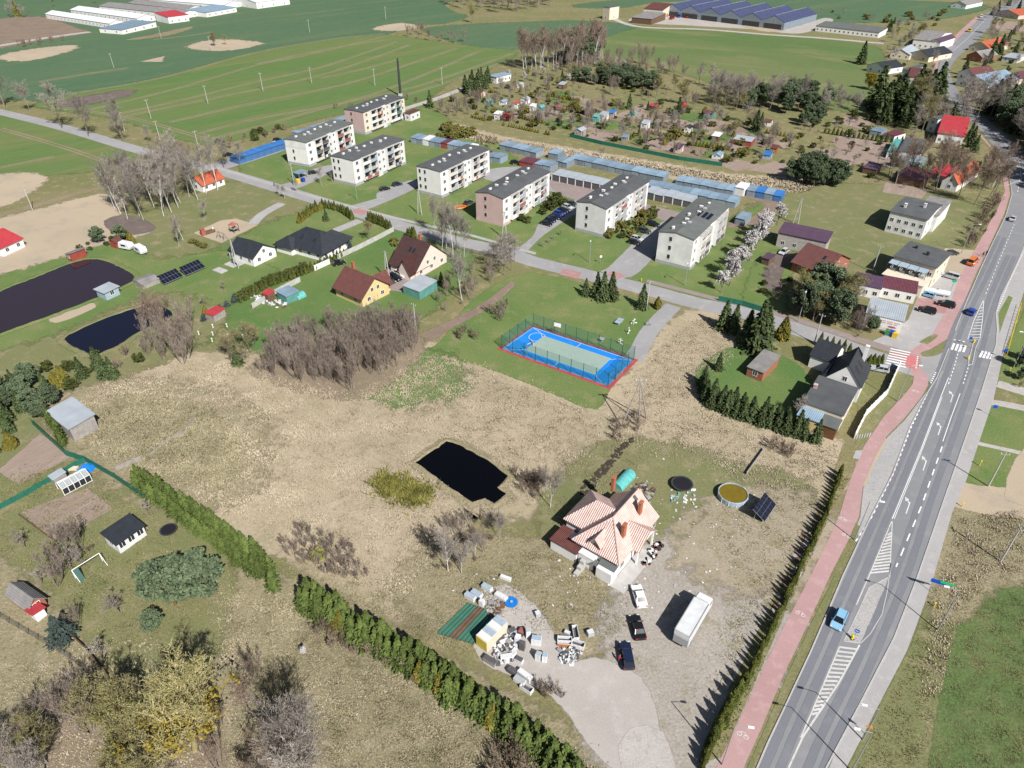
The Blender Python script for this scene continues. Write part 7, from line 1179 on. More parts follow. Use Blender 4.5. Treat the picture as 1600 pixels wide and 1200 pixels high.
t = thing('table_tennis', 'outdoor table tennis table on the court lawn', 'table', G(967,505), R(57)); obj('table_top', MB().box(-1.37,1.37,-.76,.76,.72,.78), t, m='pan_blue'); [obj('leg', MB().box(x-.15,x+.15,-.5,.5,0,.72), t, m='concrete') for x in (-.8,.8)]; obj('net', MB().box(-.03,.03,-.8,.8,.78,.93), t, m='metal_grey')
t = thing('chess_table', 'small square table by the court fence', 'table', G(940,533), R(57)); obj('table_top', MB().box(-.6,.6,-.6,.6,.7,.8), t, m='pan_grey'); obj('leg', MB().box(-.2,.2,-.2,.2,0,.7), t, m='concrete')
for i, px in enumerate(((990,507), (982,521), (969,538), (1013,509))):
    t = thing('fitness_machine', ['white outdoor exercise bike', 'tall white outdoor stepper', 'white outdoor leg press', 'dark outdoor training bench'][i]+' on the court lawn', 'fitness machine', G(*px), i*1.1); m_ = 'metal_grey' if i == 3 else 'frame_white'; obj('post', MB().tube((0,0,0), (0,0,1.8), .09, n=6), t, m=m_); obj('seat', MB().box(.3,.8,-.2,.2,.5,.6).box(-.8,-.4,-.15,.15,.35,.45), t, m=m_); obj('handle', MB().tube((-.5,-.3,1.2), (.5,.3,1.5), .05).tube((0,0,.4), (.6,0,.55), .05), t, m=m_)
# ---- pool, trampolines, solar tables, tunnel
p = G(1144,777); e = thing('garden_pool', 'round garden pool with pale panels and murky brown water', 'pool', p); obj('pool_wall', MB().lathe([(2.62,0),(2.62,1.15),(2.72,1.18),(2.78,1.1),(2.7,0)], 30), e, m='pan_blue'); obj('water', MB().lathe([(.001,.98),(2.6,.98)], 30), e, m='pool_water') if mat('pool_water', (.16,.115,.015), .1, .1, 1) else None
for i in range(12): a = i*math.pi/6; obj('upright', MB().tube((2.76*math.cos(a), 2.76*math.sin(a), 0), (2.76*math.cos(a), 2.76*math.sin(a), 1.15), .06, n=5), e, m='frame_white')
for px, l, r in (((1065,760), 'large black trampoline on the lawn behind the tiled house', 2.1), ((265,832), 'small round black trampoline on the allotment lawn', 1.5)):
    e = thing('trampoline', l, 'trampoline', G(*px)); obj('mat', MB().lathe([(.001,.82),(r*.86,.80)], 28), e, m='rubber_black'); obj('rim', MB().lathe([(r*.85,.82),(r,.84),(r,.74),(r*.85,.74)], 28), e, m='metal_dark')
    for i in range(6): a = i*math.pi/3; obj('leg', MB().tube((r*.93*math.cos(a), r*.93*math.sin(a), 0), (r*.93*math.cos(a), r*.93*math.sin(a), .76), .035, n=5), e, m='metal_grey')
def solar(A, B, C, z0, z1, nx, ny, label):
    """table from front-left, front-right, back-right corners"""
    a, b, c = G(*A, z0), G(*B, z0), G(*C, z1); o = Vector((a.x, a.y, 0)); t = thing('solar_array', label, 'solar panel', o); u, v = b-a, c-b
    for i in range(nx):
        for j in range(ny):
            q = [a+u*((i+x)/nx)+v*((j+y)/ny)-o for x, y in ((.03,.03), (.97,.03), (.97,.97), (.03,.97))]; obj('panel', MB().slab(q, .05), t, m='pv')
    obj('frame', MB().slab([p-o-Vector((0,0,.06)) for p in (a, b, b+v, a+v)], .06), t, m='pv_frame')
    for f in (.1, .5, .9): obj('support', MB().tube(a+u*f+v*.2-o-Vector((0,0,z0)), a+u*f+v*.2-o-Vector((0,0,.1)), .05).tube(Vector(((a+u*f+v*.8-o).x, (a+u*f+v*.8-o).y, 0)), a+u*f+v*.8-o-Vector((0,0,.1)), .05), t, m='metal_grey')
solar((256,444), (286,431), (274,419), .6, 1.8, 6, 2, 'lower dark solar table on the pond lawn beside the greenhouse box'); solar((291,430), (321,417), (309,405), .6, 1.8, 6, 2, 'upper dark solar table on the pond lawn'); solar((1195,815), (1213,788), (1195,769), .7, 2.9, 5, 3, 'large tilted solar table beside the garden pool')
def tunnel(A, B, r, label, m='roof_teal'):
    a, b = G(*A), G(*B); t = thing('polytunnel', label, 'polytunnel', a, ang(a, b)); L_ = (b-a).length; k = [(r*math.cos(math.pi*i/8), r*1.05*math.sin(math.pi*i/8)) for i in range(9)]
    obj('cover', MB().add([(0,y,z) for y, z in k]+[(L_,y,z) for y, z in k], [(i,i+1,10+i,9+i) for i in range(8)]+[tuple(range(9)), tuple(range(9,18))[::-1]]), t, m=m)
    for i in range(5): obj('hoop', MB().add(*[[(L_*i/4+d, y*1.02, z*1.02) for d in (-.04,.04) for y, z in k], [(j,j+1,10+j,9+j) for j in range(8)]]), t, m='metal_grey')
tunnel((963,764), (985,741), 1.25, 'turquoise polytunnel behind the tiled house', 'tunnel_teal') if mat('tunnel_teal', (.10,.40,.38), .4, .2, 1.5) else None; tunnel((462,467), (474,461), 1.3, 'turquoise tarpaulin tunnel at the blue grey shed', 'tunnel_teal')
# ---- junk yard
def crate(name, label, px, sz, rz, m, cat, top=None, tilt=0, lid=None, group=None):
    t = thing(name, label, cat, G(*px), R(rz)); x, y, z = sz; b = MB()
    if top == 'open': b.box(-x/2,x/2,-y/2,y/2,0,.12).box(-x/2,x/2,-y/2,-y/2+.07,.12,z).box(-x/2,x/2,y/2-.07,y/2,.12,z).box(-x/2,-x/2+.07,-y/2+.07,y/2-.07,.12,z).box(x/2-.07,x/2,-y/2+.07,y/2-.07,.12,z)
    else: b.box(-x/2,x/2,-y/2,y/2,.04,z)
    obj('body', b, t, m=m)
    if top == 'open': obj('inner_floor', MB().box(-x/2+.08,x/2-.08,-y/2+.08,y/2-.08,.125,.3), t, m='pan_dark')
    else: obj('door', MB().box(-x/2+.04,x/2-.04,-y/2+.04,y/2-.04,z,z+.06), t, m=lid or 'pan_grey'); obj('handle', MB().box(x*.3,x*.33,-y*.4,-y*.2,z+.06,z+.1), t, m='metal_grey')
    return t
FR = [((735,935),(1.9,.8,.9),-35,'tin_white','pan_blue','white fridge lying with its blue grey door up by the trailers'), ((745,931),(1.9,.8,.9),-35,'tin_white','pan_blue','second blue doored fridge lying beside the first'), ((761,921),(1.8,.8,.9),-35,'tin_white','pan_blue','blue doored fridge lying above the wire racks'), ((783,935),(2.2,.9,.8),-35,'tin_white','canvas','long white chest freezer beside the blue spool'), ((753,946),(.8,.7,1.3),-30,'tin_white','canvas','small upright white fridge beside the spool racks'), ((825,995),(.7,.7,1.7),10,'tin_white','pan_grey','upright white fridge at the paved yard edge'), ((838,1005),(1.5,.9,1.4),-10,'tin_white','pan_blue','wide white display fridge on the junk pile'), ((809,1005),(.8,.8,1.8),-20,'tin_white','tin_white','tall white fridge with an open grey door'), ((816,1014),(.8,.7,1.7),-20,'pan_dark','pan_dark','dark grey fridge standing among white ones'), ((841,1030),(.8,.8,1.5),-25,'tin_white','pan_grey','white fridge with a grey front at the pile edge'), ((851,1032),(.8,.8,1.5),-10,'tin_white','pan_blue','white fridge with a blue front at the pile edge'), ((792,1030),(2.0,.8,.9),10,'tin_white','canvas','glass topped white freezer in the pile'), ((811,1034),(1.2,.8,.8),-30,'tin_white','pan_dark','small white fridge with a dark window'), ((820,1058),(2.3,.8,.9),-40,'tin_white','tin_white','long white freezer lying by the yard'), ((766,1035),(2.2,.9,.8),-35,'wood_grey','pan_dark','grey cabinet lying beside the hedge'), ((800,990),(1.2,.9,1.0),30,'pan_grey','pan_dark','dark topped washing machine in the pile'), ((790,1003),(1.9,.6,.5),25,'tin_white','canvas','white panel stack leaning on the pile'), ((815,990),(1.0,.9,.8),60,'pan_dark','pan_red','dark appliance with a red cover'), ((790,905),(1.9,.6,.6),-25,'tin_white','tin_white','white bench like freezer alone on the grass'), ((886,991),(.9,.6,.6),-30,'pan_grey','canvas','small grey box by the chest freezers'), ((840,962),(.8,.8,.8),20,'pan_grey','canvas','grey cube machine by the ditch'), ((922,992),(1.0,.8,.9),20,'pan_grey','canvas','grey washing machine alone on the lawn'), ((800,1050),(1.4,.9,.7),-35,'pan_dark','pan_dark','black cabinet by the hedge foot'), ((812,1066),(1.8,.8,.8),-35,'tin_white','pan_grey','white open cabinet by the hedge foot')]
for px, sz, rz, m_, d_, l in FR: crate('discarded_fridge', l, px, sz, rz, m_, 'fridge', lid=d_)
crate('chest_freezer', 'white chest freezer with an orange front standing open', (882,1003), (2.2,.85,.95), -4, 'tin_white', 'freezer', 'open'); t = crate('chest_freezer', 'tall open white freezer standing behind the orange one', (899,992), (.85,2.3,.95), 5, 'tin_white', 'freezer', 'open'); crate('chest_freezer', 'open white chest freezer on the right of the orange one', (903,1010), (2.0,1.0,.9), -20, 'tin_white', 'freezer', 'open'); crate('chest_freezer', 'open freezer with rusty insides by the hedge', (823,1078), (1.9,.9,.8), -35, 'tin_white', 'freezer', 'open'); obj_ = thing('freezer_front', 'orange front panel leaning on the open freezer', 'panel', G(882,1006), R(-4)); obj('panel', MB().box(-1.1,1.1,-.5,-.46,.05,.6), obj_, m='pan_orange'); obj('trim', MB().box(-1.1,1.1,-.5,-.45,.61,.66), obj_, m='frame_white')
p, q = G(757,1008), G(781,984); t = thing('yellow_container', 'yellow fronted long container with white and blue roof panels', 'container', G(769,997), ang(p, q)); Lc = (q-p).length+1.2; obj('body', MB().box(-Lc/2,Lc/2,-1.1,1.1,0,2.4), t, m='wall_cream'); obj('front', MB().box(-Lc/2-.06,-Lc/2-.005,-1.05,1.05,.1,2.3), t, m='pan_yellow')
for i, m_ in enumerate(('tin_white', 'pan_blue', 'tin_white', 'pan_blue')): obj('roof_panel', MB().box(-Lc/2+.1+i*Lc/4,-Lc/2+(i+1)*Lc/4-.1,-1.0,1.0,2.405,2.5), t, m=m_)
t = thing('cable_reel', 'big bright blue plastic spool on the junk', 'spool', G(799,943)); obj('disc', MB().lathe([(.01,.5),(.3,.5),(.3,.42),(1.05,.42),(1.05,.3),(.01,.3)], 18), t, m='paint_reel') if mat('paint_reel', (.01,.16,.50), .5, .1, 2) else None; obj('hub', MB().lathe([(.01,.62),(.22,.62),(.3,0)], 12), t, m='pan_blue')
p, q = G(690,1000), G(740,940)
for i in range(9):
    a = G(686+i*6.2, 991+i*1.8); b = G(734+i*5.0, 944+i*1.8); t = thing('roofing_strip', 'long green strip in the stack of strips behind the spruce hedge', 'strip', a, ang(a, b), 'green strips behind the spruce hedge'); L_ = (b-a).length; obj('strip', MB().box(0,L_,-.32,.32,.05,.22), t, m='pan_green' if i not in (3, 4) else 'wood_brown'); obj('edge', MB().box(0,L_,-.36,-.33,.05,.3), t, m='metal_dark')
rg = random.Random(5)
mat('soil_dark', (.05,.04,.03), .95, .2, 2)
def litter(name, label, pts, n, cols, s=(.15, .55), cat='rubbish', h=.35):
    """countless scraps: one heap per colour"""
    P = GL(pts); x0, x1, y0, y1 = min(p.x for p in P), max(p.x for p in P), min(p.y for p in P), max(p.y for p in P); bs = {c: MB() for c in cols}; k = 0; it = 0
    while k < n and it < n*40:
        it += 1; q = Vector((rg.uniform(x0,x1), rg.uniform(y0,y1), 0)); c = False
        for i in range(len(P)):
            a, b = P[i-1], P[i]
            if (a.y > q.y) != (b.y > q.y) and q.x < (b.x-a.x)*(q.y-a.y)/(b.y-a.y)+a.x: c = not c
        if not c: continue
        k += 1; a = rg.uniform(0, 3.14); sx, sy, sz = rg.uniform(*s), rg.uniform(*s), rg.uniform(.05, h); v = [(dx*sx*math.cos(a)-dy*sy*math.sin(a), dx*sx*math.sin(a)+dy*sy*math.cos(a)) for dx, dy in ((-.5,-.5),(.5,-.5),(.5,.5),(-.5,.5))]; t_ = rg.uniform(-.15,.15)
        bs[rg.choice(cols)].add([(q.x+x, q.y+y, .02) for x, y in v]+[(q.x+x*.9+t_, q.y+y*.9, sz) for x, y in v], [(4,5,6,7),(0,1,5,4),(1,2,6,5),(2,3,7,6),(3,0,4,7)])
    for c in cols:
        if bs[c].v: props(obj(name, bs[c], m=c), label, cat, None, 'stuff')
litter('scrap', 'white scraps and foam on the junk pile', [(770,1010),(790,995),(812,1000),(805,1030),(775,1040)], 150, ['tin_white', 'canvas', 'pan_dark', 'wood_grey'], (.2, .8), h=.8); litter('scrap', 'mixed scrap below the chest freezers', [(870,1015),(895,1010),(908,1022),(895,1040),(875,1035)], 130, ['tin_white', 'pan_dark', 'canvas', 'metal_grey'], h=.5); litter('scrap', 'wire and timber scrap between the lying fridges', [(758,945),(785,935),(790,960),(765,965)], 60, ['metal_grey', 'wood_grey', 'wood_brown'], (.15, .9), h=.4); litter('scrap', 'rubble around the garden sheds', [(392,465),(412,460),(445,470),(450,482),(425,480),(400,472)], 80, ['tin_white', 'wood_brown', 'metal_grey', 'canvas'], (.2, .8), h=.6); litter('litter', 'small pale litter scattered over the house yard', [(640,915),(780,880),(950,870),(1000,700),(1200,780),(1150,900),(1000,960),(800,940)], 120, ['tin_white', 'canvas', 'pan_grey'], (.1, .35), h=.15); litter('garden_clutter', 'timber and raised beds behind the tiled house', [(975,780),(1000,755),(1025,765),(1010,790)], 60, ['wood_grey', 'wood_brown', 'metal_dark'], (.2, 1.2), h=.35); litter('toys', 'red and dark toys on the porch of the tiled house', [(1000,880),(1015,858),(1030,845),(1035,855),(1015,885)], 34, ['pan_red', 'metal_dark', 'tin_white', 'pan_red'], (.25, .7), h=.6); litter('litter', 'things lying beside the trampoline', [(1045,770),(1085,765),(1085,790),(1050,785)], 26, ['tin_white', 'pan_grey', 'roof_teal'], (.15, .7), h=.3); litter('firewood', 'branches piled along the cycle path verge', [(1262,830),(1285,800),(1275,850),(1235,920),(1195,1000),(1210,950)], 60, ['wood_brown', 'wood_grey'], (.1, 1.6), h=.25)
litter('clods', 'turned earth clods in the dug ditch beside the tiled house', [(905,770),(915,755),(985,682),(990,688),(925,765),(912,780)], 160, ['soil_dark'], (.2, .8), h=.25)
litter('building_rubble', 'rubble and white blocks before the old barn', [(1214,380),(1235,378),(1290,388),(1288,394),(1230,388)], 50, ['tin_white', 'wall_block', 'metal_grey'], (.2, .9), h=.7)
# ---- garden things
def caravan(px, l, rz):
    t = thing('caravan', l, 'caravan', G(*px), R(rz)); obj('body', loft([(-2.2,.5),(2.1,.5),(2.3,1.2),(1.9,2.3),(-1.9,2.4),(-2.3,1.2)], [(-2.15,.55),(2.05,.55),(2.2,1.2),(1.8,2.2),(-1.8,2.3),(-2.2,1.2)], 1.0, 1.1), t, m='tin_white'); [obj('wheel', wheel_mesh(0, s*.95)[1], t) for s in (-1, 1)]; obj('window', MB().box(-1,.8,-1.13,-1.1,1.3,1.9), t, m='car_glass'); obj('drawbar', MB().box(2.2,3.1,-.06,.06,.45,.55), t, m='metal_dark')
caravan((199,389), 'white caravan with rounded front beside the red playhouse', -20); caravan((221,395), 'white caravan nearest the pond lawn solar tables', -40)
t = thing('greenhouse', 'white framed glass greenhouse on the lower garden bed', 'greenhouse', G(110,770), ang(G(104,776), G(130,762))); clear_mat('pane_clear', (.5,.55,.58), .35); b = MB(); Lg, Wg = 5.2, 2.8
for i in range(6): x = i*Lg/5-1; b.box(x-.05,x+.05,0,.1,0,1.6).box(x-.05,x+.05,Wg-.1,Wg,0,1.6).tube((x,.05,1.6), (x,Wg/2,2.4), .05, n=4).tube((x,Wg-.05,1.6), (x,Wg/2,2.4), .05, n=4)
for y, z in ((.05,.1), (.05,1.6), (Wg-.05,1.6), (Wg/2,2.4)): b.tube((-1,y,z), (Lg-1,y,z), .06, n=4)
obj('frame', b, t, m='frame_white')
for i in range(5):
    x = i*Lg/5-1; obj('pane', MB().box(x+.1,x+Lg/5-.1,.02,.05,.2,1.5), t, m='glass'); obj('roof_pane', MB().slab([(x+.06,.1,1.62),(x+Lg/5-.06,.1,1.62),(x+Lg/5-.06,Wg/2,2.38),(x+.06,Wg/2,2.38)], .02), t, m='pane_clear')
t = thing('football_goal', 'white football goal with a green net on the allotment lawn', 'goal', G(140,890), ang(G(122,888), G(160,864))); obj('frame', MB().tube((-2.3,0,0), (-2.3,0,2), .07).tube((2.3,0,0), (2.3,0,2), .07).tube((-2.3,0,2), (2.3,0,2), .07).tube((-2.3,0,2), (-2.3,-1.6,0), .05).tube((2.3,0,2), (2.3,-1.6,0), .05), t, m='frame_white'); obj('net', MB().slab([(-2.3,-1.5,.1),(-1.4,-1.5,.1),(-1.4,-.1,1.9),(-2.3,-.1,1.9)], .02), t, m='net_dark')
t = thing('raised_frame', 'wooden cold frame box on the goal lawn beside the thicket', 'cold frame', G(462,528), ang(G(449,532), G(478,526))); obj('box', MB().box(-2.6,2.6,-1,1,0,1.0), t, m='wood_grey'); obj('lid', MB().box(-2.7,2.7,-1.1,1.1,1.005,1.08), t, m='roof_eternit')
for i, px in enumerate(((344,423), (362,414), (372,411))): t = thing('concrete_slab', 'pale concrete slab lying under the double leg pole', 'slab', G(*px), R(-33), 'concrete slabs under the pole'); obj('slab', MB().box(-2.0,2.0,-1.2,1.2,0,.25), t, m='kerb'); obj('joint', MB().box(-.02,.02,-1.2,1.2,.25,.26), t, m='metal_dark')
t = thing('blue_tarpaulin', 'bright blue tarpaulin heap beside the green fence', 'tarpaulin', G(136,732)); obj('sheet', MB().add([(-1.6,-.9,0),(1.5,-1.1,0),(1.7,1.0,0),(-1.3,1.2,0),(-.5,-.2,1.1),(.6,.1,.9),(.2,.6,1.0)], [(0,1,5,4),(1,2,5),(2,6,5),(2,3,6),(3,4,6),(3,0,4),(4,5,6)]), t, m='paint_reel'); obj('plank', MB().box(-3.4,-1.7,-.7,.3,0,.4), t, m='wall_cream')
t = thing('play_train', 'red wooden climbing train on the playground sand', 'play equipment', G(326,365), ang(G(313,366), G(335,359))); obj('cab', MB().box(-2.4,-1.2,-.7,.7,0,2.0), t, m='pan_red'); obj('body', MB().box(-1.2,2.2,-.6,.6,.2,1.0), t, m='wood_brown'); obj('chimney', MB().tube((1.8,0,1), (1.8,0,1.7), .2, n=8), t, m='frame_white'); obj('roof', MB().box(-2.5,-1.1,-.8,.8,2.0,2.1), t, m='pan_red')
t = thing('play_tower', 'wooden climbing frame on the playground sand', 'play equipment', G(367,362), R(57)); [obj('post', MB().box(x-.08,x+.08,y-.08,y+.08,0,2.6), t, m='wood_brown') for x in (-1,1) for y in (-1,1)]; obj('deck', MB().box(-1.1,1.1,-1.1,1.1,1.2,1.3), t, m='wood_grey'); obj('roof', MB().add([(-1.2,-1.2,2.6),(1.2,-1.2,2.6),(1.2,1.2,2.6),(-1.2,1.2,2.6),(0,0,3.5)], [(0,1,4),(1,2,4),(2,3,4),(3,0,4),(3,2,1,0)]), t, m='pan_red')
t = thing('swing', 'dark metal swing frame on the playground sand', 'swing', G(347,373), R(-33)); obj('frame', MB().tube((-1.8,-.8,0), (-1.5,0,2.2), .05).tube((-1.8,.8,0), (-1.5,0,2.2), .05).tube((1.8,-.8,0), (1.5,0,2.2), .05).tube((1.8,.8,0), (1.5,0,2.2), .05).tube((-1.5,0,2.2), (1.5,0,2.2), .05), t, m='metal_dark'); [obj('seat', MB().box(x-.25,x+.25,-.12,.12,.5,.55).tube((x-.2,0,.55), (x-.2,0,2.2), .02, n=4).tube((x+.2,0,.55), (x+.2,0,2.2), .02, n=4), t, m='wood_brown') for x in (-.7,.7)]
t = thing('orange_boat', 'orange inflatable boat on the grass by the pink block', 'boat', G(719,325), R(20)); obj('hull', MB().lathe([(.5,.1),(1.0,.05),(1.35,.3),(1.2,.6),(.9,.45)], 16), t, m='paint_orange'); obj('floor', MB().lathe([(.001,.15),(.8,.15)], 16), t, m='pan_dark'); t.scale = (2.0, 1, 1)
t = thing('red_balloon', 'round red ball shaped sign among the allotments', 'ball', G(1067,172)); obj('ball', MB().lathe([(1.7*math.sin(math.pi*i/8)+.001, 2.6-1.7*math.cos(math.pi*i/8)) for i in range(9)], 14), t, m='paint_red'); obj('stand', MB().tube((0,0,0), (0,0,1.2), .15), t, m='frame_white'); M['paint_red'].node_tree.nodes['Principled BSDF'].inputs['Roughness'].default_value = .5
t = thing('white_tank', 'long white gas tank between parked cars in the shop yard', 'tank', G(1462,461), ang(G(1445,458), G(1480,464))); obj('tank', MB().tube((-3.2,0,1.0), (3.2,0,1.0), .8, n=14), t, m='tin_white'); [obj('cradle', MB().box(x-.2,x+.2,-.6,.6,0,.4), t, m='concrete') for x in (-2,2)]; obj('valve', MB().box(-.2,.2,-.2,.2,1.8,2.05), t, m='metal_grey')
for i, (px, m_) in enumerate((((1386,523), 'paint_green'), ((1390,524), 'paint_blue'), ((1393,525), 'paint_blue'), ((1397,527), 'paint_yellow'), ((460,286), 'paint_green'), ((466,286), 'paint_yellow'), ((474,284), 'paint_blue'))):
    t = thing('recycling_bin', ('green', 'blue', 'dark blue', 'yellow', 'green', 'yellow', 'blue')[i]+' recycling bin '+('behind the white corner shop' if i < 4 else 'at the bin shelter by the street'), 'bin', G(*px), R(57)); obj('body', MB().box(-.6,.6,-.6,.6,0,1.4), t, m=m_); obj('lid', MB().add([(-.65,-.65,1.4),(.65,-.65,1.4),(.65,.65,1.4),(-.65,.65,1.4),(0,0,1.8)], [(0,1,4),(1,2,4),(2,3,4),(3,0,4),(3,2,1,0)]), t, m=m_)
t = thing('bin_shelter', 'open bin shelter with a blue grey roof by the street', 'shelter', G(470,278), R(57)); [obj('post', MB().box(x-.08,x+.08,y-.08,y+.08,0,2.4), t, m='metal_grey') for x in (-2,2) for y in (-1.5,1.5)]; obj('roof', MB().box(-2.4,2.4,-1.9,1.9,2.4,2.55), t, m='roof_bluegrey'); obj('back_panel', MB().box(-2,2,1.45,1.5,.2,2.0), t, m='tin_green')
for i, px in enumerate(((333,512), (355,511), (333,524), (332,534), (357,527), (357,537), (311,523), (378,515), (380,528))): t = thing('garden_statue', 'small white post standing on the green goal lawn', 'post', G(*px), 0, 'white posts on the goal lawn'); obj('post', MB().tube((0,0,0), (0,0,.9), .14, .09, 6), t, m='frame_white'); obj('head', MB().box(-.16,.16,-.16,.16,.9,1.05), t, m='frame_white')
# shop lettering: red painted words (illegible in the photograph) and an oval
sx = sh
o, th, L_, W_ = frame3((1353,494), (1412,503), (1429,482), 3.4)
mat('letter_red', (.42,.10,.09), .7, .15, 4)
bd = obj('shop_board', MB().box(-.06,-.005,W_*.05,W_*.62,.4,3.0), sh, m='frame_white')
ol = MB(); ol.add([(-.075, W_*.24+1.0*math.cos(2*math.pi*i/16), 1.2+.28*math.sin(2*math.pi*i/16)) for i in range(16)]+[(-.062, W_*.24+1.0*math.cos(2*math.pi*i/16), 1.2+.28*math.sin(2*math.pi*i/16)) for i in range(16)], [tuple(range(16)), tuple(range(16,32))[::-1]]+[(i,(i+1)%16,16+(i+1)%16,16+i) for i in range(16)]); obj('oval_emblem', ol, bd, m='letter_red')
lb = MB(); lr = random.Random(3); y_ = W_*.10
for z_, n_ in ((2.35, 17), (1.85, 15)):
    for i in range(n_):
        if i in (5, 11): continue
        yy = W_*.58-i*.27; lb.box(-.07,-.062,yy-.16,yy,z_,z_+.26)
obj('lettering', lb, bd, m='letter_red')['kind'] = 'stuff'
# ================================================================== PEOPLE
mat('skin', (.42,.25,.18), .6, .1, 3); mat('hair', (.04,.025,.015), .8, .2, 5); mat('cloth_red', (.35,.03,.04), .85, .15, 4); mat('cloth_blue', (.03,.05,.13), .85, .15, 4); mat('cloth_dark', (.02,.02,.025), .85, .15, 4); mat('cloth_green', (.05,.09,.07), .85, .15, 4)
def person(px, label, top, legs, rz, stride=.12, bend=0.0):
    """one continuous skinned figure; colours by height, clothing follows the body"""
    V = [(0,0,.95),(0,.0,1.18),(bend*.3,0,1.42),(bend*.4,0,1.53),(bend*.5,0,1.66),(bend*.5,0,1.76)]; Rr = [.15,.14,.16,.06,.095,.07]; E_ = [(0,1),(1,2),(2,3),(3,4),(4,5)]
    for s, st in ((-1, -stride), (1, stride)):
        n = len(V); V += [(0,s*.1,.90),(st*.6+.02,s*.11,.50),(st,s*.11,.09),(st+.14,s*.12,.04)]; Rr += [.10,.07,.05,.045]; E_ += [(0,n),(n,n+1),(n+1,n+2),(n+2,n+3)]
        n = len(V); V += [(bend*.3,s*.20,1.42),(-st*.7+.02+bend*.3,s*.25,1.15),(-st*1.1+.10+bend*.8,s*.24,.92),(-st*1.1+.14+bend*.9,s*.24,.82)]; Rr += [.075,.052,.04,.04]; E_ += [(2,n),(n,n+1),(n+1,n+2),(n+2,n+3)]
    me = bpy.data.meshes.new('body'); me.from_pydata(V, E_, []); ob = bpy.data.objects.new('person', me); COL.objects.link(ob); md = ob.modifiers.new('skin', 'SKIN'); md.use_smooth_shade = True
    for i, r in enumerate(Rr): me.skin_vertices[0].data[i].radius = (r, r)
    me.skin_vertices[0].data[0].use_root = True; ob.modifiers.new('sub', 'SUBSURF').levels = 1; ob.modifiers['sub'].render_levels = 1
    dg = bpy.context.evaluated_depsgraph_get(); nm = bpy.data.meshes.new_from_object(ob.evaluated_get(dg)); bpy.data.objects.remove(ob); nm.materials.clear()
    for m_ in ('skin', top, legs, 'cloth_dark', 'hair'): nm.materials.append(M[m_])
    for p in nm.polygons:
        z = p.center.z; p.material_index = 4 if z > 1.74 or (z > 1.62 and p.center.x < bend*.5-.03) else 0 if z > 1.52 or (z < .86 and abs(p.center.y) > .2) else 1 if z > .92 else 3 if z < .10 else 2
    o = obj('person', nm, None, G(*px), rz); props(o, label, 'person')
person((966,1034), 'person in a red jacket and dark trousers at the dark blue car', 'cloth_red', 'cloth_blue', R(20), .1, .35); person((1535,401), 'person in dark green walking on the red cycle path', 'cloth_green', 'cloth_dark', R(70), .18); person((1540,399), 'person in a black coat walking beside the one in green', 'cloth_dark', 'cloth_dark', R(70), -.18); person((429,291), 'person in black walking along the side street by the bins', 'cloth_dark', 'cloth_dark', R(-30), .2)
# ================================================================== MORE OF THE ALLOTMENT MOSAIC
AL = [(700,160),(760,135),(860,140),(960,165),(1080,172),(1190,195),(1240,225),(1200,262),(1120,252),(1000,232),(880,206),(760,188)]
arng = random.Random(21)
A0, A1, A2, A3 = G(735,172), G(870,140), G(1215,205), G(1120,256)
for i in range(10):
    for j in range(4):
        u, v = (i+arng.uniform(.1,.5))/10, (j+arng.uniform(.1,.4))/4; p = A0.lerp(A3, u).lerp(A1.lerp(A2, u), v); a = R(-38+arng.uniform(-6,6)); w_, h_ = arng.uniform(7,15), arng.uniform(6,13); c, s = math.cos(a), math.sin(a)
        patch('garden_bed' if (i+j) % 3 else 'garden_lawn', ('g_plough', 'g_dirt', 'g_lawn_bright')[(i+j) % 3-1] if (i+j) % 3 else 'g_lawn_bright', [(p.x+x*c-y*s, p.y+x*s+y*c) for x, y in ((0,0),(w_,0),(w_,h_),(0,h_))], 3, .6, False, 3, world=True)
cluster(['fruit', 'shrub', 'alder', 'bare'], AL, 150, 'low leafless garden shrub among the allotment plots', 'shrub', 'low garden shrubs among the allotments', .66, .45)
cluster(['bush', 'goldthuja', 'goldbush', 'bush'], AL, 110, 'low evergreen shrub among the allotment plots', 'shrub', 'evergreen shrubs among the allotments', .8, .5)
cluster(['fruit', 'shrub', 'bush'], [(1240,200),(1340,178),(1400,190),(1460,225),(1540,240),(1540,290),(1400,295),(1330,275),(1250,265)], 90, 'small shrub in the gardens around the flat roofed house', 'shrub', 'shrubs round the flat roofed house', .9, .5)
cluster(['fruit', 'bush', 'bare'], [(1380,75),(1440,70),(1470,100),(1460,140),(1400,130),(1370,110)], 26, 'garden tree between the far farm houses', 'tree', 'garden trees between far farm houses', .75, .4)
cluster(['pine', 'bare', 'alder'], [(1560,190),(1620,215),(1680,270),(1680,330),(1625,290),(1600,235)], 22, 'roadside tree on the outer side of the bend', 'tree', 'roadside trees outside the bend', 1.2, .3)
cluster(['pine', 'bare', 'shrub'], [(1575,600),(1600,560),(1640,560),(1640,610),(1600,608)], 7, 'dark bush beside the footpath opposite the side street', 'shrub', 'bushes opposite the side street', .5)
cluster(['bush', 'fruit', 'shrub'], [(1185,420),(1235,425),(1230,480),(1190,470)], 7, 'small shrub on the orchard lawn', 'shrub', 'shrubs on the orchard lawn', .8)
cluster(['shrub'], [(520,170),(640,152),(660,160),(545,185)], 16, 'dry brown bush along the field edge behind the blocks', 'shrub', 'field edge bushes behind the blocks', 1.0)
cluster(['shrub', 'bush'], [(340,225),(440,198),(450,205),(350,235)], 14, 'brown bush behind the bright blue garages', 'shrub', 'bushes behind the blue garages', 1.0)
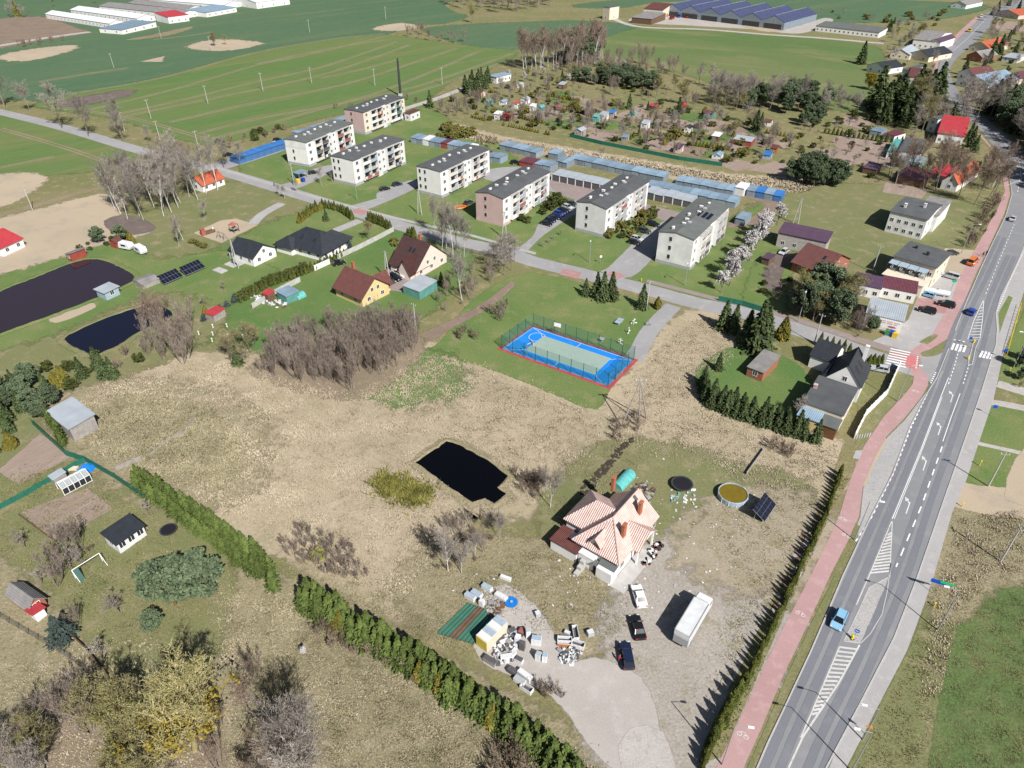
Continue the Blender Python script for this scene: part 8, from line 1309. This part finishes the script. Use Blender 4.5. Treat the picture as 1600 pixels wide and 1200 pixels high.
cluster(['bare', 'birch'], [(415,305),(470,300),(440,315)], 3, 'thin street tree beside the driveway to the bungalow', 'tree', 'thin street trees by the bungalow', .5)
tufts('meadow_grass', 'uneven grass of the corner field', 'weed', [(1480,1080),(1495,1010),(1515,960),(1550,925),(1620,918),(1640,1230),(1430,1230),(1460,1150)], 16000, .10, .05, 21)
tufts('meadow_grass', 'dull tussocks between the spruce hedge and junk yard', 'straw_green', [(440,870),(560,910),(640,930),(700,960),(740,1010),(700,1010),(600,970),(480,915)], 8000, .18, .07, 22)
tufts('meadow_grass', 'pale tussocks around the bare trees of the lower meadow', 'straw', [(0,1040),(150,1010),(330,1010),(400,1000),(420,1220),(0,1220)], 7000, .18, .07, 23)
cluster(['alder', 'shrub', 'bush', 'bud'], [(800,118),(900,118),(1000,128),(1080,150),(1180,172),(1180,188),(1080,172),(960,150),(860,138)], 60, 'brown scrub on the slope between copse and allotments', 'shrub', 'scrub between copse and allotments', .75, .5)
cluster(['spruce', 'bare', 'pine'], [(1380,190),(1440,185),(1480,175),(1520,215),(1530,240),(1500,232),(1440,215)], 16, 'tree standing round the red roofed white house', 'tree', 'trees round the red roofed white house', .85, .4)
cluster(['bare', 'birch'], [(1380,268),(1420,262),(1470,275),(1550,285),(1560,300),(1460,300),(1400,290)], 20, 'leafless thin tree before the maroon roofed sheds', 'tree', 'thin trees before the maroon sheds', .9, .35, m={'crown': 'twig_red'})
cluster(['bare', 'spruce', 'bud'], [(1530,60),(1570,45),(1620,50),(1620,80),(1560,90)], 18, 'garden tree round the orange roofed far house', 'tree', 'trees round the orange roofed far house', .9, .4)
cluster(['goldbush'], [(1310,30),(1400,25),(1480,20),(1470,32),(1380,36)], 8, 'pale yellow bush in the far field edge', 'shrub', 'pale bushes in the far field edge', 1.0)
for pl in ([(1300,222),(1390,232),(1420,246),(1330,250)], [(1250,250),(1300,246),(1330,262),(1280,270)], [(1385,285),(1450,296),(1440,310),(1380,300)]): patch('garden_bed', 'g_plough', pl, 4, .8, False, 3)
